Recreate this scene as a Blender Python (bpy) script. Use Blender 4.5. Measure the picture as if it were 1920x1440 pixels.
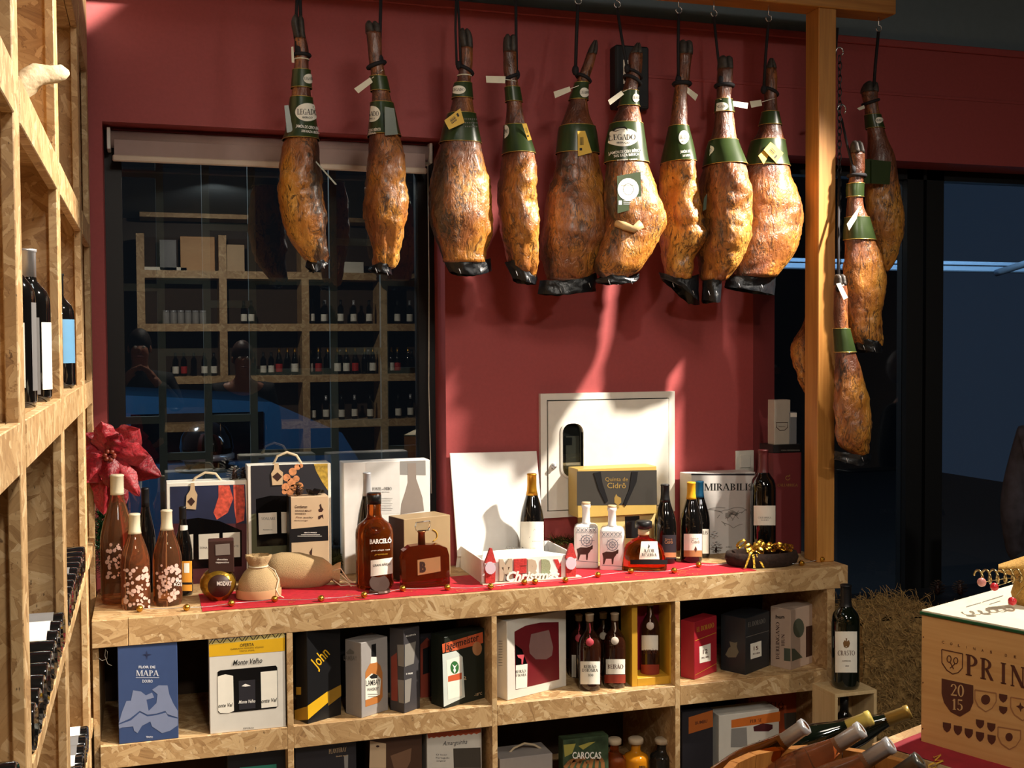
import bpy, bmesh, math, random
from mathutils import Vector, Matrix, noise
random.seed(7)
for o in list(bpy.data.objects): bpy.data.objects.remove(o)
SC = bpy.context.scene
COL = SC.collection
PI = math.pi
# ------------------------------------------------------------------ camera
F = 2143.75
AX = Vector((0.9525796, -0.01573457, 0.30388242))      # world axes seen in camera space (x right, y down, z forward)
AY = Vector((-0.30423415, -0.03020135, 0.95211841))
AZ = Vector((-0.00580352, -0.99941998, -0.03355618))
CAM = Vector((0, 0, 1.66))
cd = bpy.data.cameras.new('camera'); cam = bpy.data.objects.new('camera', cd); COL.objects.link(cam)
cd.sensor_fit = 'HORIZONTAL'; cd.sensor_width = 36; cd.lens = F / 1920 * 36; cd.clip_start = .05
R3 = Matrix((AX, AY, AZ))                               # camera -> world
R3b = Matrix([(R3[i][0], -R3[i][1], -R3[i][2]) for i in range(3)])
cam.matrix_world = Matrix.Translation(CAM) @ R3b.to_4x4()
SC.camera = cam
def ray(px, py): return R3 @ Vector((px - 960, py - 720, F))
def oY(px, py, y): r = ray(px, py); return CAM + r * (y / r.y)
def oX(px, py, x): r = ray(px, py); return CAM + r * (x / r.x)
def oZ(px, py, z): r = ray(px, py); return CAM + r * ((z - 1.66) / r.z)
# ------------------------------------------------------------------ world, light, exposure
W = bpy.data.worlds.new('night'); SC.world = W; W.use_nodes = True
W.node_tree.nodes['Background'].inputs[0].default_value = (.012, .02, .035, 1)
W.node_tree.nodes['Background'].inputs[1].default_value = 1.2
vs = SC.view_settings; vs.view_transform = 'Standard'; vs.look = 'None'; vs.gamma = 1; vs.use_curve_mapping = False
vs.exposure = 0.25
def spot(name, loc, to, power, size, blend, col=(1, .9, .77), rad=.03):
    d = bpy.data.lights.new(name, 'SPOT'); d.energy = power; d.spot_size = math.radians(size); d.spot_blend = blend
    d.color = col; d.shadow_soft_size = rad
    o = bpy.data.objects.new(name, d); COL.objects.link(o); o.location = loc
    o.rotation_euler = (Vector(to) - Vector(loc)).to_track_quat('-Z', 'Y').to_euler(); return o
def area(name, loc, to, power, sx, sy, col):
    d = bpy.data.lights.new(name, 'AREA'); d.shape = 'RECTANGLE'; d.size = sx; d.size_y = sy; d.energy = power; d.color = col
    o = bpy.data.objects.new(name, d); COL.objects.link(o); o.location = loc
    o.rotation_euler = (Vector(to) - Vector(loc)).to_track_quat('-Z', 'Y').to_euler(); return o
spot('ceiling_spot_key', (3.22, 2.76, 3.2), (.9, 3.85, 1.0), 930, 44, .4, rad=.045)
spot('ceiling_spot_corner', (.55, 2.2, 3.2), (-.62, 4.12, 3.3), 620, 38, .1)
spot('ceiling_spot_left', (1.35, 2.45, 3.2), (-.17, 2.35, 1.3), 560, 66, .5)
spot('fill_spot_front', (.9, 1.0, 3.15), (1.2, 3.8, 1.2), 95, 85, .9, rad=.3)  # added soft fill from the front, not a known fitting
spot('ceiling_spot_table', (2.75, 2.35, 3.12), (1.7, 1.9, .95), 420, 48, .4)
spot('ceiling_spot_shop', (.6, -2.6, 3.15), (1.0, -5.4, 1.5), 520, 95, .8)
spot('fill_spot_aisle', (.5, -.6, 3.2), (.8, 1.0, 0), 200, 140, 1., rad=.15)  # added wide fill that lifts the ambient level
spot('fill_spot_aisle_right', (3.4, -1.2, 3.2), (3.2, 1.0, 0), 200, 140, 1., rad=.1)  # second added ambient fill, on the right-hand side
pl = bpy.data.lights.new('street_lamp_light', 'POINT'); pl.energy = 420; pl.color = (.8, .9, 1); pl.shadow_soft_size = .2
plo = bpy.data.objects.new('street_lamp_light', pl); COL.objects.link(plo); plo.location = (-1.2, 6.0, 3.6)
# ------------------------------------------------------------------ materials
def lin(h):
    h = h.lstrip('#'); v = [int(h[i:i + 2], 16) / 255 for i in (0, 2, 4)]
    return tuple(c / 12.92 if c <= .04045 else ((c + .055) / 1.055) ** 2.4 for c in v) + (1,)
MC = {}
class NT:
    def __init__(s, name):
        s.m = bpy.data.materials.new(name); s.m.use_nodes = True; s.t = s.m.node_tree; s.b = s.t.nodes['Principled BSDF']
    def n(s, typ, **k):
        q = s.t.nodes.new('ShaderNode' + typ)
        for a, v in k.items():
            if a.startswith('i_'):
                key = a[2:]; key = int(key) if key.isdigit() else key.replace('_', ' ')
                q.inputs[key].default_value = v
            else: setattr(q, a, v)
        return q
    def l(s, a, b): s.t.links.new(a, b)
    def ramp(s, fac, stops, mode='LINEAR'):
        r = s.n('ValToRGB'); r.color_ramp.interpolation = mode; e = r.color_ramp.elements
        while len(e) < len(stops): e.new(.5)
        for q, (p, c) in zip(e, stops): q.position = p; q.color = c if len(c) == 4 else tuple(c) + (1,)
        s.l(fac, r.inputs[0]); return r.outputs[0]
    def mix(s, fac, a, b, bt='MIX'):
        q = s.n('Mix', data_type='RGBA', blend_type=bt)
        for soc, v in ((q.inputs[0], fac), (q.inputs[6], a), (q.inputs[7], b)):
            if hasattr(v, 'is_linked') or hasattr(v, 'links'): s.l(v, soc)
            else: soc.default_value = v
        return q.outputs[2]
    def math(s, op, a, b=0.):
        q = s.n('Math', operation=op)
        for soc, v in ((q.inputs[0], a), (q.inputs[1], b)):
            if hasattr(v, 'links'): s.l(v, soc)
            else: soc.default_value = v
        return q.outputs[0]
    def bump(s, h, st, dist=.01):
        q = s.n('Bump', i_Strength=st, i_Distance=dist); s.l(h, q.inputs['Height']); s.l(q.outputs[0], s.b.inputs['Normal'])
    def noise(s, vec, sc, det=3., rough=.5, dist=0.):
        q = s.n('TexNoise', i_Scale=sc, i_Detail=det, i_Roughness=rough, i_Distortion=dist)
        if vec is not None: s.l(vec, q.inputs['Vector'])
        return q
    def oc(s): return s.n('TexCoord').outputs['Object']
    def uv(s): return s.n('TexCoord').outputs['UV']
    def mp(s, v, sc=(1, 1, 1), rot=(0, 0, 0), loc=(0, 0, 0)):
        q = s.n('Mapping'); q.inputs['Scale'].default_value = sc; q.inputs['Rotation'].default_value = rot; q.inputs['Location'].default_value = loc
        s.l(v, q.inputs[0]); return q.outputs[0]
def M(name, hexc='#888888', rough=.5, metal=0., trans=0., ior=1.45, var=0., vsc=30., bump=0., coat=0., emit=0., sheen=0., alpha=1.):
    if name in MC: return MC[name]
    t = NT(name); b = t.b; c = lin(hexc)
    b.inputs['Base Color'].default_value = c; b.inputs['Roughness'].default_value = rough; b.inputs['Metallic'].default_value = metal
    b.inputs['Transmission Weight'].default_value = trans; b.inputs['IOR'].default_value = ior; b.inputs['Coat Weight'].default_value = coat
    b.inputs['Sheen Weight'].default_value = sheen; b.inputs['Alpha'].default_value = alpha
    if emit: b.inputs['Emission Color'].default_value = c; b.inputs['Emission Strength'].default_value = emit
    n = t.noise(t.oc(), vsc, 3)
    v = max(var, .03)
    d = tuple(x * (1 - v) for x in c[:3]) + (1,); u = tuple(min(1, x * (1 + v)) for x in c[:3]) + (1,)
    t.l(t.ramp(n.outputs[0], [(.3, d), (.7, u)]), b.inputs['Base Color'])
    if bump: t.bump(n.outputs[0], bump, .004)
    MC[name] = t.m; return t.m
def mat_osb():
    t = NT('oriented_strand_board'); uv = t.uv()
    wob = t.noise(uv, 34, 5, .6); 
    best = None; col = None; hgt = None
    lays = [(42, 0.35, (1, .3, 1)), (40, 1.25, (1, .26, 1)), (48, 2.2, (1, .26, 1)), (64, 2.85, (1, .24, 1)), (95, .8, (1, .28, 1))]
    for i, (sc, ang, st) in enumerate(lays):
        v = t.mp(uv, (1, 1, 1), (0, 0, ang), (i * 3.1, i * 1.7, 0))
        v2 = t.n('VectorMath', operation='MULTIPLY'); t.l(v, v2.inputs[0]); v2.inputs[1].default_value = (sc * st[1], sc, 1)
        ad = t.n('VectorMath', operation='MULTIPLY_ADD'); t.l(wob.outputs['Color'], ad.inputs[0]); ad.inputs[1].default_value = (.7, .7, 0); t.l(v2.outputs[0], ad.inputs[2])
        vo = t.n('TexVoronoi', voronoi_dimensions='2D', i_Scale=1., i_Randomness=1.); t.l(ad.outputs[0], vo.inputs['Vector'])
        ve = t.n('TexVoronoi', voronoi_dimensions='2D', feature='DISTANCE_TO_EDGE', i_Scale=1., i_Randomness=1.); t.l(ad.outputs[0], ve.inputs['Vector'])
        sp = t.n('SeparateColor'); t.l(vo.outputs['Color'], sp.inputs[0])
        gr = t.n('VectorMath', operation='MULTIPLY'); t.l(v, gr.inputs[0]); gr.inputs[1].default_value = (14, 170, 1)
        g = t.noise(gr.outputs[0], 1, 3, .6)
        tone = t.math('ADD', t.math('MULTIPLY', sp.outputs[1], .55), t.math('MULTIPLY', g.outputs[0], .5))
        edge = t.math('MINIMUM', t.math('MULTIPLY', ve.outputs['Distance'], 9.), 1.)
        hv = t.math('ADD', sp.outputs[0], t.math('MULTIPLY', edge, .03))
        pack = t.n('CombineXYZ'); t.l(tone, pack.inputs[0]); t.l(edge, pack.inputs[1]); t.l(hv, pack.inputs[2])
        if best is None: best, col = sp.outputs[0], pack.outputs[0]
        else:
            gt = t.math('GREATER_THAN', sp.outputs[0], best)
            mx = t.n('Mix', data_type='VECTOR'); t.l(gt, mx.inputs[0]); t.l(col, mx.inputs[4]); t.l(pack.outputs[0], mx.inputs[5]); col = mx.outputs[1]
            best = t.math('MAXIMUM', sp.outputs[0], best)
    sx = t.n('SeparateXYZ'); t.l(col, sx.inputs[0])
    c = t.ramp(sx.outputs[0], [(.14, lin('#866440')), (.30, lin('#a58154')), (.5, lin('#b49163')), (.72, lin('#c5a577')), (.92, lin('#dac199'))])
    ed = t.ramp(sx.outputs[1], [(.0, (.5, .4, .3, 1)), (.14, (1, 1, 1, 1))])
    c = t.mix(1., c, ed, 'MULTIPLY')
    ch = t.noise(t.mp(uv, (110, 34, 1)), 1, 3, .65)
    c = t.mix(t.ramp(ch.outputs[0], [(.66, (0, 0, 0, 1)), (.71, (.8, .8, .8, 1))]), c, lin('#4a3018'))
    t.l(c, t.b.inputs['Base Color']); t.b.inputs['Roughness'].default_value = .55
    t.bump(sx.outputs[2], .35, .004); MC['osb'] = t.m; return t.m
def mat_wood(name, c0, c1, c2, axis=2, scale=1., knots=True, rough=.45):
    t = NT(name); v = t.oc(); s = [14 * scale] * 3; s[axis] = 1.2 * scale
    n = t.noise(t.mp(v, s), 1, 4, .55, .6); s2 = [90 * scale] * 3; s2[axis] = 4 * scale
    n2 = t.noise(t.mp(v, s2), 1, 2)
    c = t.ramp(n.outputs[0], [(.25, lin(c0)), (.5, lin(c1)), (.75, lin(c2))])
    c = t.mix(.35, c, t.ramp(n2.outputs[0], [(.35, lin(c0)), (.65, lin(c2))]), 'MIX')
    if knots:
        vo = t.n('TexVoronoi', i_Scale=1.); k = [7.] * 3; k[axis] = 2.6; t.l(t.mp(v, k), vo.inputs['Vector'])
        c = t.mix(t.ramp(vo.outputs['Distance'], [(.07, (.85,) * 3), (.16, (0,) * 3)]), c, lin('#5a3412'))
    t.l(c, t.b.inputs['Base Color']); t.b.inputs['Roughness'].default_value = rough; t.bump(n2.outputs[0], .12, .003); MC[name] = t.m; return t.m
def mat_ham():
    t = NT('cured_ham'); v = t.oc(); oi = t.n('ObjectInfo')
    ad = t.n('VectorMath', operation='MULTIPLY_ADD'); rv = t.n('CombineXYZ'); t.l(oi.outputs['Random'], rv.inputs[0]); t.l(oi.outputs['Random'], rv.inputs[1])
    t.l(rv.outputs[0], ad.inputs[0]); ad.inputs[1].default_value = (9, 7, 3); t.l(v, ad.inputs[2]); v = ad.outputs[0]
    at = t.n('Attribute', attribute_name='fat'); ad2 = t.n('Attribute', attribute_name='mold')
    n1 = t.noise(t.mp(v, (16, 16, 8)), 1, 5, .6, .8); n2 = t.noise(t.mp(v, (45, 45, 18)), 1, 4, .65, 1.2); n3 = t.noise(v, 120, 2)
    f = t.math('ADD', at.outputs['Fac'], t.math('MULTIPLY', t.math('SUBTRACT', n1.outputs[0], .5), .9))
    c = t.ramp(f, [(.05, lin('#45241a')), (.3, lin('#6e3d26')), (.5, lin('#94592c')), (.68, lin('#b4742c')), (.92, lin('#cc9440'))])
    spots = t.ramp(n2.outputs[0], [(.34, (.85,) * 3), (.47, (0,) * 3)])
    c = t.mix(spots, c, lin('#3c1e0e'))
    n4 = t.noise(t.mp(v, (26, 26, 10)), 1, 4, .6, 2.2); ln = t.math('ABSOLUTE', t.math('SUBTRACT', n4.outputs[0], .5))
    msk = t.ramp(n1.outputs[0], [(.42, (0,) * 3), (.58, (.85,) * 3)]); c = t.mix(t.math('MULTIPLY', t.ramp(ln, [(.012, (1,) * 3), (.045, (0,) * 3)]), msk), c, lin('#2a150b'))
    d = t.math('ADD', ad2.outputs['Fac'], t.math('MULTIPLY', t.math('SUBTRACT', n2.outputs[0], .5), 1.1))
    c = t.mix(t.ramp(d, [(.48, (0,) * 3), (.66, (.93,) * 3)]), c, t.ramp(n3.outputs[0], [(.35, lin('#100c0a')), (.7, lin('#3e2e22'))]))
    t.l(c, t.b.inputs['Base Color'])
    t.l(t.ramp(n1.outputs[0], [(.3, (.28,) * 3), (.7, (.5,) * 3)]), t.b.inputs['Roughness'])
    h = t.math('ADD', t.math('MULTIPLY', n2.outputs[0], .8), t.math('MULTIPLY', n3.outputs[0], .15)); t.bump(h, .7, .012)
    t.b.inputs['Coat Weight'].default_value = .25; t.b.inputs['Coat Roughness'].default_value = .25
    MC['ham'] = t.m; return t.m
def mat_glass_pane(name, refl, tint=(.86, .9, .9, 1)):
    t = NT(name); tr = t.n('BsdfTransparent'); tr.inputs[0].default_value = tint; gl = t.n('BsdfGlossy'); gl.inputs['Roughness'].default_value = .0
    fr = t.n('LayerWeight', i_Blend=.22); ms = t.n('MixShader')
    t.l(t.math('ADD', t.math('MULTIPLY', fr.outputs['Fresnel'], .6), refl), ms.inputs[0]); t.l(tr.outputs[0], ms.inputs[1]); t.l(gl.outputs[0], ms.inputs[2])
    n = t.noise(t.oc(), 3, 1); t.bump(n.outputs[0], .0, .001)
    t.l(ms.outputs[0], t.t.nodes['Material Output'].inputs['Surface']); MC[name] = t.m; return t.m
OSB = mat_osb(); PINE = mat_wood('varnished_pine', '#96602a', '#b07836', '#c48d48'); PINEX = mat_wood('varnished_pine_beam', '#96602a', '#b07836', '#c48d48', 0)
CRATE = mat_wood('crate_wood', '#b28048', '#c29258', '#cda26a', 0, 1., False, .55); HAM = mat_ham()
PANE = mat_glass_pane('window_glass', .10); PANE2 = mat_glass_pane('shopfront_glass', .10, (.8, .85, .87, 1))
RED = M('red_wall_paint', '#9a4040', .6, var=.05, vsc=90, bump=.05)
BLACKM = M('black_metal', '#17181a', .45, .3); DARKG = M('dark_wine_glass', '#0b0a0a', .06, coat=.6); DGREEN = M('dark_green_glass', '#0c120a', .06, coat=.6)
CREAM = M('cream_wax', '#d9cfb0', .5); SILV = M('silver_foil', '#c0c2c6', .3, .5); GOLD = M('gold_foil', '#c99a3c', .22, .95, var=.1, vsc=200, bump=.3)
WHITE = M('white_card', '#e8e5e0', .55); PAPER = M('label_paper', '#e9e4d6', .6); BLACK = M('black_card', '#141416', .4); INK = M('black_ink', '#161412', .6)
INKW = M('white_ink', '#f0ece4', .5); INKG = M('gold_ink', '#c2a15a', .35, .6); INKBR = M('burnt_ink', '#4e2617', .7); GREENL = M('green_label', '#2c3a1c', .3, var=.1)
GREY = M('grey_ink', '#77736c', .6); OFFW = M('offwhite_enamel', '#d9d6cc', .35); ROPE = M('black_rope', '#17151a', .8); JUTE = M('jute_cloth', '#b59a70', .9, var=.12, vsc=400, bump=.5)
REDCL = M('red_cloth', '#b01828', .75, var=.15, vsc=60, bump=.3); TAGW = M('paper_tag', '#d8d2bd', .6); YTAG = M('yellow_tag', '#d6ad3c', .5); CLOTHB = M('black_plastic_cloth', '#101216', .35, bump=.6, vsc=60)
# ------------------------------------------------------------------ mesh helpers
class MB:
    def __init__(s): s.v = []; s.f = []; s.sm = []
    def add(s, vs, fs, smooth=False):
        b = len(s.v); s.v += [tuple(p) for p in vs]
        for q in fs: s.f.append([b + i for i in q]); s.sm.append(smooth)
        return s
    def box(s, x0, x1, y0, y1, z0, z1):
        v = [(x, y, z) for z in (z0, z1) for y in (y0, y1) for x in (x0, x1)]
        return s.add(v, [(0, 2, 3, 1), (4, 5, 7, 6), (0, 1, 5, 4), (2, 6, 7, 3), (0, 4, 6, 2), (1, 3, 7, 5)])
    def bbox(s, x0, x1, y0, y1, z0, z1, b):
        """box with its twelve edges cut by b"""
        xs = (x0, x1); ys = (y0, y1); zs = (z0, z1); v = []; idx = {}
        for i in (0, 1):
            for j in (0, 1):
                for k in (0, 1):
                    for a in range(3):
                        p = [xs[i], ys[j], zs[k]]
                        for c, w in ((0, i), (1, j), (2, k)):
                            if c != a: p[c] += b if w == 0 else -b
                        idx[i, j, k, a] = len(v); v.append(p)
        fs = []
        for a in range(3):
            u, w = [c for c in range(3) if c != a]
            for sgn in (0, 1):
                q = []
                for cu, cw in ((0, 0), (1, 0), (1, 1), (0, 1)):
                    t = [0, 0, 0]; t[a] = sgn; t[u] = cu; t[w] = cw; q.append(idx[t[0], t[1], t[2], a])
                fs.append(q)
            for cu in (0, 1):
                for cw in (0, 1):
                    q = []
                    for sgn, face in ((0, u), (0, w), (1, w), (1, u)):
                        t = [0, 0, 0]; t[a] = sgn; t[u] = cu; t[w] = cw; q.append(idx[t[0], t[1], t[2], face])
                    fs.append(q)
        for i in (0, 1):
            for j in (0, 1):
                for k in (0, 1): fs.append([idx[i, j, k, a] for a in range(3)])
        return s.add(v, fs)
    def lathe(s, prof, n=24, c=(0, 0, 0), smooth=True, cap=True, sx=1., sy=1., mat=None):
        v = []; m = len(prof)
        for r, z in prof:
            for i in range(n):
                a = 2 * PI * i / n; p = Vector((r * math.cos(a) * sx, r * math.sin(a) * sy, z))
                if mat: p = mat @ p
                v.append(p + Vector(c))
        f = [(j * n + i, j * n + (i + 1) % n, (j + 1) * n + (i + 1) % n, (j + 1) * n + i) for j in range(m - 1) for i in range(n)]
        s.add(v, f, smooth)
        if cap: 
            b = len(s.v) - m * n
            if prof[0][0] > 1e-5: s.f.append([b + i for i in reversed(range(n))]); s.sm.append(False)
            if prof[-1][0] > 1e-5: s.f.append([b + (m - 1) * n + i for i in range(n)]); s.sm.append(False)
        return s
    def tube(s, path, r, n=6, closed=False, rs=None):
        P = [Vector(p) for p in path]; m = len(P); v = []; up = Vector((.13, .21, 1)).normalized()
        for i, p in enumerate(P):
            a = P[(i - 1) % m] if (i or closed) else p; b = P[(i + 1) % m] if (i < m - 1 or closed) else p
            d = (b - a); d = d.normalized() if d.length > 1e-9 else Vector((0, 0, 1))
            u = d.cross(up); u = u.normalized() if u.length > 1e-4 else d.orthogonal().normalized(); w = d.cross(u)
            rr = rs[i] if rs else r
            for k in range(n):
                t = 2 * PI * k / n; v.append(p + (u * math.cos(t) + w * math.sin(t)) * rr)
        f = [(i * n + k, i * n + (k + 1) % n, ((i + 1) % m) * n + (k + 1) % n, ((i + 1) % m) * n + k) for i in range(m if closed else m - 1) for k in range(n)]
        if not closed: f += [list(reversed(range(n))), [(m - 1) * n + k for k in range(n)]]
        return s.add(v, f, True)
    def sphere(s, c, r, n=10, m=7, sc=(1, 1, 1)):
        pr = [(math.sin(PI * j / m), -math.cos(PI * j / m)) for j in range(m + 1)]
        v = [Vector((0, 0, -1))] + [Vector((q * math.cos(2 * PI * i / n), q * math.sin(2 * PI * i / n), z)) for q, z in pr[1:-1] for i in range(n)] + [Vector((0, 0, 1))]
        f = [(0, 1 + (i + 1) % n, 1 + i) for i in range(n)]
        for j in range(m - 2): f += [(1 + j * n + i, 1 + j * n + (i + 1) % n, 1 + (j + 1) * n + (i + 1) % n, 1 + (j + 1) * n + i) for i in range(n)]
        b = 1 + (m - 2) * n; f += [(b + i, b + (i + 1) % n, len(v) - 1) for i in range(n)]
        return s.add([(c[0] + p.x * r * sc[0], c[1] + p.y * r * sc[1], c[2] + p.z * r * sc[2]) for p in v], f, True)
    def polys(s, P, fn):
        for q in P: s.add([fn(x, y) for x, y in q], [range(len(q))])
        return s
    def prism(s, pts, fn, th):
        """outline pts (u,v) mapped by fn(u,v,d) for d=0 and d=th"""
        n = len(pts); v = [fn(x, y, 0) for x, y in pts] + [fn(x, y, th) for x, y in pts]
        return s.add(v, [list(range(n)), list(reversed(range(n, 2 * n)))] + [(i, (i + 1) % n, n + (i + 1) % n, n + i) for i in range(n)])
    def grid(s, fn, nu, nv, smooth=True, cu=False):
        v = [fn(i / nu, j / nv) for j in range(nv + 1) for i in range(nu + 1)]; w = nu + 1
        return s.add(v, [(j * w + i, j * w + i + 1, (j + 1) * w + i + 1, (j + 1) * w + i) for j in range(nv) for i in range(nu)], smooth)
    def build(s, name, mat, parent=None, uv=False, fix=True, attrs=None, label=None):
        me = bpy.data.meshes.new(name); me.from_pydata(s.v, [], s.f); me.materials.append(mat)
        me.polygons.foreach_set('use_smooth', s.sm)
        if fix:
            bm = bmesh.new(); bm.from_mesh(me); bmesh.ops.recalc_face_normals(bm, faces=bm.faces); bm.to_mesh(me); bm.free()
        if uv:
            L = me.uv_layers.new(name='UVMap'); ox, oy = random.uniform(0, 9), random.uniform(0, 9)
            for p in me.polygons:
                n = p.normal; a = max(range(3), key=lambda i: abs(n[i])); iu, iv = ((1, 2), (0, 2), (0, 1))[a]; off = (a * 1.37 + (n[a] > 0) * .7)
                for li in p.loop_indices:
                    co = me.vertices[me.loops[li].vertex_index].co; L.data[li].uv = (co[iu] + ox + off, co[iv] + oy + off)
        for k, vals in (attrs or {}).items():
            A = me.attributes.new(k, 'FLOAT', 'POINT'); A.data.foreach_set('value', vals)
        me.update(); o = bpy.data.objects.new(name, me); COL.objects.link(o)
        if parent is not None: o.parent = parent
        if label: o['label'] = label
        return o
def thing(name, label, cat, loc=(0, 0, 0), rz=0., group=None):
    o = bpy.data.objects.new(name, None); COL.objects.link(o); o.empty_display_size = .05; o.location = loc; o.rotation_euler = (0, 0, rz)
    o['label'] = label; o['category'] = cat
    if group: o['group'] = group
    return o
def tag(o, label, cat, group=None, loc=None, rz=None):
    o['label'] = label; o['category'] = cat
    if group: o['group'] = group
    if loc is not None: o.location = loc
    if rz is not None: o.rotation_euler = (0, 0, rz)
    return o
def struct(o, label=None):
    o['kind'] = 'structure'
    if label: o['label'] = label
    return o
def copy_tree(o, parent=None):
    c = o.copy(); COL.objects.link(c); c.parent = parent
    for ch in o.children: copy_tree(ch, c)
    return c
def face_cam(p): return -math.atan2(p[0], p[1])
# ------------------------------------------------------------------ lettering
TC = {}
def sans(s, bold=0., shear=0., space=1.):
    k = (s, bold, shear, space)
    if k in TC: return TC[k]
    c = bpy.data.curves.new('t', 'FONT'); c.body = s; c.resolution_u = 2; c.shear = shear; c.offset = bold; c.space_character = space; c.fill_mode = 'FRONT'; c.dimensions = '2D'
    o = bpy.data.objects.new('t', c); COL.objects.link(o); bpy.context.view_layer.update()
    me = bpy.data.meshes.new_from_object(o.evaluated_get(bpy.context.evaluated_depsgraph_get()))
    P = [[(me.vertices[i].co.x, me.vertices[i].co.y) for i in p.vertices] for p in me.polygons]
    bpy.data.objects.remove(o); bpy.data.curves.remove(c); bpy.data.meshes.remove(me)
    xs = [q[0] for p in P for q in p] or [0, 1]; x0, x1 = min(xs), max(xs); TC[k] = ([[(x - (x0 + x1) / 2, y) for x, y in p] for p in P], x1 - x0); return TC[k]
def _gl():
    w, t = .17, .055; G = {}
    def R(x0, y0, x1, y1): return [(x0, y0), (x1, y0), (x1, y1), (x0, y1)]
    def st(x, y0=0., y1=1., lo=1, hi=1, ww=w):
        o = [R(x, y0, x + ww, y1)]
        if lo: o.append(R(x - .07, y0, x + ww + .07, y0 + t))
        if hi: o.append(R(x - .07, y1 - t, x + ww + .07, y1))
        return o
    def dg(x0, y0, x1, y1, ww): return [[(x0, y0), (x0 + ww, y0), (x1 + ww, y1), (x1, y1)]]
    def arc(cx, cy, rx, ry, a0, a1, wx=w, wy=t, n=9):
        o = []
        for i in range(n):
            q = []
            for a, k in ((a0 + (a1 - a0) * i / n, 0), (a0 + (a1 - a0) * (i + 1) / n, 0), (a0 + (a1 - a0) * (i + 1) / n, 1), (a0 + (a1 - a0) * i / n, 1)):
                a = math.radians(a); q.append((cx + (rx - k * wx) * math.cos(a), cy + (ry - k * wy) * math.sin(a)))
            o.append(q)
        return o
    def hb(x0, x1, y): return [R(x0, y - t / 2, x1, y + t / 2)]
    def tick(x, y0, y1): return [R(x, y0, x + .05, y1)]
    G['I'] = (st(.1), .37); G['L'] = (st(.1) + hb(.1, .6, t / 2) + tick(.56, 0, .25), .68); G['E'] = (st(.1) + hb(.1, .6, t / 2) + hb(.1, .5, .5) + hb(.1, .58, 1 - t / 2) + tick(.56, 0, .23) + tick(.54, .78, 1) + tick(.46, .4, .6), .7)
    G['F'] = (st(.1) + hb(.1, .5, .5) + hb(.1, .58, 1 - t / 2) + tick(.54, .78, 1), .64); G['T'] = (st(.27, hi=0) + hb(0, .7, 1 - t / 2) + tick(0, .75, 1) + tick(.65, .75, 1), .76)
    G['H'] = (st(.1) + st(.58) + hb(.1, .7, .5), .88); bowl = lambda y0, y1, r: arc(.25, (y0 + y1) / 2, r, (y1 - y0) / 2, -90, 90)
    G['P'] = (st(.1) + bowl(.45, 1, .38), .7); G['B'] = (st(.1) + bowl(.5, 1, .36) + bowl(0, .53, .42), .76); G['D'] = (st(.1) + bowl(0, 1, .56), .9)
    G['R'] = (st(.1) + bowl(.47, 1, .38) + dg(.58, 0, .28, .5, w), .8); G['O'] = (arc(.45, .5, .45, .52, 0, 360, n=20), .95); G['Q'] = (G['O'][0] + dg(.75, -.15, .45, .15, .15), .95)
    G['C'] = (arc(.45, .5, .45, .52, 45, 315, n=16) + tick(.72, .7, 1), .84); G['G'] = (arc(.45, .5, .45, .52, 45, 300, n=16) + st(.62, 0, .45, lo=0), .92)
    G['U'] = (st(.1, .3, lo=0) + st(.6, .3, lo=0, ww=.07) + arc(.385, .3, .285, .32, 180, 360, w, t), .82); G['J'] = (st(.25, .2, lo=0) + arc(.22, .2, .2, .3, 200, 360, w, t), .5)
    G['S'] = (arc(.34, .745, .28, .27, 30, 270, .13, .06) + arc(.34, .26, .32, .28, -150, 90, .15, .06), .7); G['N'] = (st(.1, ww=.07) + st(.66, ww=.07, lo=0) + dg(.6, 0, .03, 1, .2), .86)
    G['M'] = (st(.08, ww=.07) + st(.8) + dg(.42, 0, .06, 1, .17) + dg(.42, 0, .8, 1, .07), 1.08); G['A'] = (dg(.02, 0, .34, 1, .07) + dg(.6, 0, .3, 1, w) + hb(.16, .66, .33) + [R(-.06, 0, .18, t), R(.52, 0, .86, t)], .84)
    G['V'] = (dg(.33, 0, .0, 1, w) + dg(.38, 0, .64, 1, .07) + [R(-.07, 1 - t, .26, 1), R(.54, 1 - t, .78, 1)], .76); G['W'] = (dg(.26, 0, 0, 1, w) + dg(.3, 0, .5, 1, .07) + dg(.7, 0, .44, 1, w) + dg(.76, 0, .98, 1, .07), 1.08)
    G['K'] = (st(.1) + dg(.26, .42, .6, 1, .07) + dg(.62, 0, .3, .55, w), .84); G['X'] = (dg(.58, 0, .06, 1, w) + dg(.04, 0, .6, 1, .07), .8); G['Y'] = (st(.3, 0, .45, hi=0) + dg(.3, .42, 0, 1, w) + dg(.4, .42, .66, 1, .07), .76); G['Z'] = (hb(.05, .65, t / 2) + hb(.05, .65, 1 - t / 2) + dg(.05, 0, .5, 1, w), .72)
    G['0'] = (arc(.32, .5, .32, .52, 0, 360, n=18), .7); G['1'] = (st(.2, hi=0) + dg(.08, .8, .24, .98, .1), .52); G['2'] = (arc(.3, .7, .3, .31, -10, 170, .15, .06) + dg(.02, 0, .45, .66, .12) + [R(.02, 0, .62, .12)], .7); G['5'] = (arc(.28, .3, .32, .32, -150, 100, .16, .06) + tick(.12, .5, 1) + [R(.12, .88, .55, 1)], .7)
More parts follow.
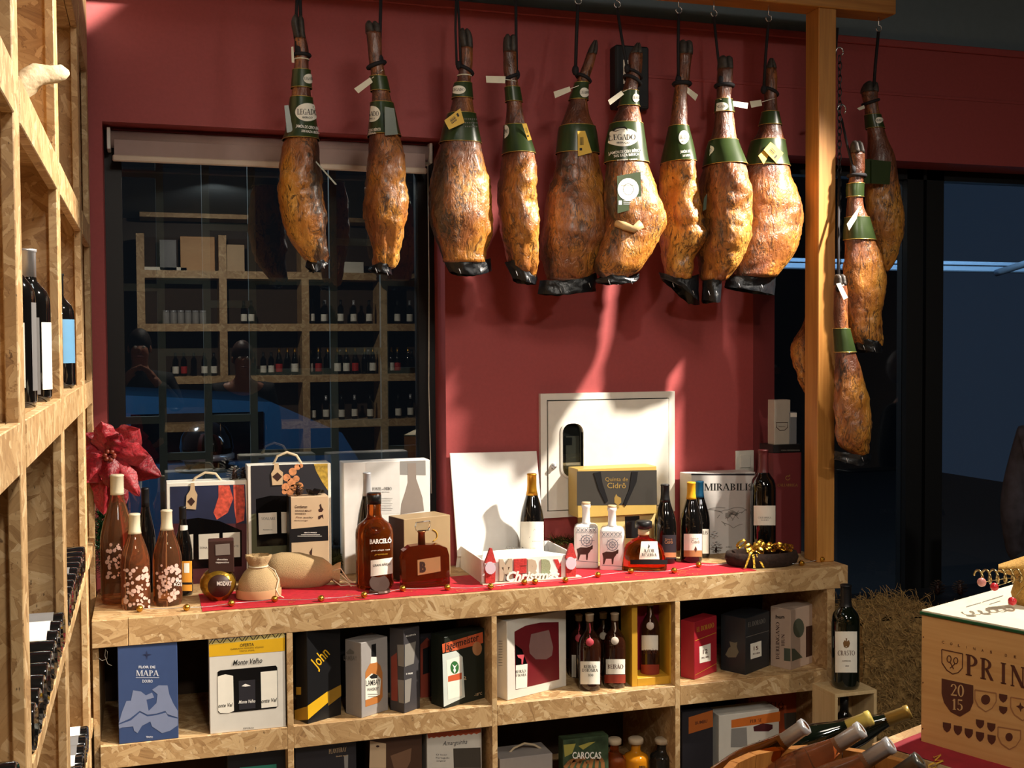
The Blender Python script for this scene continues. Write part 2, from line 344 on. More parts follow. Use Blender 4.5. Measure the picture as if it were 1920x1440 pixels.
    G['8'] = (arc(.32, .74, .27, .27, 0, 360, .12, .06, 14) + arc(.32, .26, .31, .28, 0, 360, .14, .06, 14), .7); G[' '] = ([], .4); G['Ã'] = (G['A'][0] + arc(.28, 1.15, .12, .08, 0, 180, .05, .05) + arc(.5, 1.15, .12, .08, 180, 360, .05, .05), .84); G['Ó'] = (G['O'][0] + dg(.4, 1.08, .55, 1.3, .1), .95); G["'"] = ([R(.08, .7, .17, 1)], .25)
    return G
GL = _gl()
def serif(s):
    k = ('serif', s)
    if k in TC: return TC[k]
    x = 0; P = []
    for ch in s:
        g, a = GL.get(ch, GL[' ']); P += [[(u + x, v) for u, v in q] for q in g]; x += a
    TC[k] = ([[(u - x / 2, v) for u, v in q] for q in P], x); return TC[k]
def ell(cx, cy, rx, ry, n=20, a0=0, a1=360): return [(cx + rx * math.cos(math.radians(a0 + (a1 - a0) * i / n)), cy + ry * math.sin(math.radians(a0 + (a1 - a0) * i / n))) for i in range(n)]
def rect(x0, y0, x1, y1): return [(x0, y0), (x1, y0), (x1, y1), (x0, y1)]
def txt(s, cx, cy, width=None, h=None, font='sans', bold=0., shear=0., rot=0., space=1.):
    P, w = serif(s) if font == 'serif' else sans(s, bold, shear, space)
    sx = (width / w) if width else (h if font == 'serif' else h * 1.4); sy = h * (1 if font == 'serif' else 1.4) if h else sx
    c, sn = math.cos(rot), math.sin(rot)
    return [[(cx + x * sx * c - y * sy * sn, cy + x * sx * sn + y * sy * c) for x, y in q] for q in P]
def strip(pts, w):
    """thin ribbon polygons along a 2-D polyline"""
    o = []
    for (x0, y0), (x1, y1) in zip(pts, pts[1:]):
        d = math.hypot(x1 - x0, y1 - y0) or 1e-6; nx, ny = -(y1 - y0) / d * w / 2, (x1 - x0) / d * w / 2
        o.append([(x0 + nx, y0 + ny), (x1 + nx, y1 + ny), (x1 - nx, y1 - ny), (x0 - nx, y0 - ny)])
    return o
# ------------------------------------------------------------------ the setting
CT = .84; WF = 4.12; WB = 4.3; YF = 3.63; XL = -.173; SH = .457; SH0 = .09
def bx(name, mat, b, parent=None, uv=False, bev=0.):
    m = MB(); m.bbox(*b, bev) if bev else m.box(*b); return m.build(name, mat, parent, uv)
wl = oY(196, 500, WF).x; wr = oY(834, 500, WF).x; wt = 2.425; pr = oY(1412, 700, WF).x; lz = oY(1700, 302, WF).z
m = MB(); m.box(-.58, wl, WF, WF + .3, 0, 2.93).box(wl, wr, WF, WF + .3, wt, 2.93).box(wr, pr, WF, WF + .3, 0, 2.93).box(wl, wr, WF, WF + .3, 0, .8)
m.box(pr, 5.6, WF, WF + .3, lz, 2.93)
c2 = oY(1452, 700, WF + .1).x; m.add([(pr, WF, 0), (c2, WF + .1, 0), (c2, WF + .3, 0), (pr, WF + .3, 0), (pr, WF, lz), (c2, WF + .1, lz), (c2, WF + .3, lz), (pr, WF + .3, lz)], [(0, 1, 5, 4), (1, 2, 6, 5), (0, 3, 2, 1), (2, 3, 7, 6), (3, 0, 4, 7), (4, 5, 6, 7)])
struct(m.build('wall_back', RED), 'dark red painted wall')
struct(bx('trim_1', RED, (-.58, 5.6, WF - .012, WF, 2.9, 2.93), None, False, .003)); struct(bx('trim_2', RED, (oY(1210, 152, WF).x, 5.6, WF - .004, WF, 2.70, 2.712), None, False, .001))
DARKC = M('dark_ceiling_paint', '#6b7a84', .8); FLOORM = M('floor_tiles', '#4a4440', .5, var=.1)
struct(bx('ceiling', DARKC, (-.8, 6.2, -6.2, 4.6, 3.25, 3.35))); struct(bx('trim_3', DARKC, (-.8, 6.2, WF + .05, WF + .3, 2.93, 3.25)))
struct(bx('floor', FLOORM, (-.8, 6.2, -6.2, 4.45, -.1, 0)))
PLAS = M('shop_plaster', '#4e443c', .8); struct(bx('wall_left', PLAS, (-.7, -.58, -6.2, 4.4, 0, 3.25))); struct(bx('wall_right', PLAS, (6.1, 6.2, -6.2, 4.4, 0, 3.25))); struct(bx('wall_front', PLAS, (-.8, 6.2, -6.3, -6.2, 0, 3.25)))
# window with frame, pane and the grille beyond it
X0 = oY(197, 500, WB).x; X1 = oY(806, 500, WB).x; XA = oY(231, 500, WB).x; XB = oY(782, 500, WB).x
m = MB(); m.box(X0, XA, WB - .02, WB + .05, .8, wt).box(XB, X1 + .05, WB - .02, WB + .05, .8, wt).box(XA, XB, WB - .02, WB + .05, 2.33, wt).box(XA, XB, WB - .02, WB + .05, .8, .9)
win = struct(m.build('window_1', BLACKM), 'black framed shop window with a grille of staggered bars')
bx('pane', PANE, (XA, XB, WB + .01, WB + .014, .9, 2.33), win)
GRB = M('grille_steel', '#3b413e', .6, .2); GY = WB + .2
gx = [oY(x, 500, GY) .x for x in (210, 301, 387, 473, 625, 720, 812)]
gz = lambda x, y: oY(x, y, GY).z
for x in gx: bx('grille_bar', GRB, (x - .014, x + .014, GY, GY + .03, .5, 2.6), win)
for i, ys in enumerate(((785, 540, 330), (660, 526, 854), (785, 425, 570), (700, 526, 854), (660, 448, 800), (526, 700, 854))):
    for y in ys:
        z = gz(gx[i] * 0 + 400, y); bx('grille_crossbar', GRB, (gx[i] + .014, gx[i + 1] - .014, GY + .004, GY + .026, z - .014, z + .014), win)
# roller blind
bl = thing('roller_blind', 'rolled-up beige roller blind above the window', 'blind', (0, 0, 0)); BLM = M('blind_fabric', '#a08a84', .8); yb = 4.2
p0 = oY(207, 240, yb); p1 = oY(803, 273, yb); zt = p0.z; zr = zt - .065
m = MB(); m.lathe([(.03, p0.x), (.03, p1.x)], 20, (0, yb + .02, zt - .035), mat=Matrix.Rotation(PI / 2, 3, 'Y')); m.build('roller', BLM, bl)
zb = oY(212, 303, yb).z
bx('fabric', BLM, (oY(214, 270, yb).x, oY(796, 300, yb).x, yb - .011, yb - .008, zb + .02, zt - .04), bl); bx('bottom_bar', M('blind_bar', '#c9b8a4', .5), (oY(211, 300, yb).x, oY(799, 322, yb).x, yb - .018, yb - .002, zb, zb + .022), bl, False, .004)
for x in (p0.x - .012, p1.x + .0): bx('bracket', OFFW, (x, x + .012, yb - .02, yb + .06, zt - .075, zt), bl, False, .002)
cx = oY(806, 500, yb).x; MB().tube([(cx, yb + .02, zt - .06), (cx + .002, yb + .022, 1.9), (cx - .003, yb + .02, 1.5), (cx + .004, yb + .022, 1.1)], .002).build('pull_cord', TAGW, bl)
# shopfront glazing on the right
GF = 4.33; sf = struct(bx('window_2', BLACKM, (oY(1692, 600, GF).x, oY(1722, 600, GF).x, GF - .03, GF + .04, 0, 2.6)), 'dark shopfront glazing with black posts')
xm2 = oY(1728, 600, GF).x; xm3 = oY(1760, 600, GF).x
bx('frame_post', BLACKM, (xm2, xm3, GF - .03, GF + .04, 0, 2.6), sf); bx('frame_head', BLACKM, (c2, 5.6, GF - .03, GF + .04, oY(1700, 338, GF).z, 2.6), sf)
zsl = oY(1780, 1118, 4.1).z
for a, b in ((c2 - .02, oY(1692, 600, GF).x), (xm3, 5.6)): bx('pane', PANE2, (a, b, GF, GF + .006, zsl - .1, 2.5), sf)
struct(bx('trim_4', M('dark_sill', '#15161a', .5), (c2 + .02, 5.6, 4.0, 4.28, 0, zsl))); struct(bx('wall_front_right', PLAS, (5.6, 6.2, WF, WF + .3, 0, 3.25)))
# outside
struct(bx('ground', M('pavement', '#2a2c30', .9), (-8, 10, 4.45, 16, -.2, -.05))); struct(bx('wall_street', M('street_wall', '#14171c', .9), (-8, 10, 13.0, 13.2, -.05, 6)))
BLUE = M('blue_van_paint', '#1f4666', .25, .1, coat=.6)
van = thing('blue_van', 'blue van parked outside the window', 'van', (-.55, 7.4, -.05))
prof = [(-1.3, .35), (-1.3, .9), (-1.24, 1.22), (-1.0, 1.36), (.4, 1.42), (1.3, 1.36), (1.75, 1.15), (1.9, .9), (1.92, .35)]
MB().prism(prof, lambda u, v, d: (u, d, v), 1.6).build('body', BLUE, van)
for q in (-.75, 1.3):
    w_ = MB().lathe([(.12, -.02), (.3, -.02), (.32, .02), (.32, .16), (.3, .2)], 24, (q, .02, .32), mat=Matrix.Rotation(PI / 2, 3, 'X')).build('wheel', M('tyre_rubber', '#0d0d0e', .7), van); MB().lathe([(.02, -.03), (.17, -.03), (.19, -.01)], 16, (q, .0, .32), mat=Matrix.Rotation(PI / 2, 3, 'X')).build('hubcap', SILV, w_)
bx('window_glass', M('van_glass', '#0a0d12', .08), (.45, 1.25, -.006, .004, 1.0, 1.3), van); bx('door_seam', BLACK, (.3, .306, -.004, .002, .4, 1.38), van); bx('headlamp', OFFW, (-1.27, -1.14, -.006, .004, .72, .82), van, False, .004)
hp = oY(388, 876, 5.3); hm = thing('motorcycle_helmet', 'glossy black dome-shaped helmet on a stand outside the window', 'helmet', (hp.x, 5.3, hp.z))
MB().lathe([(.085, 0), (.105, .03), (.118, .09), (.11, .14), (.085, .18), (.05, .205), (0, .215)], 24, sy=1.15).build('shell', M('helmet_gloss', '#1a1412', .15, coat=.8), hm); MB().lathe([(.111, .035), (.121, .04), (.121, .06), (.111, .065)], 24, sy=1.15).build('trim_band', SILV, hm)
st_ = thing('outdoor_stand', 'dark slim stand under the helmet outside', 'stand', (hp.x, 5.3, -.05)); MB().lathe([(.16, 0), (.16, .02), (.02, .04), (.02, hp.z + .03), (.14, hp.z + .035), (.14, hp.z + .05)], 16).build('post', BLACKM, st_)
AWB = M('awning_rail_paint', '#9db7cc', .5); aw = thing('awning', 'pale blue awning rail with folding arm outside the glass', 'awning', (0, 0, 0)); ya = 5.2
a0 = oY(1440, 503, ya); a1 = oY(2100, 505, ya); bx('front_rail', AWB, (a0.x, a1.x, ya, ya + .06, a1.z - .028, a1.z + .028), aw, False, .006)
bx('rail_lip', AWB, (a0.x, a1.x, ya - .012, ya, a1.z + .008, a1.z + .016), aw); q0 = oY(1868, 512, ya); q1 = oY(2000, 470, 4.7); MB().tube([q0, q1], .02, 8).build('folding_arm', M('awning_arm', '#7d93a6', .5), aw)
al = bpy.data.lights.new('awning_fill_light', 'AREA'); al.shape = 'RECTANGLE'; al.size = 3; al.size_y = .05; al.energy = 16; al.color = (.5, .72, 1); alo = bpy.data.objects.new('awning_fill_light', al); COL.objects.link(alo); alo.location = (3.2, 4.75, a1.z + .25); alo.rotation_euler = (Vector((0, .45, -.25))).to_track_quat('-Z', 'Y').to_euler()  # added unseen emitter that gives the rail its blue light
# fuse panel, switch and speaker on the wall
f0 = oY(1010, 738, WF); f1 = oY(1265, 956, WF - .02); fx0, fx1, fz0, fz1 = f0.x, f1.x, f1.z - .005, f0.z
fp = thing('fuse_box', 'white metal fuse box set in the red wall', 'fuse box', (fx0, WF, fz0)); FW = fx1 - fx0; FH = fz1 - fz0
m = MB(); b = .025
for q in ((0, FW, 0, b), (0, FW, FH - b, FH), (0, b, b, FH - b), (FW - b, FW, b, FH - b)): m.box(q[0], q[1], -.022, 0, q[2], q[3])
m.build('frame', OFFW, fp); bx('back_plate', INK, (b, FW - b, -.006, -.001, b, FH - b), fp)
vw = lambda u: u / 870 * FW
ox, oz, ow, oh = .085, .155, .085, .205
def rrect(x0, z0, x1, z1, r, n=5):
    o = []
    for cx_, cz_, a in ((x1 - r, z1 - r, 0), (x0 + r, z1 - r, 90), (x0 + r, z0 + r, 180), (x1 - r, z0 + r, 270)): o += [(cx_ + r * math.cos(math.radians(a + 90 * i / n)), cz_ + r * math.sin(math.radians(a + 90 * i / n))) for i in range(n + 1)]
    return o
hole = rrect(ox, oz, ox + ow, oz + oh, .035); m = MB(); D0, D1, D2, D3 = b + .004, FW - b - .004, b + .004, FH - b - .004
m.box(D0, ox, -.026, -.006, D2, D3).box(ox + ow, D1, -.026, -.006, D2, D3).box(ox, ox + ow, -.026, -.006, D2, oz).box(ox, ox + ow, -.026, -.006, oz + oh, D3); dr = m.build('door', OFFW, fp)
for cx_, cz_, sx_, sz_ in ((ox, oz, 1, 1), (ox + ow, oz, -1, 1), (ox, oz + oh, 1, -1), (ox + ow, oz + oh, -1, -1)):
    MB().prism([(cx_, cz_)] + [(cx_ + sx_ * .035 * (1 - math.cos(t)), cz_ + sz_ * .035 * (1 - math.sin(t))) for t in [i * PI / 8 for i in range(5)]], lambda u, v, d: (u, -.026 + d, v), .018).build('door_corner', OFFW, dr)
m = MB(); h2 = rrect(ox - .008, oz - .008, ox + ow + .008, oz + oh + .008, .042); n = len(hole)
m.add([(p[0], -.033, p[1]) for p in hole] + [(p[0], -.03, p[1]) for p in h2] + [(p[0], -.008, p[1]) for p in hole], [(i, (i + 1) % n, n + (i + 1) % n, n + i) for i in range(n)] + [(i, (i + 1) % n, 2 * n + (i + 1) % n, 2 * n + i) for i in range(n)]); m.build('window_rim', OFFW, dr)
bx('viewing_glass', mat_glass_pane('meter_glass', .12), (ox, ox + ow, -.016, -.014, oz, oz + oh), dr); bx('meter', M('meter_grey', '#57534a', .5), (ox + .02, ox + ow - .01, -.013, -.004, oz + .03, oz + oh - .05), dr); bx('meter_display', BLACK, (ox + .012, ox + .045, -.0135, -.012, oz + .12, oz + .15), dr)
MB().lathe([(.012, 0), (.012, .006), (.008, .009), (.008, .016), (0, .017)], 14, (.05, -.026, .2), mat=Matrix.Rotation(PI / 2, 3, 'X')).build('lock', SILV, dr)
s0 = oY(1378, 885, WF); s1 = oY(1412, 850, WF); sw = thing('light_switch', 'grey-white light switch on the red wall', 'light switch', ((s0.x + s1.x) / 2, WF, s0.z)); q = (s1.x - s0.x) / 2
bx('plate', OFFW, (-q, q, -.008, 0, 0, 2.1 * q), sw, False, .002); bx('rocker', OFFW, (-q * .6, q * .6, -.013, -.008, .4 * q, 1.7 * q), sw, False, .002)
s0 = oY(1143, 207, WF); s1 = oY(1205, 95, WF); sk = thing('wall_speaker', 'black box-shaped speaker on the upper red wall', 'speaker', ((s0.x + s1.x) / 2, WF, s0.z)); q = (s1.x - s0.x) / 2; h = s1.z - s0.z
bx('case', M('speaker_black', '#1b1e22', .6), (-q, q, -.06, 0, 0, h), sk, False, .006); bx('sticker', PAPER, (-q * .55, -q * .08, -.0615, -.0602, h * .38, h * .76), sk); bx('grille', M('speaker_mesh', '#25282c', .8), (-q * .9, q * .9, -.064, -.0605, h * .04, h * .3), sk)
# ------------------------------------------------------------------ display counter
ctr = thing('display_counter', 'strand board display counter with open cubbies along the red wall', 'counter', (0, YF, 0))
YB = WF - YF - .005
bx('worktop', OSB, (XL + .002, 2.46, .018, YB, CT - .03, CT), ctr, True, .001)
xj = oY(240, 1190, YF).x
bx('front_board', OSB, (XL + .002, xj, 0, .018, .757, CT), ctr, True, .0015); bx('front_board', OSB, (xj + .001, 2.46, 0, .018, .757, CT), ctr, True, .0015)
dvs = [(XL + .002, XL + .02), (.406, .425), (1.082, 1.1), (1.756, 1.775), (2.372, 2.405)]
for a, b in dvs: bx('divider', OSB, (a, b, 0 if a > 0 else .02, YB, 0, .756), ctr, True, .001)
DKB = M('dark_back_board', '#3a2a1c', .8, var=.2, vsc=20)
for i in range(4):
    a, b = dvs[i][1], dvs[i + 1][0]
    bx('shelf', OSB, (a, b, .018, YB - .02, SH - .018, SH), ctr, True, .001); bx('shelf_front', OSB, (a, b, 0, .018, .386, SH), ctr, True, .0015)
    bx('base_shelf', OSB, (a, b, 0, YB - .02, SH0 - .02, SH0), ctr, True, .001); bx('back_board', DKB, (a, b, YB - .018, YB, .02, .75), ctr)
# ------------------------------------------------------------------ shelf unit on the left
ru = thing('shelf_unit', 'tall strand board wine shelf unit along the left wall', 'shelving', (XL, 0, 0)); DP = -.4
posts = [(.98, 1.06), (1.75, 1.83), (2.565, 2.655), (3.455, 3.545), (3.99, 4.075)]
for a, b in posts:
    bx('post_board', OSB, (-.018, 0, a, b, 0, 2.9), ru, True, .0015); bx('upright', OSB, (DP, -.018, (a + b) / 2 - .009, (a + b) / 2 + .009, 0, 2.9), ru, True)
for i in range(4):
    a, b = posts[i][1], posts[i + 1][0]; ya_, yb_ = posts[i][0] + .05, posts[i + 1][0] + .03
    for zt_, fh in ((2.06, .07), (1.555, .073), (1.04, .028), (.54, .028)):
        bx('shelf', OSB, (DP, -.018, a - .03, b + .03, zt_ - .02, zt_), ru, True); bx('shelf_front', OSB, (-.0165, .0015, a, b, zt_ - fh, zt_), ru, True, .0015)
    bx('top_front', OSB, (-.0165, .0015, a, b, 2.56, 2.9), ru, True, .0015); bx('shelf', OSB, (DP, -.018, a - .03, b + .03, 2.56, 2.58), ru, True)
bx('back_board', OSB, (DP - .015, DP, .98, 4.075, 0, 2.9), ru, True)
# ------------------------------------------------------------------ timber frame that carries the hams
po = bx('timber_post', PINE, (-.037, .038, -.045, .045, 0, 2.06), None, False, .003); tag(po, 'square varnished pine post standing on the counter end', 'post', None, (2.417, 3.755, CT))
tf = thing('timber_beam', 'varnished pine beam with hooks carrying the hams', 'beam', (2.417, 3.755, CT))
bx('beam_timber', PINEX, (XL - 2.417 + .02, .293, -.052, .052, 2.06, 2.165), tf, False, .003)
HK = M('hook_steel', '#c8cacc', .25, .9); BZ = CT + 2.06
def hook(x, parent=tf, y=0., top=2.06, L=.07):
    P = [(x, y, top + .01), (x, y, top - L * .45)] + [(x + .012 * math.sin(t), y - .002, top - L * .45 - .012 + .012 * math.cos(t)) for t in [i * .5 for i in range(1, 11)]]
    MB().tube(P, .0022, 6).build('hook', HK, parent)
# ------------------------------------------------------------------ hams
HOOF = M('hoof_horn', '#3a3430', .55, var=.45, vsc=80, bump=.4); GOLDB = M('label_gold_line', '#c7a85c', .3, .7)
def lerp_rows(rows, y):
    if y <= rows[0][0]: return rows[0][1:]
    for a, b in zip(rows, rows[1:]):
        if y <= b[0]:
            t = (y - a[0]) / (b[0] - a[0]); return tuple(a[i] + (b[i] - a[i]) * t for i in (1, 2))
    return rows[-1][1:]
def sstep(a, b, x):
    t = min(1, max(0, (x - a) / (b - a))); return t * t * (3 - 2 * t)
class Ham:
    def __init__(s, label, rows, off, sc, Yh, hoofy, k=.7, fatdir=1., mold=.25, seed=0, meat=0.):
        rows = [(off[1] + r[0] / sc, off[0] + r[1] / sc, off[0] + r[2] / sc) for r in rows]
        s.rows = rows; s.Y = Yh; s.xp = (rows[len(rows) // 2][1] + rows[len(rows) // 2][2]) / 2; y0, y1 = rows[0][0], rows[-1][0]; s.y0, s.y1 = y0, y1; N = 84; prof = []
        raw = [lerp_rows(rows, y0 + (y1 - y0) * i / N) for i in range(N + 1)]
        for _ in range(2): raw = [raw[0]] + [tuple((raw[i - 1][c] + 2 * raw[i][c] + raw[i + 1][c]) / 4 for c in (0, 1)) for i in range(1, N)] + [raw[-1]]
        for i, (a, b) in enumerate(raw):
            y = y0 + (y1 - y0) * i / N; L = oY(a, y, Yh); R = oY(b, y, Yh); w = max(.004, (R.x - L.x) / 2); t = i / N
            d = w * (1 + (k - 1) * sstep(.3, .6, t)); d = min(d, .13); prof.append(((L.z + R.z) / 2, (L.x + R.x) / 2, w, d))
        s.prof = prof; zb = prof[-1][0]; s.o = Vector((prof[N // 2][1], Yh, zb)); s.seed = seed
        s.t = thing('cured_ham', label, 'ham', s.o, 0, 'hams hanging from the beam')
        hz = oY(s.xp, hoofy, Yh).z; body = [p for p in prof if p[0] <= hz]; hoof = [p for p in prof if p[0] > hz]
        n = 44; m = MB(); fat = []; mold_ = []; zt = body[0][0]; V = []
        for j, (z, cx, w, d) in enumerate(body):
            t = (zt - z) / (zt - zb); A = .002 + .010 * sstep(.35, .6, t)
            endf = 1. - .0 * sstep(.97, 1, t)
            for i in range(n):
                a = 2 * PI * i / n; ca, sa = math.cos(a), math.sin(a); e = .88
                ca = math.copysign(abs(ca) ** e, ca); sa = math.copysign(abs(sa) ** e, sa)
                q = Vector((cx * 9 + ca * .9 + seed * 5, sa * .9, z * 11)); nz = noise.noise(q) * 1.1 + .6 * noise.noise(q * 2.7) - .75 * abs(noise.noise(q * 4.1)) ** .7
                r = 1 + A * nz / max(w, .02) * .75
                V.append((cx + w * ca * r - s.o.x, -d * sa * r, z - zb))
                f = .30 + (.38 - meat * .25) * sstep(.38, .62, t) + .14 * fatdir * ca + .22 * noise.noise(q * .9 + Vector((3, 1, 7))); fat.append(f)
                mold_.append(mold + .45 * noise.noise(Vector((ca * 1.4 + seed * 3.3, sa * 1.4, z * 7))) - .22 * fatdir * ca - .25 * (1 - sstep(.25, .5, t)))
        J = len(body); fs = [(j * n + i, j * n + (i + 1) % n, (j + 1) * n + (i + 1) % n, (j + 1) * n + i) for j in range(J - 1) for i in range(n)]
        m.add(V, fs, True); cz, ccx = body[-1][0], body[-1][1]; m.v.append((ccx - s.o.x, 0, -.012)); m.v.append((body[0][1] - s.o.x, 0, zt - zb + .002))
        m.f += [((J - 1) * n + i, (J - 1) * n + (i + 1) % n, J * n) for i in range(n)] + [(i, (i + 1) % n, J * n + 1) for i in range(n)]; m.sm += [True] * (2 * n)
        fat += [.3, .2]; mold_ += [.2, .2]; m.build('meat', HAM, s.t, attrs={'fat': fat, 'mold': mold_})
        hb = [body[0]] + list(reversed(hoof)) if hoof else [body[0]]
        for sg in (-1, 1):
            m = MB(); vv = []; K = len(hb)
            for j, (z, cx, w, d) in enumerate(hb):
                tt = j / max(1, K - 1); tp = 1.1 - .1 * tt - .5 * max(0, tt - .85) / .15
                for i in range(12):
                    a = 2 * PI * i / 12; vv.append((cx - s.o.x + sg * w * (.4 + .12 * tt) + w * .55 * tp * math.cos(a), -max(d, .012) * tp * math.sin(a), z - zb - .002))
            m.add(vv, [(j * 12 + i, j * 12 + (i + 1) % 12, (j + 1) * 12 + (i + 1) % 12, (j + 1) * 12 + i) for j in range(K - 1) for i in range(12)] + [list(range(12)), [(K - 1) * 12 + i for i in range(12)]], True)
            m.build('hoof_toe', HOOF, s.t)
    def at(s, z):
        P = s.prof
        if z >= P[0][0]: return P[0][1:]
        for a, b in zip(P, P[1:]):
            if z >= b[0]:
                t = (a[0] - z) / (a[0] - b[0] + 1e-9); return tuple(a[i] + (b[i] - a[i]) * t for i in (1, 2, 3))
        return P[-1][1:]
    def surf(s, px, py, off=.006):
        y = s.Y
        for _ in range(4):
            p = oY(px, py, y); cx, w, d = s.at(p.z); c = max(-.985, min(.985, (p.x - cx) / w)); sn = math.sqrt(1 - c * c); y = s.Y - d * sn ** .9
        return Vector((cx + (w + off) * c - s.o.x, -(d + off) * sn ** .9, p.z - s.o.z))
    def band(s, ya, yb, mat=GREENL, name='label_band', off=.0045, skew=0.):
        m = MB(); n = 36; nz = 6; za = oY(s.xp, ya, s.Y).z; zb = oY(s.xp, yb, s.Y).z
        def fn(u, v):
            a = 2 * PI * u; z = za + (zb - za) * v + skew * math.cos(a); cx, w, d = s.at(z); c, q = math.cos(a), math.sin(a); c = math.copysign(abs(c) ** .9, c); q = math.copysign(abs(q) ** .9, q)
            return (cx + (w + off) * c - s.o.x, -(d + off) * q, z - s.o.z)
        m.grid(fn, n, nz); o = m.build(name, mat, s.t); 
        for v in (0., 1.): MB().tube([fn(i / n, v) for i in range(n)], .0012, 5, True).build('gold_rim', GOLDB, o)
        return o
    def decal(s, P, mat, name, par=None, off=.0062): m = MB(); m.polys(P, lambda x, y: s.surf(x, y, off)); return m.build(name, mat, par or s.t, fix=False)
    def oval(s, par, cx, cy, rx, ry, text='LEGADO', sub=True):
        m = MB(); m.grid(lambda u, v: s.surf(cx + rx * v * math.cos(2 * PI * u), cy + ry * v * math.sin(2 * PI * u), .0068), 24, 6); m.build('oval_badge', PAPER, par, fix=False)
        P = txt(text, 0, 0, rx * 1.65, ry * .62, 'serif'); P = [[(cx + x, cy + ry * .28 - y) for x, y in q] for q in P]
        if sub: P += [[(cx + x, cy + ry * .68 - y) for x, y in q] for q in txt('IBERICO', 0, 0, rx * .8, ry * .2, 'sans', .01)]
        s.decal(P, INK, 'badge_lettering', par, .0078)
    def words(s, par, lines, mat=INKW):
        P = []
        for t, cx, cy, w, h, rot in lines: P += [[(cx + x, cy - y) for x, y in q] for q in txt(t, 0, 0, w, h, 'sans', .015, 0, rot)]
        s.decal(P, mat, 'label_lettering', par, .0072)
    def tagq(s, quad, mat=TAGW, name='paper_tag', dy=-.02, string=None, marks=0):
        y = s.Y + dy; pts = [oY(a, b, y) - s.o for a, b in quad]; nrm = Vector((0, .0012, 0)); m = MB(); m.add([p for p in pts] + [p + nrm for p in pts], [(0, 1, 2, 3), (7, 6, 5, 4)] + [(i, (i + 1) % 4, 4 + (i + 1) % 4, 4 + i) for i in range(4)]); o = m.build(name, mat, s.t)
        if marks:
            u = pts[1] - pts[0]; v = pts[3] - pts[0]; mk = MB()
            for i in range(marks):
                f = .25 + .5 * i / marks; a = pts[0] + u * f + v * .25 + Vector((0, -.0008, 0)); wv = u * (.022 + .02 * (i % 3)); mk.add([a, a + wv, a + wv + v * .32, a + v * .32], [(0, 1, 2, 3)])
            a = pts[0] + u * .2 + v * .68 + Vector((0, -.0008, 0)); mk.add([a, a + u * .35, a + u * .35 + v * .1, a + v * .1], [(0, 1, 2, 3)]); mk.build('barcode', INK, o)
        if string: MB().tube([oY(a, b, y - .002) - s.o for a, b in string], .0014, 5).build('tag_string', PAPER, s.t)
        return o
    def collar(s, y, mat=ROPE, r=.006, name='rope_loop', tilt=0.):
        z = oY(s.xp, y, s.Y).z; cx, w, d = s.at(z); MB().tube([(cx - s.o.x + (w + r * .6) * math.cos(a), -(d + r * .6) * math.sin(a), z - s.o.z + tilt * math.cos(a)) for a in [2 * PI * i / 20 for i in range(20)]], r, 6, True).build(name, mat, s.t)
    def rope(s, top, low, r=.0042, dbl=False, hk=True, topz=None, topy=None):
        x0 = oY(top[0], top[1], topy or s.Y).x; zt = topz if topz else BZ - .055
        a = Vector((x0, (topy or s.Y) if topz else tf.location.y, zt)); b = oY(low[0], low[1], s.Y - .012); cx, w, d = s.at(b.z)
        for dx in ((-.007, .007) if dbl else (0,)): MB().tube([a + Vector((dx * .3, 0, 0)) - s.o, (a + b) / 2 + Vector((dx, .003, 0)) - s.o, b + Vector((dx, 0, 0)) - s.o], r, 6).build('rope', ROPE, s.t)
        MB().sphere(b - s.o, r * 2.2, 8, 6, (1, 1, 1.4)).build('rope_knot', ROPE, s.t)
        if hk and not topz: hook(x0 - tf.location.x, y=0.)
    def cloth(s, top, bot, dep=.035):
        def pl(L, u):
            u *= len(L) - 1; i = min(int(u), len(L) - 2); t = u - i; return (L[i][0] + (L[i + 1][0] - L[i][0]) * t, L[i][1] + (L[i + 1][1] - L[i][1]) * t)
        for sg, nm in ((-1, 'front'), (1, 'back')):
            def fn(u, v):
                a, b = pl(top, u), pl(bot, u); q = (a[0] + (b[0] - a[0]) * v, a[1] + (b[1] - a[1]) * v); p = oY(q[0], q[1], s.Y)
                y = sg * dep * math.sin(PI * u) ** .6 + .006 * noise.noise(Vector((u * 7 + s.seed, v * 3, sg)))
                return (p.x - s.o.x, y, p.z - s.o.z + .003 * noise.noise(Vector((u * 9, v * 2, s.seed))))
            MB().grid(fn, 22, 6).build('black_wrap', CLOTHB, s.t)
        for i in range(2):
            q = pl(top, .3 + .45 * i); r_ = pl(bot, .32 + .45 * i); a = oY((q[0] + r_[0]) / 2, (q[1] + r_[1]) / 2, s.Y - dep - .004) - s.o; MB().tube([a, a + Vector((.006, -.001, -.016))], .0011, 5).build('staple', SILV, s.t)
Z4 = ((480, 0), 2.571); Z5 = ((960, 0), 2.4); Z6 = ((1440, 0), 3.)
HY = 3.745
h = Ham('narrow ham with black cut side, in front of the window, nearest the shelf unit', [(70, 178, 225), (110, 168, 232), (160, 180, 235), (200, 182, 245), (240, 185, 255), (290, 186, 253), (330, 183, 256), (400, 176, 262), (460, 172, 265), (500, 166, 270), (560, 156, 281), (640, 148, 292), (700, 124, 302), (800, 108, 315), (900, 105, 325), (1000, 118, 335), (1050, 128, 348), (1080, 138, 345), (1150, 160, 338), (1200, 190, 345), (1250, 228, 345), (1275, 260, 335)], *Z4, HY, 68, 1.3, -1., .42, 1)
b = h.band(184, 263); h.oval(b, 575, 211, 20, 17); h.words(b, [('JAMÓN DE CEBO IBÉRICO', 579, 242, 46, 5.5, -.12), ('50% RAZA IBÉRICA', 582, 250, 34, 4.5, -.12)]); b = h.band(132, 166); h.oval(b, 577, 148, 9, 9, 'LEGADO', False)
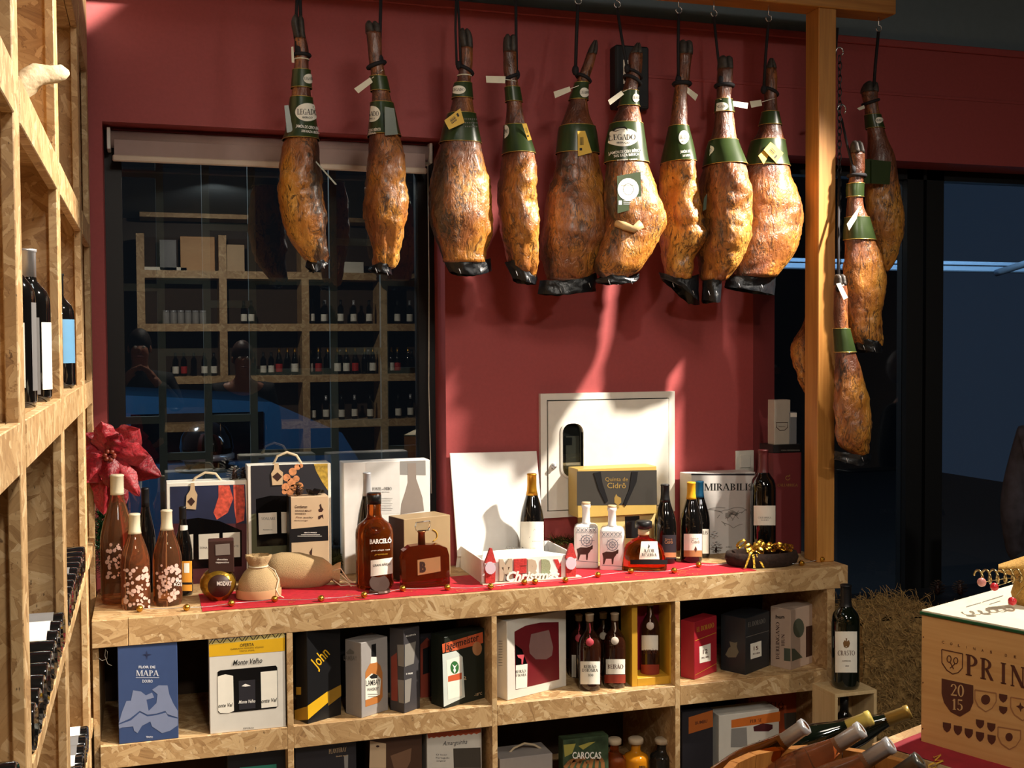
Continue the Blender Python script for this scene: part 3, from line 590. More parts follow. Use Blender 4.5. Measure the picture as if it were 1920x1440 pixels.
h.tagq([(533, 198), (541, 197), (549, 246), (538, 249)], GREENL, 'label_flap', -.05); h.collar(112, TAGW, .002, 'string_loop'); h.collar(104, ROPE, .006); h.tagq([(546, 88), (550, 87), (552, 118), (547, 117)], TAGW); h.tagq([(588, 300), (594, 303), (632, 346), (628, 346)], M('tag_strip', '#8b8a78', .4), 'label_strip', -.06)
h.rope((561, 0), (560, 95), .006, True); h.cloth([(575, 488), (596, 482), (614, 490)], [(572, 500), (590, 511), (617, 494)])
h = Ham('glossy orange ham hanging edge-on before the right half of the window', [(100, 530, 585), (140, 527, 600), (200, 535, 606), (260, 540, 606), (300, 544, 612), (340, 552, 618), (400, 556, 632), (460, 560, 644), (520, 556, 662), (600, 552, 676), (660, 545, 690), (720, 540, 710), (800, 535, 718), (900, 527, 722), (1000, 518, 724), (1060, 522, 718), (1100, 532, 712), (1150, 550, 700), (1200, 562, 690), (1260, 568, 680), (1290, 580, 668)], *Z4, HY, 62, 1.6, 1., .12, 2)
b = h.band(194, 256); h.oval(b, 700, 214, 14, 15); h.words(b, [('CEBO IBÉRICO', 705, 246, 20, 5, .1), ('IBÉRICA', 700, 252, 14, 4, .1)]); h.tagq([(721, 200), (739, 203), (746, 252), (722, 254)], GREENL, 'label_flap', -.085); h.band(145, 172); h.collar(123, ROPE, .007, tilt=.01); h.tagq([(664, 166), (694, 145), (699, 154), (672, 175)], TAGW, string=[(697, 147), (718, 131)])
h.rope((716, 0), (712, 112), .006); h.cloth([(693, 500), (706, 494), (722, 497), (734, 510)], [(690, 505), (710, 512), (735, 516)], .05)
h = Ham('broad mottled brown ham left of the fuse box, yellow tag askew', [(135, 985, 1025), (170, 978, 1040), (240, 985, 1045), (300, 985, 1045), (340, 978, 1038), (380, 972, 1032), (420, 955, 1035), (480, 950, 1040), (540, 935, 1050), (600, 912, 1060), (690, 893, 1078), (760, 865, 1095), (850, 842, 1118), (950, 838, 1140), (1040, 835, 1140), (1100, 850, 1138), (1160, 872, 1125), (1210, 890, 1115), (1265, 908, 1105)], *Z4, HY, 88, .82, 1., .36, 3, .2)
b = h.band(214, 269); h.words(b, [('IIIIIII', 880, 225, 20, 2.4, 0), ('IIIIIII', 881, 232, 20, 2.4, 0), ('IIIIIII', 881, 239, 20, 2.4, 0)], GREY); b = h.band(156, 185); h.oval(b, 861, 169, 11, 8, 'LEGADO', False); h.collar(142, TAGW, .0022, 'string_loop'); h.collar(131, ROPE, .006, tilt=-.012)
h.tagq([(833, 226), (842, 243), (871, 230), (863, 203)], YTAG, 'yellow_tag', -.075, None, 6); h.rope((858, 0), (860, 122), .0045, True); h.cloth([(830, 487), (860, 492), (895, 490), (920, 484)], [(842, 510), (865, 516), (895, 517), (922, 508)], .05)
h = Ham('slim pale ham between the mottled ham and the widest red ham', [(64, 947, 966), (80, 944, 967), (95, 944, 967), (138, 945, 969), (153, 948, 970), (179, 950, 975), (214, 951, 980), (235, 948, 984), (289, 946, 999), (333, 938, 1002), (375, 935, 1003), (410, 937, 1005), (440, 941, 1006), (459, 949, 1006), (482, 954, 1006), (505, 960, 1003), (520, 978, 1003)], (0, 0), 1., HY, 94, 1.6, 1., .1, 4)
b = h.band(236, 290); h.oval(b, 950, 246, 7, 13); h.band(165, 192); h.collar(146, ROPE, .006, tilt=.01); h.tagq([(911, 142), (948, 143), (947, 156), (912, 155)], TAGW, string=[(948, 149), (968, 152)]); h.tagq([(979, 232), (987, 231), (997, 262), (990, 264)], YTAG, 'yellow_tag', -.06, None, 3)
h.rope((969, 0), (969, 140), .0055); h.cloth([(946, 492), (964, 488), (985, 505), (1008, 522)], [(962, 522), (978, 530), (1004, 534)], .05)
h = Ham('widest ham with reddish upper meat and hoof pointing aside', [(178, 368, 382), (220, 345, 385), (280, 325, 370), (340, 300, 350), (370, 290, 340), (400, 280, 335), (450, 262, 335), (520, 240, 342), (580, 218, 368), (650, 212, 378), (700, 205, 385), (760, 195, 395), (850, 170, 415), (920, 155, 430), (1000, 145, 445), (1050, 140, 440), (1100, 135, 420), (1150, 134, 400), (1200, 140, 380), (1255, 160, 345)], *Z5, 3.79, 98, .82, 1., .25, 5, .55)
h.band(238, 289); b = h.band(155, 188); h.oval(b, 1094, 174, 7, 9, 'LEGADO', False); h.tagq([(1083, 246), (1097, 245), (1110, 286), (1084, 293)], YTAG, 'yellow_tag', -.075, None, 6); h.tagq([(1038, 172), (1068, 162), (1071, 171), (1041, 184)], TAGW, string=[(1070, 166), (1096, 157)]); h.collar(146, ROPE, .006, tilt=-.012)
h.rope((1077, 20), (1079, 132), .006); h.cloth([(1012, 526), (1045, 527), (1080, 524), (1110, 512), (1116, 530)], [(1008, 551), (1050, 554), (1090, 549), (1117, 546)], .055)
h = Ham('ham turned to show its cut bone, full green label with white oval', [(190, 560, 575), (240, 530, 585), (300, 525, 582), (350, 515, 575), (390, 505, 562), (450, 495, 560), (500, 480, 570), (560, 450, 578), (650, 430, 590), (720, 428, 600), (800, 420, 625), (850, 415, 645), (920, 422, 665), (980, 428, 680), (1020, 425, 685), (1060, 418, 662), (1100, 412, 640), (1150, 395, 610), (1200, 378, 585), (1230, 388, 560), (1255, 420, 505)], *Z5, 3.675, 98, .85, 1., .33, 6, .1)
b = h.band(233, 306); h.oval(b, 1169, 258, 26, 17); h.words(b, [('JAMÓN DE CEBO IBÉRICO', 1174, 287, 52, 5.5, .09), ('50% RAZA IBÉRICA', 1175, 293.5, 42, 5, .09), ('IIIIIIII IIIIII', 1176, 301, 34, 2.5, .05)]); h.decal([[(1148 + x, 240 + y) for x, y in q] for q in ([(6, 2), (12, -1), (24, -2), (28, 2), (28, 7), (26, 3), (18, 3), (10, 7), (6, 6)],)], INK, 'pig_emblem', b, .0085)
fl = h.tagq([(1157, 330), (1201, 322), (1203, 388), (1158, 400)], GREENL, 'label_flap', -.082)
def flat(P, mat, nm, par, Y, o): m = MB(); m.polys(P, lambda x, y: oY(x, y, Y) - o); return m.build(nm, mat, par, fix=False)
c = (1178, 355); flat([[(c[0] + 20 * math.cos(a), c[1] + 21 * math.sin(a)), (c[0] + 20 * math.cos(a + .35), c[1] + 21 * math.sin(a + .35)), (c[0] + 10 * math.cos(a + .35), c[1] + 11 * math.sin(a + .35)), (c[0] + 10 * math.cos(a), c[1] + 11 * math.sin(a))] for a in [i * .35 for i in range(18)]] + [ell(c[0], c[1], 9, 10)] + [[(1160 + x, 384 - y) for x, y in q] for q in (rect(0, 0, 6, 8), rect(9, 1, 34, 2), rect(9, 4, 36, 5), rect(9, 7, 30, 8))], PAPER, 'seal_print', fl, h.Y - .0835, h.o)
flat([[(1178 + x, 341 - y) for x, y in q] for q in txt('MAPA DE CATA', 0, -8, 26, 3)], INK, 'seal_lettering', fl, h.Y - .0845, h.o)
b2 = h.band(171, 200); h.oval(b2, 1190, 184, 5, 8, 'LEGADO', False); h.collar(150, ROPE, .006, tilt=-.014); h.collar(138, ROPE, .005, tilt=-.014); h.tagq([(1140, 188), (1165, 170), (1170, 177), (1144, 197)], TAGW, string=[(1168, 172), (1190, 162)]); h.rope((1174, 10), (1176, 128), .005)
h.cloth([(1116, 524), (1140, 516), (1175, 522), (1198, 512)], [(1118, 530), (1145, 533), (1178, 532), (1198, 520)], .05)
MB().tube([h.surf(x, y, .004) for x, y in ((1158, 418), (1172, 424), (1188, 430), (1202, 420))], .012, 8, False, [.012, .015, .013, .016]).build('exposed_bone', M('bone', '#c9a878', .5, bump=.3), h.t)
h = Ham('thin ham seen edge-on with a jagged side, next to the full green label', [(180, 755, 805), (230, 748, 810), (300, 750, 800), (350, 740, 795), (400, 735, 790), (450, 728, 785), (520, 720, 785), (570, 715, 784), (620, 706, 795), (700, 692, 805), (780, 686, 810), (880, 680, 820), (960, 678, 825), (1020, 682, 838), (1070, 680, 845), (1110, 683, 830), (1160, 690, 800), (1220, 696, 800), (1255, 715, 795)], *Z5, 3.765, 97, 1.8, -.6, .3, 7)
b = h.band(237, 306); h.oval(b, 1281, 258, 8, 13); h.words(b, [('JAMÓN DE', 1284, 287, 16, 5, .1), ('50% RAZA', 1286, 294, 12, 4, .1)]); h.tagq([(1290, 310), (1302, 312), (1307, 392), (1297, 404)], GREENL, 'label_flap', -.05); h.collar(157, ROPE, .008); h.tagq([(1289, 163), (1309, 178), (1304, 189), (1286, 172)], TAGW); h.rope((1270, 25), (1272, 150), .0055)
h.cloth([(1236, 510), (1255, 522), (1290, 522), (1310, 514)], [(1240, 522), (1270, 540), (1300, 568), (1308, 572)], .05)
h = Ham('golden fatty ham beside the reddest ham, hoof toes spread', [(250, 935, 985), (300, 930, 990), (350, 925, 988), (400, 925, 985), (440, 925, 980), (500, 920, 990), (560, 916, 995), (620, 905, 1000), (660, 890, 1008), (700, 885, 1020), (760, 880, 1035), (820, 875, 1045), (880, 870, 1052), (960, 865, 1052), (1040, 862, 1045), (1100, 852, 1035), (1150, 860, 1020), (1200, 865, 1000), (1260, 872, 955)], *Z5, 3.70, 128, 1.6, 1., .15, 8)
b = h.band(264, 311); h.oval(b, 1338, 280, 8, 12); b = h.band(187, 211); h.oval(b, 1354, 200, 10, 8, 'LEGADO', False); h.collar(161, ROPE, .007); h.tagq([(1373, 189), (1403, 193), (1401, 204), (1374, 199)], TAGW, string=[(1375, 192), (1350, 186)]); h.rope((1352, 30), (1352, 150), .0055); h.cloth([(1320, 526), (1335, 522), (1352, 524)], [(1318, 562), (1332, 569), (1349, 566)], .045)
h.tagq([(1320, 372), (1326, 362), (1324, 392), (1318, 396)], GREENL, 'label_flap', -.05)
h = Ham('plump reddish ham beside the pine post, yellow tags', [(260, 1160, 1174), (290, 1150, 1185), (350, 1140, 1190), (400, 1135, 1188), (440, 1140, 1186), (500, 1135, 1190), (550, 1125, 1200), (600, 1112, 1208), (640, 1085, 1215), (720, 1070, 1225), (760, 1060, 1238), (820, 1055, 1255), (900, 1045, 1280), (960, 1040, 1293), (1020, 1035, 1292), (1080, 1025, 1280), (1130, 1015, 1262), (1180, 1002, 1232), (1245, 990, 1185)], *Z5, 3.80, 126, .82, 1., .2, 9, .6)
h.band(264, 312); h.band(210, 235); h.tagq([(1422, 292), (1444, 268), (1450, 276), (1432, 308)], YTAG, 'yellow_tag', -.07); h.tagq([(1432, 281), (1445, 266), (1469, 287), (1456, 306)], YTAG, 'yellow_tag', -.078, None, 5); h.collar(172, ROPE, .006, tilt=-.012); h.tagq([(1406, 190), (1427, 187), (1429, 198), (1409, 202)], TAGW, string=[(1429, 191), (1453, 184)])
h.rope((1429, 40), (1432, 168), .0055); h.cloth([(1362, 520), (1400, 517), (1455, 516)], [(1358, 538), (1400, 546), (1452, 554)], .05)
h = Ham('long ham hanging beyond the post from the beam end', [(455, 555, 605), (500, 530, 610), (550, 537, 608), (580, 547, 610), (640, 555, 620), (700, 560, 635), (750, 568, 650), (800, 572, 668), (850, 572, 690), (900, 568, 705), (960, 562, 712), (1040, 556, 728), (1100, 555, 738), (1200, 555, 755), (1300, 575, 755), (1400, 618, 735), (1470, 635, 715), (1515, 660, 685)], *Z6, 3.81, 172, .7, 0., .2, 10)
h.tagq([(1621, 299), (1635, 298), (1634, 344), (1620, 344)], GREENL, 'label_flap', -.07); h.tagq([(1634, 299), (1671, 303), (1668, 346), (1634, 344)], GREENL, 'label_flap', -.078); b = h.band(217, 242); h.oval(b, 1646, 226, 5, 6, 'LEGADO', False); h.collar(193, ROPE, .006, tilt=.01); h.tagq([(1607, 203), (1620, 197), (1622, 203), (1612, 207)], TAGW); h.rope((1631, 50), (1637, 185), .006)
# the bunch tied behind the post on a chain
CHZ = 2.52
h2 = Ham('middle ham of the chain bunch beyond the post', [(790, 475, 520), (850, 470, 535), (950, 470, 540), (1010, 462, 530), (1060, 452, 525), (1120, 455, 525), (1170, 450, 530), (1230, 448, 556), (1300, 440, 575), (1380, 442, 600), (1440, 436, 628), (1500, 430, 648), (1590, 430, 655), (1670, 440, 655), (1740, 446, 640), (1820, 464, 635), (1890, 478, 640), (1945, 510, 636)], *Z6, 3.66, 285, .7, 1., .2, 11)
h2.band(408, 450); h2.band(345, 370); h2.collar(330, ROPE, .007); h2.tagq([(1588, 420), (1612, 386), (1606, 410), (1592, 432)], TAGW, dy=-.06); h2.cloth([(1605, 634), (1625, 638), (1650, 648)], [(1608, 655), (1628, 662), (1652, 660)], .05); h2.rope((1578, 200), (1600, 318), .005, topz=2.5, topy=3.72)
h3 = Ham('lowest ham of the chain bunch beyond the post', [(1540, 380, 425), (1640, 376, 440), (1740, 375, 440), (1840, 378, 445), (1980, 388, 480), (2040, 385, 505), (2140, 380, 535), (2240, 383, 560), (2340, 380, 570), (2440, 385, 570), (2520, 415, 562), (2560, 480, 552)], *Z6, 3.6, 530, .75, 1., .25, 12)
h3.band(616, 660); h3.tagq([(1568, 532), (1576, 530), (1590, 558), (1582, 562)], TAGW, dy=-.05); h3.cloth([(1566, 845), (1600, 852), (1630, 846)], [(1564, 862), (1600, 872), (1632, 858)], .05); h3.rope((1574, 200), (1572, 540), .005, topz=2.3, topy=3.72)
h4 = Ham('ham half hidden behind the pine post', [(1600, 250, 290), (1720, 236, 300), (1840, 200, 320), (1880, 172, 330), (1940, 148, 340), (2000, 138, 345), (2060, 146, 340), (2100, 164, 330), (2150, 186, 310), (2220, 215, 290)], *Z6, 3.9, 540, .7, -1., .3, 13, .4)
h4.rope((1530, 60), (1532, 545), .005, hk=False)
ch = thing('steel_chain', 'dark steel chain with hooks hanging beside the post', 'chain', (0, 0, 0)); e0 = oY(1574, 97, 3.72)
MB().tube([e0 + Vector((.016 * math.cos(t) , 0, .016 * math.sin(t))) for t in [i * .5 - .9 for i in range(10)]], .003, 6).build('ring_hook', HK, ch)
e1 = oY(1578, 205, 3.72); MB().tube([e1 + Vector((.018 * math.cos(t), 0, .018 * math.sin(t))) for t in [i * .5 - .9 for i in range(11)]], .003, 6).build('ring_hook', HK, ch)
nl = 34; zc0 = e0.z - .016; zc1 = oY(1578, 520, 3.72).z; link = None
for i in range(nl):
    z = zc0 + (zc1 - zc0) * (i + .5) / nl; L = (zc0 - zc1) / nl * .68
    P = [(.0075 * math.cos(t), 0, L * math.sin(t)) for t in [2 * PI * k / 10 for k in range(10)]]
    if link is None: link = MB().tube(P, .0022, 5, True).build('chain_link', M('chain_steel', '#4a4c50', .4, .8), ch); o = link
    else: o = link.copy(); COL.objects.link(o); o.parent = ch
    o.location = (e0.x + .002 * (i % 2), 3.72, z); o.rotation_euler = (0, 0, PI / 2 * (i % 2) + .4)
# ------------------------------------------------------------------ print and label helpers: photo pixels are cast onto the real surface
def crop(ox, oy, s): return lambda pts: [(ox + x / s, oy + y / s) for x, y in pts]
cA = crop(150, 760, 3.4286); cB = crop(440, 840, 4.5); cC = crop(820, 700, 3.428); cD = crop(1200, 740, 4.); cE = crop(160, 1160, 4.8); cF = crop(530, 1140, 4.8); cG = crop(910, 1110, 4.363); cH = crop(1250, 1080, 4.)
def T(c, s, cx, cy, w, h, font='sans', rot=0., bold=.012, shear=0., space=1.): return [c([(cx + x, cy - y) for x, y in q]) for q in [[(a, a * math.tan(rot) + b - h / 2) if abs(rot) < .4 else (a * math.cos(rot) - (b - h / 2) * math.sin(rot), a * math.sin(rot) + (b - h / 2) * math.cos(rot)) for a, b in p] for p in txt(s, 0, 0, w, h, font, bold, shear, 0, space)]]
def P_(c, *polys): return [c(p) for p in polys]
def loc_ray(t, px, py):
    o = t.location; a = -t.rotation_euler.z; r = ray(px, py); c, s = math.cos(a), math.sin(a); d = CAM - o
    return Vector((d.x * c - d.y * s, d.x * s + d.y * c, d.z)), Vector((r.x * c - r.y * s, r.x * s + r.y * c, r.z))
def mapF(t, off, face='F', lim=None):
    def f(px, py):
        o, d = loc_ray(t, px, py); i, v = {'F': (1, -off), 'L': (0, -off), 'T': (2, off + t.get('h_', 0)), 'R': (0, off + t.get('w_', 0))}[face]
        p = o + d * ((v - o[i]) / d[i])
        if lim: p = Vector((min(max(p.x, lim[0]), lim[1]), p.y, min(max(p.z, lim[2]), lim[3])))
        return p
    return f
def mapC(t, r, lim=.93):
    def f(px, py):
        o, d = loc_ray(t, px, py); A = d.x ** 2 + d.y ** 2; B = o.x * d.x + o.y * d.y; C = o.x ** 2 + o.y ** 2 - r * r; D = B * B - A * C
        D = max(D, (1 - lim * lim) * A * r * r) ; k = (-B - math.sqrt(D)) / A; p = o + d * k; q = math.hypot(p.x, p.y); s = r / q; return Vector((p.x * s, p.y * s, p.z))
    return f
def pr(t, P, mat, name='lettering', off=.0008, face='F', par=None):
    """flat print on a face"""
    m = MB(); m.polys(P, mapF(t, off, face)); return m.build(name, mat, par or t, fix=False)
def slab(t, P, mat, name, off=.0005, face='F', par=None): return [pr(t, [p], mat, name, off, face, par) for p in P]
def pc(t, P, mat, name='lettering', r=None, par=None): m = MB(); m.polys(P, mapC(t, r or t['r_'] + .0011)); return m.build(name, mat, par or t, fix=False)
def lab(t, x0, y0, x1, y1, mat=PAPER, name='label', r=None, par=None, slope=0.):
    f = mapC(t, r or t['r_'] + .0005); m = MB(); m.grid(lambda u, v: f(x0 + (x1 - x0) * u, y0 + (y1 - y0) * v + slope * (u - .5)), 12, 2); return m.build(name, mat, par or t, fix=False)
PROF = {'bordeaux': [(.9, 0), (1, .012), (1, .19), (.97, .203), (.85, .217), (.62, .228), (.43, .238), (.385, .248), (.37, .285), (.37, .3)],
        'burgundy': [(.92, 0), (1, .012), (1, .135), (.97, .155), (.86, .18), (.68, .205), (.5, .228), (.4, .245), (.365, .26), (.36, .3)],
        'champagne': [(.92, 0), (1, .012), (1, .15), (.95, .17), (.75, .2), (.5, .235), (.4, .255), (.36, .27), (.36, .3)],
        'rum': [(.92, 0), (1, .012), (1, .17), (.97, .185), (.85, .2), (.6, .212), (.42, .222), (.37, .235), (.37, .3)],
        'squat': [(.95, 0), (1, .02), (1, .16), (.97, .185), (.85, .205), (.55, .225), (.36, .235), (.33, .25), (.33, .3)]}
def bottle(name, label, px, ytop, wpx, Z, ybase=None, Y=None, kind='bordeaux', glass=None, cap=None, capz=.82, cat='bottle', group=None, rz=None, capr=1.12, cyl=None, knob=None):
    p = oZ(px, ybase, Z) if Y is None else oY(px, ytop, Y); dep = (p - CAM).dot(R3 @ Vector((0, 0, 1))); R = wpx / 2 * dep / F
    if Y is None: u = Vector((p.x, p.y, 0)).normalized(); p = p + u * R
    H = oY(px, ytop, p.y).z - Z; t = thing(name, label, cat, (p.x, p.y, Z), face_cam(p) if rz is None else rz, group); t['r_'] = R; t['H_'] = H
    S = H / .3; pf = [(q * R, z * S) for q, z in PROF[kind]]; MB().lathe(pf, 28).build('glass_body', glass or DARKG, t)
    if cap:
        z0 = H * capz; rr = lambda z: next((a[0] + (b[0] - a[0]) * (z - a[1]) / (b[1] - a[1]) for a, b in zip(pf, pf[1:]) if a[1] <= z <= b[1]), pf[-1][0])
        k = [(rr(z0) + .0006, z0)] + [(rr(z) + .0008, z) for q, z in pf if z0 < z < H] + [(pf[-1][0] + .001, H - .006), (pf[-1][0] * capr, H - .005), (pf[-1][0] * capr, H - .001), (pf[-1][0] * .9, H + .001), (0, H + .0012)]
        MB().lathe(k, 20).build('capsule', cap, t)
    return t
def gbox(name, label, cat, Y=None, x=None, ytop=None, Z=CT, base=None, depth=.09, mat=WHITE, rz=0., group=None, bev=.0015, part='carton', base3=None):
    if base3:
        C = oZ(*base3[1], Z); L = oZ(*base3[0], Z); R = oZ(*base3[2], Z); w = (R - C).length; d = R - C; rz = math.atan2(d.y, d.x); depth = depth if depth else (L - C).length; A = C; px = base3[1][0]
    elif base: A = oZ(*base[0], Z); B = oZ(*base[1], Z); d = B - A; w = d.length; rz = math.atan2(d.y, d.x); px = base[0][0]
    else:
        A = oY(x[0], ytop, Y); B = oY(x[1], ytop, Y); w = B.x - A.x; px = x[0]
        if rz: w = w / math.cos(rz)
    if Z < CT - .1:
        ym = min(A.y, A.y + w * math.sin(rz)); A = A + Vector((0, max(0, YF + .004 - ym), 0))
    h = oY(px, ytop, A.y).z - Z
    if abs(Z - SH0) < .01: h = min(h, SH - .02 - SH0 - .003)
    if abs(Z - SH) < .01: h = min(h, CT - .032 - SH)
    t = thing(name, label, cat, (A.x, A.y, Z), rz, group); t['w_'] = w; t['h_'] = h; t['d_'] = depth
    if mat: bx(part, mat, (0, w, 0, depth, 0, h), t, False, bev)
    return t
ROSE = M('rose_wine_glass', '#c98a60', .03, trans=.9, ior=1.33); AMBER = M('amber_rum_glass', '#b4561c', .03, trans=.88, ior=1.3); AMBER2 = M('red_amber_glass', '#6e2a16', .03, trans=.9, ior=1.3); CRYST = M('clear_glass', '#eef0f0', .02, trans=1., ior=1.45); HONEY = M('honey_glass', '#c8742c', .03, trans=1., ior=1.3)
NAVY = M('print_navy', '#1e2440', .5, var=.3, vsc=8); LEAF = M('print_autumn_leaf', '#c8503c', .5, var=.5, vsc=60); WINE = M('print_wine_red', '#4a1c22', .5, var=.2, vsc=20); FILM = M('window_film', '#0a090a', .12); TAN = M('print_tan', '#c9ac86', .6); CHOC = M('print_brown', '#3a2018', .5); GREYB = M('print_grey', '#8d8a86', .55); OLIVE = M('print_olive', '#5a5c42', .5); CHARC = M('print_charcoal', '#26242a', .5); GRAPE = M('print_grape', '#d08a5a', .5, var=.3, vsc=90); GOLDP = M('print_gold', '#c0942e', .45); YEL = M('print_yellow', '#d8a818', .5); REDP = M('print_red', '#b02c28', .5); BURG = M('burgundy_card', '#6e2a2c', .5)
# poinsettia
pf_ = M('poinsettia_petal', '#9c1220', .45, var=.35, vsc=120, bump=.6, sheen=.3); pb = oZ(205, 1130, CT); fl = thing('poinsettia', 'large glittery red artificial poinsettia by the shelf unit', 'flower', (pb.x, 4.0, CT)); fc = oY(206, 852, 3.95) - fl.location
for i, (tx, ty, wd, ly) in enumerate(((190, 790, 26, 0), (262, 803, 34, 1), (280, 852, 26, 0), (303, 893, 30, 2), (262, 930, 20, 0), (232, 952, 24, 2), (194, 965, 30, 1), (158, 905, 26, 0), (153, 850, 28, 1), (158, 812, 24, 2), (226, 812, 20, 3), (205, 915, 20, 3))):
    yl = 3.95 + (-.012, .012, .035, -.03)[ly]; f0 = oY(206, 852, yl) - fl.location; tp = oY(tx, ty, yl - .015) - fl.location; ax = tp - f0; sd = ax.cross(Vector((0, 1, 0))).normalized(); W_ = wd * .00165
    def fn(u, v):
        w = W_ * (math.sin(PI * min(1, u ** .9)) ** .75) * (v * 2 - 1) * (1 + .12 * math.sin(u * 17 + i)); return f0 + ax * u + sd * w + Vector((0, -.02 * math.sin(u * 2.6) + .75 * abs(w) + .01 * noise.noise(Vector((u * 6, v * 5, i))), 0))
    MB().grid(fn, 14, 8).build('petal', pf_ if ly < 2 else M('poinsettia_petal_dark', '#7c0f1c', .45, var=.4, vsc=120, bump=.6), fl)
for i in range(7): MB().sphere(fc + Vector((.014 * math.cos(i), -.04, .014 * math.sin(i) * (i > 0))), .008, 8, 6).build('berry', M('berry_red', '#7a3020', .4), fl)
MB().tube([fc, (0, .0, .12), (0, .02, 0)], .005).build('stem', M('stem_green', '#1e3a1a', .7), fl)
def tinsel(name, label, path, n, rad, mat, L=.03, group=None):
    m = MB(); P = [Vector(p) for p in path]
    for i in range(n):
        u = random.random() * (len(P) - 1); k = min(int(u), len(P) - 2); c = P[k].lerp(P[k + 1], u - k); d = Vector((random.gauss(0, 1), random.gauss(0, 1), random.gauss(0, 1))).normalized(); e = d.orthogonal().normalized() * .0013
        m.add([c - e, c + e, c + d * L + e * .3 + Vector((0, 0, -.004)), c + d * L - e * .3 + Vector((0, 0, -.004))], [(0, 1, 2, 3)])
    o = m.build(name, mat, fix=False); o['kind'] = 'stuff'; o['label'] = label; o['category'] = 'tinsel'; return o
TGR = M('green_tinsel', '#12381a', .25, .4); TGD = M('dark_gold_tinsel', '#4d4a22', .25, .6)
tinsel('tinsel', 'bright green tinsel behind the pink bottles', [oY(190, 960, 4.04), oY(188, 1010, 4.03), oY(196, 1050, 4.02), oY(210, 1080, 4.0)], 900, .03, TGR, .04)
tinsel('tinsel', 'dark gold tinsel behind the jute sack', [oZ(615, 1085, CT) + Vector((0, .08, .03)), oZ(640, 1082, CT) + Vector((0, .1, .05)), oZ(668, 1075, CT) + Vector((0, .1, .03))], 700, .03, TGD, .045)
tinsel('tinsel', 'dark tinsel behind the white porcelain bottles', [oY(1035, 1012, 4.05), oY(1060, 1014, 4.05), oY(1085, 1015, 4.05)], 350, .03, TGD, .035)
# pink wine bottles with flower print
def flowers(t, x0, x1, y0, y1, n, s):
    f = mapC(t, t['r_'] + .0008); m = MB()
    for i in range(n):
        v = random.random(); x = random.uniform(x0, x1); y = y0 + (y1 - y0) * v; r = s * random.uniform(.35, 1)
        m.polys([ell(x, y, r, r * 1.1, 7)], f)
    o = m.build('flower_print', M('flower_ink', '#d8b2a4', .6), t, fix=False); o['kind'] = 'stuff'
t = bottle('wine_bottle', 'extra tall magnum of pink wine with floral print', 219, 890, 64, CT, Y=3.88, kind='burgundy', glass=ROSE, cap=CREAM, capz=.845); flowers(t, 200, 248, 1020, 1085, 70, 4)
g = 'pink wine bottles with floral print'
t = bottle('wine_bottle', 'pink wine bottle with floral print, standing nearest the counter edge', 255, 963, 54, CT, ybase=1145, kind='burgundy', glass=ROSE, cap=CREAM, capz=.79); flowers(t, 233, 282, 1060, 1138, 75, 4)
t = bottle('wine_bottle', 'pink wine bottle with floral print beside the orange labelled bottle', 315, 956, 54, CT, ybase=1138, kind='burgundy', glass=ROSE, cap=CREAM, capz=.79); flowers(t, 294, 338, 1060, 1130, 75, 4); pc(t, T(cA, '300', 635, 1130, 40, 18) + T(cA, 'ROS', 632, 1152, 55, 18), INKW)
t = bottle('wine_bottle', 'dark bottle with orange and white label behind the pink bottles', 345, 950, 34, CT, ybase=1118, kind='burgundy', cap=BLACK, capz=.86); lab(t, 334, 1052, 360, 1108, M('orange_label', '#d8902c', .5)); lab(t, 345, 1056, 355, 1074, PAPER, 'label_print', t['r_'] + .001); lab(t, 334, 1092, 360, 1096, BLACK, 'label_stripe', t['r_'] + .001); lab(t, 338, 985, 352, 998, PAPER, 'neck_label', t['r_'] * .55)
bottle('wine_bottle', 'plain black bottle behind the pink bottles', 272, 915, 36, CT, Y=4.02, kind='burgundy', cap=BLACK)
# two gift boxes with rope handles
GB = 'wine gift boxes with rope handles'
def handle(t, pts, Y, tagq, dia):
    MB().tube([oY(x, y, Y + .03) - t.location for x, y in pts], .0045, 8).build('rope_handle', M('cotton_rope', '#cbb898', .8), t)
    m = MB(); m.prism([(x, y) for x, y in tagq], lambda u, v, d: oY(u, v, Y - .004 + d) - t.location, .002); tg = m.build('hang_tag', TAN, t); m = MB(); m.polys([dia], lambda u, v: oY(u, v, Y - .0048) - t.location); m.build('tag_print', CHOC, tg, fix=False)
YG = 4.09
t = gbox('gift_box', 'wine gift box printed with night sky and autumn leaf', 'gift box', Y=YG, x=(312, 463), ytop=906, depth=.09, mat=PAPER); W_, H_ = t['w_'], t['h_']
slab(t, P_(cA, [(578, 523), (1062, 508), (1072, 760), (580, 760)]), NAVY, 'photo_print'); slab(t, P_(cA, [(580, 760), (1072, 760), (1072, 1150), (585, 1160)]), WINE, 'photo_print', .0004)
slab(t, P_(cA, [(890, 515), (960, 515), (985, 600), (950, 690), (880, 735), (858, 690), (890, 590)], [(985, 512), (1055, 512), (1060, 640), (1055, 740), (1005, 760), (990, 640)]), LEAF, 'leaf_print', .0008)
slab(t, P_(cA, [(640, 740), (760, 722), (900, 745), (1040, 805), (1040, 1035), (640, 1055)]), FILM, 'window_film', .001); slab(t, P_(cA, [(680, 835), (728, 828), (728, 990), (680, 995)], [(762, 830), (895, 822), (895, 985), (765, 990)], [(918, 820), (1028, 815), (1030, 975), (920, 980)]), M('bottle_label_print', '#cfc8b8', .5), 'bottle_label', .0014); pr(t, T(cA, 'SONA', 795, 915, 50, 14) + T(cA, 'SONANTE', 975, 905, 90, 14), GREY, off=.0018)
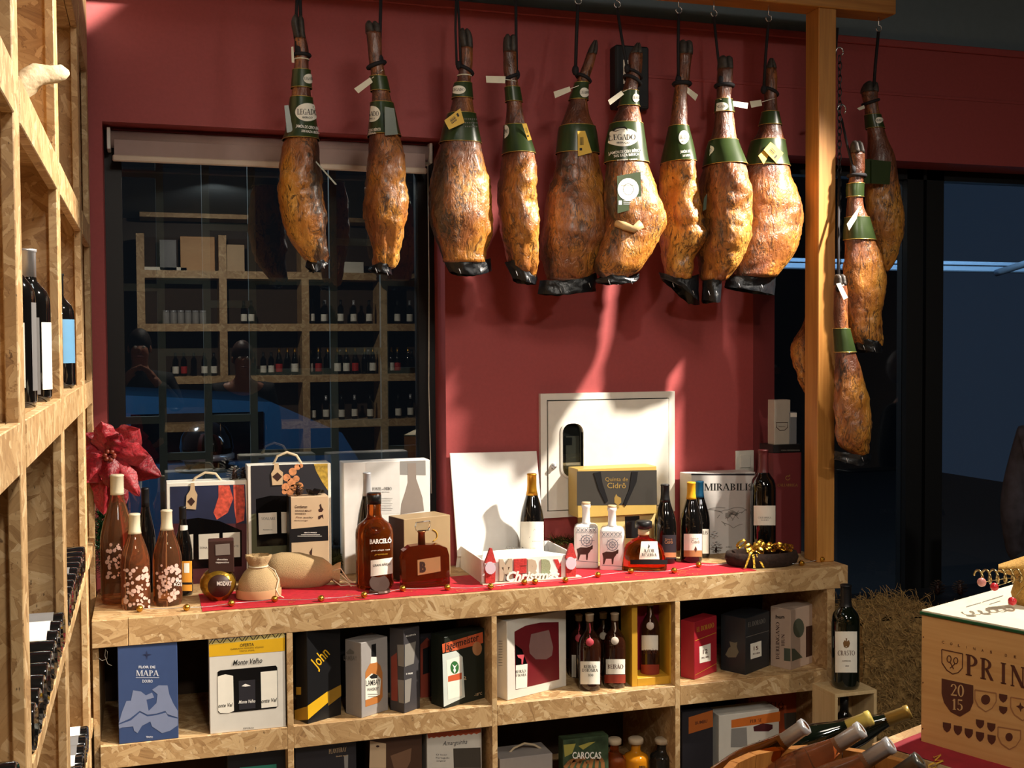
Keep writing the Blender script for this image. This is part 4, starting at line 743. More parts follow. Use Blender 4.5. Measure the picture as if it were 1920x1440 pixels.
handle(t, [(356, 912), (366, 896), (385, 886), (404, 888), (418, 905)], YG, cA([(708, 545), (712, 500), (735, 498), (740, 545), (755, 575), (745, 670), (680, 665), (685, 580)]), cA([(690, 618), (716, 590), (740, 618), (716, 648)]))
t = gbox('gift_box', 'tall wine gift box printed with grapes and a yellow leaf', 'gift box', Y=YG - .02, x=(464, 620), ytop=874, depth=.1, mat=PAPER)
slab(t, P_(cB, [(135, 150), (785, 130), (790, 420), (140, 560)]), CHARC, 'photo_print'); slab(t, P_(cB, [(140, 560), (790, 420), (790, 1000), (145, 1010)]), OLIVE, 'photo_print', .0004); slab(t, P_(cB, [(668, 135), (785, 130), (788, 360), (740, 290), (690, 200)]), M('print_leaf_yellow', '#b8963a', .5, var=.4, vsc=80), 'leaf_print', .0008)
gp = [ell(x, y, r, r, 12) for x, y, r in ((440, 250, 32), (490, 200, 34), (480, 290, 36), (430, 330, 34), (470, 370, 30), (550, 320, 30), (520, 260, 28), (530, 160, 26), (560, 150, 18), (420, 370, 22), (495, 335, 28))]; slab(t, P_(cB, *gp), GRAPE, 'grape_print', .0008)
slab(t, P_(cB, [(180, 430), (300, 402), (440, 405), (440, 820), (188, 832)]), FILM, 'window_film', .001); slab(t, P_(cB, [(200, 550), (355, 542), (358, 720), (205, 732)], [(392, 540), (440, 540), (440, 718), (396, 718)]), PAPER, 'bottle_label', .0014); pr(t, T(cB, 'SOALARE', 285, 595, 120, 22, 'serif') + T(cB, 'RESERVA', 280, 690, 80, 10), GREY, off=.0018)
handle(t, [(512, 872), (520, 855), (538, 848), (556, 854), (566, 870)], YG - .02, cB([(330, 180), (335, 130), (370, 128), (378, 180), (408, 205), (405, 310), (318, 315), (308, 215)]), cB([(318, 242), (362, 205), (400, 242), (362, 282)]))
# pine cones
def cone(label, p, r, mat, tilt=0., s=1.):
    t = thing('pine_cone', label, 'pine cone', p, random.random() * 6, 'pine cones'); m = MB(); n = 34
    MB().lathe([(.1 * r, 0), (.34 * r, .2 * r), (.36 * r, .8 * r), (.22 * r, 1.5 * r), (.05 * r, 1.8 * r)], 10).build('core', CHOC, t); m = MB()
    for i in range(46):
        f = i / 46; a = i * 2.4; rr = r * (math.sin(PI * (.12 + .86 * f)) ** .7); z = r * 1.9 * f; c, s_ = math.cos(a), math.sin(a); w = r * .24
        o = Vector((c * rr, s_ * rr, z + r * .14)); q = Vector((-s_, c, 0)); b_ = Vector((c * rr * .35, s_ * rr * .35, z)); m.add([b_ - q * w * .4, b_ + q * w * .4, o + q * w, o + Vector((c, s_, .6)) * r * .12, o - q * w], [(0, 1, 2, 3, 4)])
    o = m.build('scales', mat, t); o['kind'] = 'stuff'; return t
PCS = M('silvered_cone', '#8a8478', .35, .5); PCB = M('brown_cone', '#4a3524', .6); PCG = M('gilded_cone', '#6b5228', .35, .5)
def ontop(px, py, Y): return oY(px, py, Y)
cone('silvery pine cone on the gift boxes under the window', oY(440, 904, 4.13), .028, PCS); cone('brown pine cone on the gift boxes under the window', oY(456, 902, 4.16), .024, PCB)
# round chocolate liqueur bottle
p = oZ(411, 1130, CT) + Vector((0, .05, 0)); t = thing('liqueur_bottle', 'round gold foil liqueur bottle with brown carton sleeve', 'bottle', p, face_cam(p)); R = .0575; t['r_'] = R
MB().lathe([(.03, 0)] + [(R * math.cos(a), R * .93 + R * .93 * math.sin(a)) for a in [-.95 + i * .16 for i in range(14)]] + [(.02, R * 1.92)], 26).build('bottle_body', M('gold_foil_wrap', '#b08a30', .3, .8, var=.15, vsc=120, bump=.4), t)
f = mapF(t, R * .99); 
def disc(cx, cy, rx, ry, k): return [oY(cx + rx * math.cos(a), cy + ry * math.sin(a), p.y - k) - Vector(t.location) for a in [2 * PI * i / 22 for i in range(22)]]
def unrot(q): a = -t.rotation_euler.z; return Vector((q.x * math.cos(a) - q.y * math.sin(a), q.x * math.sin(a) + q.y * math.cos(a), q.z))
m = MB(); m.lathe([(.0, .0), (.036, -.001), (.0365, -.006)], 22, (0.004, -R * 1.0, R * .95), mat=Matrix.Rotation(PI / 2, 3, 'X') @ Matrix.Scale(1, 3)); o = m.build('round_seal', CHOC, t); m = MB(); m.polys(T(cA, 'MOZART', 928, 1145, 95, 26, bold=.03), mapF(t, R + .0012)); m.build('seal_lettering', INKW, o, fix=False)
a_ = oY(391, 1066, p.y) - p; b_ = oY(438, 1010, p.y) - p; bx('carton_sleeve', CHOC, (a_.x, b_.x, -.03, .03, .092, b_.z), t, False, .002); pr(t, P_(cA, [(870, 895), (962, 888), (965, 960), (872, 965)]), M('sleeve_window', '#8a8078', .3), 'sleeve_window', .0312); pr(t, T(cA, 'chocolate', 915, 990, 70, 12) + T(cA, 'cappuccino', 915, 1008, 85, 12), INKW, off=.0315)
# whiskey box in front of the grape gift box
t = gbox('whiskey_box', 'narrow cream and black whiskey carton before the grape gift box', 'box', Y=3.98, x=(545, 616), ytop=933, depth=.075, mat=M('cream_card', '#c9ae8c', .6)); slab(t, P_(cB, [(468, 685), (788, 655), (790, 780), (470, 800)]), BLACK, 'black_stripe'); bx('black_side', BLACK, (-.006, 0, 0, .075, 0, t['h_'] * 1.01), t)
pr(t, T(cB, 'Gentleman', 560, 495, 105, 26, shear=.3) + T(cB, 'SINGLE MALT', 580, 530, 140, 15) + T(cB, 'WHISKEY', 555, 555, 95, 15) + T(cB, 'Fine quality', 590, 585, 150, 16, bold=0, shear=.3) + T(cB, 'Blended and aged', 560, 612, 110, 10), CHOC); pr(t, T(cB, 'ABRATA WHISKEY', 640, 714, 110, 9) + P_(cB, rect(530, 742, 735, 745), rect(560, 730, 720, 733)), INKW)
slab(t, P_(cB, [(715, 480), (728, 470), (735, 500), (750, 520), (735, 540), (712, 540), (705, 520), (720, 510)], [(705, 575), (745, 560), (750, 600), (735, 580), (720, 600), (705, 602)], [(630, 880), (655, 840), (652, 900), (665, 945), (615, 945), (640, 920)], [(670, 930), (675, 915), (678, 945), (670, 945)]), CHOC, 'figure_print')
cp = t.location + Vector((.03, .04, t['h_'])); cone('gilded pine cone lying on the cream whiskey carton', cp, .022, PCG)
rb = thing('black_ribbon', 'crumpled black ribbon on the cream whiskey carton', 'ribbon', t.location + Vector((.09, .04, t['h_']))); MB().grid(lambda u, v: (-.03 + .06 * u, -.02 + .04 * v, .012 + .012 * math.sin(u * 9 + v * 3) * (1 - u * .3)), 14, 5).build('ribbon_strip', BLACK, rb)
# jute bags
def bag(label, prof, mat3, seed, kn):
    t = thing('jute_bag', label, 'bag', (0, 0, 0), 0, None); m = MB(); n = 26; V = []
    for j, (r, z) in enumerate(prof):
        for i in range(n):
            a = 2 * PI * i / n; k = 1 + .10 * noise.noise(Vector((math.cos(a) * 1.6 + seed, math.sin(a) * 1.6, z * 30))) + .10 * math.sin(a * 9 + seed) * sstep(.55, .85, j / len(prof))
            V.append(mat3 @ Vector((r * k * math.cos(a), r * k * math.sin(a) * .85, z)))
    J = len(prof); m.add(V, [(j * n + i, j * n + (i + 1) % n, (j + 1) * n + (i + 1) % n, (j + 1) * n + i) for j in range(J - 1) for i in range(n)] + [list(range(n))], True); m.build('sack', JUTE, t); return t
p = oZ(488, 1126, CT) + Vector((0, .05, 0)); t = bag('small upright jute bag with gathered neck', [(.03, .0), (.066, .004), (.071, .03), (.064, .06), (.046, .085), (.03, .1), (.028, .106), (.035, .118), (.042, .135), (.04, .14)], Matrix.Identity(3), 2., 0); t.location = p
MB().tube([(.03 * math.cos(a), .027 * math.sin(a), .103) for a in [2 * PI * i / 16 for i in range(16)]], .003, 6, True).build('drawstring', M('cotton_cord', '#d8cbb0', .8), t); MB().tube([(.028, -.01, .103), (.05, -.02, .09), (.062, -.03, .06), (.052, -.045, .03), (.06, -.05, .012), (.075, -.05, .004)], .0022, 6).build('drawstring_end', M('cotton_cord'), t)
band = MB(); band.lathe([(.0725, .004), (.0735, .012), (.0735, .026), (.072, .032)], 26, sy=.86, cap=False).build('hem_band', M('peach_cloth', '#c79a6e', .8), t)
p = oZ(520, 1112, CT) + Vector((0, .09, .06)); rot = Matrix.Rotation(math.radians(95), 3, 'Y'); rot = Matrix.Rotation(math.radians(-8), 3, 'Z') @ rot
t = bag('large jute sack lying on its side with loose cords', [(.012, -.035), (.05, -.02), (.062, .02), (.063, .08), (.06, .12), (.05, .16), (.035, .185), (.025, .195), (.034, .21), (.038, .222)], rot, 5., 0); t.location = p
q = rot @ Vector((0, 0, .195))
for k, (dx, dz) in enumerate(((.1, -.052), (.13, -.05), (.07, -.055), (.12, -.046))): MB().tube([q + Vector((0, -.02, .01 - .01 * k)), q + Vector((.025, -.03, .02 - .02 * k)), q + Vector((.05, -.035, -.02 - .006 * k)), q + Vector((dx, -.04 - .01 * k, dz))], .0022, 6).build('cord', M('cotton_cord'), t)
# white box with bottle silhouette, dark bottle before it
t = gbox('gift_box', 'white wine box with a grey bottle silhouette under the window corner', 'gift box', Y=4.08, x=(644, 806), ytop=868, depth=.09, mat=WHITE); slab(t, P_(cB, [(1395, 112), (1610, 105), (1612, 230), (1395, 225)]), GREYB, 'grey_panel'); slab(t, P_(cB, [(1458, 130), (1530, 127), (1532, 260), (1560, 340), (1585, 420), (1598, 530), (1400, 560), (1408, 470), (1440, 370), (1462, 290)]), M('taupe_shape', '#8d8178', .55), 'bottle_silhouette', .0008)  # taupe bottle shape laid flat on the box front
slab(t, P_(cB, [(1105, 125), (1390, 115), (1395, 555), (1110, 560)]), M('print_pale', '#d8d6d2', .55), 'pale_panel'); pr(t, T(cB, 'FONTE', 1200, 345, 75, 26, 'serif') + T(cB, 'DO', 1249, 350, 18, 10, 'serif') + T(cB, 'OURO', 1292, 343, 65, 26, 'serif') + T(cB, 'WHITE EDITION', 1245, 372, 120, 8) + [q for k in range(8) for q in P_(cB, rect(1238, 425 + k * 14, 1332 - (k % 3) * 8, 427 + k * 14))], CHARC, off=.0012)
t = bottle('wine_bottle', 'dark wine bottle with silver capsule before the white silhouette box', 688, 886, 40, CT, Y=4.0, kind='burgundy', cap=SILV, capz=.78)
# rum bottle
t = bottle('rum_bottle', 'tall amber rum bottle with black screw cap and white label', 703, 924, 72, CT, ybase=1108, kind='rum', glass=AMBER, cap=M('black_cap', '#121212', .35), capz=.885, capr=1.0)
lab(t, 695, 1048, 737, 1078, PAPER, 'label', slope=-6); pc(t, T(cB, 'GRAN AÑEJO', 1240, 985, 150, 20, rot=.12, bold=.01), INK); pc(t, T(cB, 'BARCELÓ', 1232, 785, 185, 38, rot=.06, bold=.035) + T(cB, 'gran añejo rum', 1230, 860, 160, 14, rot=.06, bold=0, shear=.3), INKW); pc(t, T(cB, 'premium', 1235, 895, 110, 16, rot=.06, bold=0, shear=.3), GOLDP)
f = mapC(t, t['r_'] + .0005); em = MB(); c0 = cB([(1180, 660)])[0]
for rr in (14, 10.5): em.tube([f(c0[0] + 3 + rr * math.cos(a), c0[1] + rr * .9 * math.sin(a)) for a in [2 * PI * i / 20 for i in range(20)]], .0012, 5, True)
em.build('embossed_crest', AMBER, t)
# beige box and flask bottle
t = gbox('gift_box', 'plain beige carton turned at an angle behind the square flask', 'box', base3=((733, 1085), (758, 1092), (845, 1080)), ytop=974, depth=.11, mat=M('beige_card', '#a08763', .5)); t['h_'] = t['h_']; MB().tube([mapF(t, .001)(809 + 11 * math.cos(a), 1004 + 11 * math.sin(a)) for a in [i * .3 - 1.4 for i in range(10)]], .0022, 5).build('gold_ring_print', GOLDP, t); bx('dark_side', M('print_dark_brown', '#4a2a1e', .5), (-.0008, 0, .001, t['d_'] - .001, .001, t['h_'] - .001), t)
p = oZ(795, 1104, CT) + Vector((0, .03, 0)); fx = lambda x, y: oY(x, y, p.y) - p; t = thing('liquor_flask', 'wide flat flask of red-brown spirit with crystal stopper', 'bottle', p, 0)
L_, R_ = fx(751, 1100).x, fx(841, 1090).x; ht = fx(795, 1020).z; m = MB(); out = [(L_ * .9, 0), (R_ * .94, 0), (R_, .012), (R_ * .98, ht * .72), (R_ * .9, ht * .9), (R_ * .6, ht * .985), (.014, ht), (-.014, ht), (L_ * .6, ht * .985), (L_ * .92, ht * .88), (L_, ht * .7), (L_ * .97, .012)]
def rprism(pts, dy, mat, nm, par, b=.006):
    m = MB(); cx_ = sum(q[0] for q in pts) / len(pts); cz_ = sum(q[1] for q in pts) / len(pts); n = len(pts); ins = lambda q, k: (cx_ + (q[0] - cx_) * k, cz_ + (q[1] - cz_) * k); k = 1 - b / .04; V = []
    for y, kk in ((-dy, k), (-dy + b, 1), (dy - b, 1), (dy, k)): V += [(ins(q, kk)[0], y, ins(q, kk)[1]) for q in pts]
    m.add(V, [list(range(n)), [3 * n + i for i in range(n)]] + [(j * n + i, j * n + (i + 1) % n, (j + 1) * n + (i + 1) % n, (j + 1) * n + i) for j in range(3) for i in range(n)]); return m.build(nm, mat, par)
rprism(out, .026, AMBER2, 'flask_body', t); nt = fx(795, 998).z; MB().lathe([(.013, ht - .002), (.012, nt), (.015, nt + .002), (.015, nt + .006)], 16).build('neck', M('copper_collar', '#a86a42', .3, .8), t)
st0 = fx(795, 980).z; rprism([(-.018, nt + .006), (.024, nt + .006), (.03, nt + .018), (.03, st0 + .006), (-.018, st0 + .002), (-.022, nt + .02)], .012, CRYST, 'crystal_stopper', t, .003)
m = MB(); f = lambda u, v: oY(u, v, p.y - .0275) - p; m.polys(P_(cB, [(1542, 945), (1735, 915), (1738, 1040), (1545, 1075)]), f); m.build('copper_label', M('copper_label', '#d09a6c', .35, .5), t, fix=False); m = MB(); f2 = lambda u, v: oY(u, v, p.y - .0282) - p; m.polys(T(cB, 'B', 1588, 1003, 52, 82, bold=.06), f2); m.build('label_letter', CHOC, t, fix=False)
# wax seal clasp
p = oZ(712, 1112, CT); t = thing('round_clasp', 'brown open round tin lying before the rum bottle', 'tin', p); MB().lathe([(.0, .002), (.034, .002), (.036, .006), (.033, .012), (.028, .008), (0, .007)], 20, smooth=False).build('base', M('brown_tin', '#5a4238', .35, .4), t); MB().lathe([(0, 0), (.033, 0), (.035, .004), (.033, .008), (0, .007)], 20, (0.004, .03, .024), smooth=False, mat=Matrix.Rotation(.9, 3, 'X')).build('lid', M('brown_tin_lid', '#4a342c', .4, .3), t)
# open white gift box with bottle inside
A = oZ(857, 1058, CT); B = oZ(903, 1095, CT); C2 = oZ(1080, 1083, CT); d = (C2 - B); w = d.length; rzb = math.atan2(d.y, d.x); dep = .3
t = thing('gift_box', 'large open white presentation box with lid leaning up', 'gift box', (B.x, B.y, CT), rzb); hb = oY(903, 1050, B.y).z - CT
for nm, q in (('bottom', (0, w, 0, dep, 0, .004)), ('front_side', (0, w, 0, .006, .004, hb)), ('back_side', (0, w, dep - .006, dep, .004, hb)), ('left_side', (0, .006, .006, dep - .006, .004, hb)), ('right_side', (w - .006, w, .006, dep - .006, .004, hb))): bx(nm, WHITE, q, t, False, .001)
m = MB(); m.add([(.008, .02, hb - .012), (w - .008, .008, hb - .012), (w - .1, .2, hb - .008), (.06, .2, hb - .008)], [(0, 1, 2, 3)]); m.prism([(.008, .008), (w - .008, .008), (w * .62, dep * .62), (w * .3, dep * .62)], lambda u, v, dd: (u, v, hb - .014 + dd), .01); m.build('card_insert', WHITE, t)
pr(t, T(cC, 'ANTERRIORE 94', 550, 1118, 230, 16, 'serif', rot=.03), GREY, 'lettering', hb - .003, 'T')
LB = [oY(x, y, 3.985) for x, y in ((858, 1012), (1022, 1010), (1006, 846), (844, 850))]; ld = thing('box_lid', 'upright white lid of the open presentation box', 'lid', (LB[0].x, 3.985, CT)); 
yb0 = 4.045
LB = [oY(858, 1012, yb0), oY(1022, 1008, yb0), oY(1006, 846, yb0 + .055), oY(844, 850, yb0 + .055)]; n_ = Vector((0, .008, 0)); LB0 = [Vector((q.x, q.y, CT)) for q in LB[:2]]
ld.location = (LB[0].x, yb0, CT); m = MB(); V = [LB[0] * 1, LB[1] * 1, LB[2], LB[3]]; V[0].z = CT + hb * .55; V[1].z = CT + hb * .55; m.add([v - ld.location for v in V] + [v + n_ - ld.location for v in V], [(0, 1, 2, 3), (7, 6, 5, 4)] + [(i, (i + 1) % 4, 4 + (i + 1) % 4, 4 + i) for i in range(4)]); m.build('panel', WHITE, ld); m = MB(); m.add([V[0] + n_ - ld.location, V[1] + n_ - ld.location, (V[1].x - ld.location.x, .03, 0), (0, .03, 0)], [(0, 1, 2, 3)]); m.build('hinge_flap', WHITE, ld)
t = bottle('wine_bottle', 'dark wine bottle with gold neck and white label in the open white box', 997, 888, 46, CT + .004, Y=3.98, kind='burgundy', cap=M('gold_capsule', '#c08a28', .3, .7), capz=.77); lab(t, 974, 978, 1021, 1040, PAPER); pc(t, T(cC, 'anterriore', 640, 1078, 60, 7, bold=0) + [cC(q) for q in strip([(590, 1060), (625, 1000), (665, 1062)], 1.5)], GREY)
# MERRY Christmas sign
p = oZ(905, 1098, CT); q = oZ(1090, 1083, CT); d = q - p; t = thing('christmas_sign', 'wooden letter sign reading MERRY Christmas with two gnomes', 'sign', (p.x, p.y, CT), math.atan2(d.y, d.x)); wS = d.length
bx('base', M('pale_wood', '#d8ccb8', .6), (0, wS, -.002, .03, 0, .005), t)
mf = mapF(t, 0)
def letter(P, mat, nm, th=.008, y=0.):
    m = MB(); f = mapF(t, -y)
    for q in P: m.prism([(a.x, a.z) for a in [f(*s_) for s_ in q]], lambda u, v, dd: (u, y + dd, v), th)
    return m.build(nm, mat, t)
for ch_, cx_, mt in (('M', 440, M('sign_white', '#b4a68e', .6)), ('E', 535, M('sign_red', '#b3322e', .6, var=.3, vsc=200)), ('R', 622, M('sign_white')), ('R', 710, M('sign_glitter', '#8f9a78', .5, var=.5, vsc=500)), ('Y', 788, M('sign_red'))): letter(T(cC, ch_, cx_, 1262, 82, 120, rot=.05, bold=.08), mt, 'letter', .008, .01)
letter(T(cC, 'Christmas', 615, 1300, 340, 62, rot=.04, bold=.03, shear=.3), INKW, 'script_lettering', .004, .002)
for gx_, gy_, mt in ((340, 1240, 'sign_red'), (858, 1210, 'sign_white')):
    letter([cC([(gx_ - 28, gy_ + 110), (gx_ + 32, gy_ + 105), (gx_ + 34, gy_ + 10), (gx_ - 30, gy_ + 10)])], M('sign_red'), 'gnome_body', .012); letter([cC(ell(gx_ + 2, gy_ + 12, 34, 40, 14))], M('gnome_beard', '#cbbcc8', .8), 'gnome_beard', .006, -.006); letter([cC([(gx_ - 34, gy_ - 20), (gx_ + 38, gy_ - 22), (gx_ + 12, gy_ - 115), (gx_, gy_ - 115)])], M('sign_red'), 'gnome_hat', .012)
# two white porcelain bottles
def porcelain(label, cx, base, top, wpx, off):
    p = oZ(cx, base, CT) + Vector((.01, .035, 0)); t = thing('porcelain_bottle', label, 'bottle', p, face_cam(p), 'white porcelain bottles with bull print'); dp = (p - CAM).dot(R3 @ Vector((0, 0, 1))); w = wpx / 2 * dp / F; H = oY(cx, top, p.y).z - CT; PW = M('white_porcelain', '#dedbd8', .2, coat=.4); hb = H * .66
    rs = [(0, .94), (.004, 1), (hb * .9, 1), (hb * .96, .93), (hb, .75), (hb * 1.02, .4)]; m = MB(); V = []
    for z, k in rs: V += [(x * k, y * k, z) for x, y in rrect(-w, -w * .8, w, w * .8, w * .25, 4)]
    n = len(V) // len(rs); m.add(V, [(j * n + i, j * n + (i + 1) % n, (j + 1) * n + (i + 1) % n, (j + 1) * n + i) for j in range(len(rs) - 1) for i in range(n)] + [list(range(n)), [(len(rs) - 1) * n + i for i in range(n)]], True); m.build('bottle_body', PW, t)
    MB().lathe([(w * .5, hb), (w * .34, hb * 1.06), (w * .32, H * .9), (w * .38, H * .92), (w * .38, H * .965)], 18).build('neck', PW, t); MB().lathe([(w * .36, H * .965), (w * .37, H * .998), (w * .3, H)], 16).build('cork', TAN, t)
    ty = w * .8; M_ = lambda *P: [[(x + off[0], y + off[1]) for x, y in cC(q)] for q in P]
    pr(t, M_([(895, 1130), (920, 1118), (960, 1120), (990, 1112), (985, 1140), (970, 1160), (965, 1200), (957, 1200), (955, 1165), (920, 1165), (908, 1200), (900, 1200), (902, 1160)], [(985, 1110), (1000, 1105), (998, 1130), (985, 1135)]), CHOC, 'bull_print', ty + .0008)
    L = []
    for i in range(5): x = 900 + i * 28; L += [(x, 992), ] 
    ORN = [strip([(895 + i * 26, 995), (915 + i * 26, 1020)], 3) + strip([(915 + i * 26, 995), (895 + i * 26, 1020)], 3) for i in range(5)]; ORN = [q for o in ORN for q in o] + strip([(890, 990), (1025, 990)], 2) + strip([(890, 1025), (1025, 1025)], 2) + strip(ell(960, 1075, 36, 36, 12) + [(996, 1075)], 4) + strip(ell(960, 1075, 20, 20, 8) + [(980, 1075)], 4) + strip([(912, 1075), (1010, 1075)], 2) + strip([(960, 1034), (960, 1115)], 2) + strip([(925, 1040), (1000, 1110)], 2) + strip([(1000, 1040), (925, 1110)], 2) + strip([(892, 1205), (1035, 1215)], 3)
    o_ = pr(t, M_(*ORN), M('print_slate', '#5a6272', .5), 'tile_print', ty + .0008); o_['kind'] = 'stuff'; return t
t1 = porcelain('white porcelain bottle with bull print, farther from the bell-shaped bottle', 1101, 1066, 941, 45, (0, 0)); t2 = porcelain('white porcelain bottle with black badge beside the bell-shaped bottle', 1150, 1070, 947, 46, (48, 8))
pr(t2, [[(1153 + x, 1012 + y) for x, y in q] for q in [rrect(-10, -7, 11, 8, 4)]], BLACK, 'badge', .0215 + .003)
# stacked gold and black wine boxes
t = gbox('gift_box', 'pale yellow wine box under the black and gold one', 'gift box', Y=4.0, x=(1098, 1232), ytop=969, depth=.085, mat=M('pale_gold_card', '#c8b478', .5)); slab(t, P_(cC, [(1205, 920), (1300, 915), (1298, 1060), (1210, 1060)]), BLACK, 'black_ribbon'); pr(t, T(cC, 'de', 1228, 962, 22, 20, 'sans'), INKBR); hz_ = CT + t['h_']
t = gbox('gift_box', 'black and gold wine box with ribbon handles, laid on the pale yellow box', 'gift box', Y=3.985, x=(1083, 1231), ytop=880, Z=hz_, depth=.1, mat=M('gold_card', '#b79a52', .45)); slab(t, P_(cC, [(897, 630), (1410, 622), (1412, 845), (897, 850)]), M('charcoal_card', '#34312c', .5), 'black_panel')
pr(t, T(cC, 'Quinta de', 1152, 680, 145, 26, bold=0) + T(cC, 'Cidrô', 1152, 720, 120, 36, bold=.004) + P_(cC, [(1150, 775), (1158, 790), (1180, 800), (1182, 830), (1160, 850), (1138, 830), (1138, 800)], [(1154, 850), (1164, 850), (1168, 865), (1150, 865)]), INKG, off=.0012)
for P in ([(1005, 640), (1050, 632), (1060, 700), (1098, 820), (1080, 835), (1035, 740)], [(1250, 632), (1290, 632), (1280, 700), (1235, 800), (1210, 855), (1195, 840), (1235, 740)]): MB().prism([(a.x, a.z) for a in [mapF(t, .003)(*s_) for s_ in cC(P)]], lambda u, v, dd: (u, -.0035 + dd, v), .002).build('ribbon_handle', BLACK, t)
# bell-shaped spirit bottle
p = oZ(1207, 1074, CT) + Vector((.02, .045, 0)); t = thing('spirit_bottle', 'low bell-shaped bottle of amber spirit with white label', 'bottle', p, face_cam(p)); R = 44 * (p - CAM).dot(R3 @ Vector((0, 0, 1))) / F; t['r_'] = R * .97; S = oY(1207, 976, p.y).z - CT
pfb = [(.9, 0), (1, .03), (.98, .12), (.93, .25), (.86, .4), (.74, .52), (.5, .62), (.26, .66), (.22, .7), (.22, .8)]; MB().lathe([(r * R, z * S) for r, z in pfb], 30, sy=.6).build('glass_body', HONEY, t); MB().lathe([(.23 * R, .72 * S), (.24 * R, .73 * S), (.24 * R, .84 * S)], 18).build('neck_seal', TAN, t); MB().lathe([(.26 * R, .84 * S), (.36 * R, .86 * S), (.36 * R, .98 * S), (.3 * R, S), (0, S)], 20).build('stopper', BLACK, t)
def bell(px, py, k=1.0):
    y = p.y
    for _ in range(5):
        w = oY(px, py, y) - p; z = min(max(w.z / S, 0), .79); i = max(j for j in range(len(pfb)) if pfb[j][1] <= z); a, b = pfb[i], pfb[min(i + 1, len(pfb) - 1)]; r = (a[0] + (b[0] - a[0]) * ((z - a[1]) / max(1e-6, b[1] - a[1]))) * R; a_ = -t.rotation_euler.z; lx = w.x * math.cos(a_) - w.y * math.sin(a_); c = max(-.97, min(.97, lx / r)); ly = -.6 * r * math.sqrt(1 - c * c) - .0015 * k; y = p.y + (lx * math.sin(-a_) + ly * math.cos(-a_))
    return Vector((lx, ly, w.z))
m = MB(); X_ = cC([(1297, 1080), (1428, 1195)]); m.grid(lambda u, v: bell(X_[0][0] + (X_[1][0] - X_[0][0]) * (.5 + (u - .5) * (.78 + .22 * v)), X_[0][1] + (X_[1][1] - X_[0][1]) * v), 10, 8); m.build('label', PAPER, t, fix=False); m = MB(); m.polys(T(cC, 'AZOR', 1362, 1140, 70, 22, 'serif') + T(cC, 'RESERVA', 1362, 1166, 96, 20, 'serif') + P_(cC, [(1358, 1095), (1366, 1110), (1362, 1125), (1354, 1118)]), lambda u, v: bell(u, v, 1.8)); m.build('lettering', INK, t, fix=False)
m = MB(); X_ = cC([(1240, 1198), (1480, 1228)]); m.grid(lambda u, v: bell(X_[0][0] + (X_[1][0] - X_[0][0]) * u, X_[0][1] + (X_[1][1] - X_[0][1]) * v), 14, 2); m.build('black_band', BLACK, t, fix=False)
# dark bottles on the right
t = bottle('wine_bottle', 'all-black wine bottle with dark label beside the bell-shaped bottle', 1247, 908, 42, CT, Y=3.9, kind='burgundy', cap=BLACK, capz=.78); lab(t, 1242, 1003, 1273, 1048, CHARC); lab(t, 1242, 1036, 1273, 1045, M('copper_label'), 'label_band', t['r_'] + .001); pc(t, T(cD, 'Cidrô', 215, 1105, 60, 26, bold=0) + T(cD, 'Quinta de', 215, 1083, 55, 12, bold=0), M('copper_label'))
t = bottle('wine_bottle', 'wine bottle with bright yellow capsule and cream label', 1296, 904, 42, CT, Y=3.89, kind='burgundy', cap=M('yellow_capsule', '#d8a020', .35), capz=.79); lab(t, 1282, 1001, 1317, 1044, PAPER); lab(t, 1282, 1032, 1317, 1044, M('tan_label', '#a8794e', .5), 'label_band', t['r_'] + .001); pc(t, T(cD, 'Quinta de', 410, 1078, 60, 11, bold=0) + T(cD, 'Cidrô', 416, 1102, 62, 24, bold=0) + P_(cD, [(418, 1135), (428, 1162), (420, 1182), (408, 1162)]), INKBR, r=t['r_'] + .0016)
t = bottle('wine_bottle', 'wine bottle with blue capsule behind the yellow capped one', 1312, 902, 38, CT, Y=3.968, kind='burgundy', cap=M('blue_capsule', '#1e6a98', .35), capz=.79); lab(t, 1300, 992, 1329, 1038, PAPER); pc(t, T(cD, 'LIS', 490, 1035, 38, 26, 'serif'), INK)
cone('dark pine cone against the mountain-print box, lower', oZ(1341, 1038, CT), .026, PCB); cone('dark pine cone against the mountain-print box, upper', oZ(1341, 1038, CT) + Vector((-.01, .01, .05)), .026, M('dark_cone', '#2c2620', .5))
# mountain print box, tall burgundy box, magnum
t = gbox('gift_box', 'grey-white wine box with mountain drawing and black title', 'gift box', Y=4.0, x=(1296, 1416), ytop=890, depth=.1, mat=M('pale_grey_card', '#c9c5c0', .55)); slab(t, P_(cD, [(385, 592), (860, 592), (860, 606), (385, 604)]), CHARC, 'top_edge'); pr(t, T(cD, 'MIRABILIS', 668, 692, 370, 52, 'serif'), INK)
SK = []
for a, b in (((500, 860), (600, 880)), ((520, 855), (640, 850)), ((600, 880), (660, 865)), ((660, 865), (740, 845)), ((740, 845), (800, 870)), ((560, 870), (620, 890)), ((580, 925), (600, 900)), ((620, 960), (700, 1000)), ((700, 1000), (770, 970)), ((610, 950), (640, 985)), ((680, 890), (740, 930)), ((650, 900), (700, 940)), ((700, 880), (640, 930)), ((740, 870), (690, 945)), ((640, 910), (660, 950)), ((720, 900), (770, 880)), ((660, 880), (700, 870)), ((760, 890), (800, 860))): SK += [cD(q) for q in strip([a, ((a[0] + b[0]) / 2 + 4, (a[1] + b[1]) / 2 - 7), b], 5)]
pr(t, SK + P_(cD, [(640, 890), (700, 870), (740, 890), (730, 910), (690, 900), (660, 930), (640, 920)]), M('pencil_grey', '#8f8a84', .6), 'mountain_drawing'); pr(t, T(cD, '2021', 665, 1142, 44, 10), GREY)
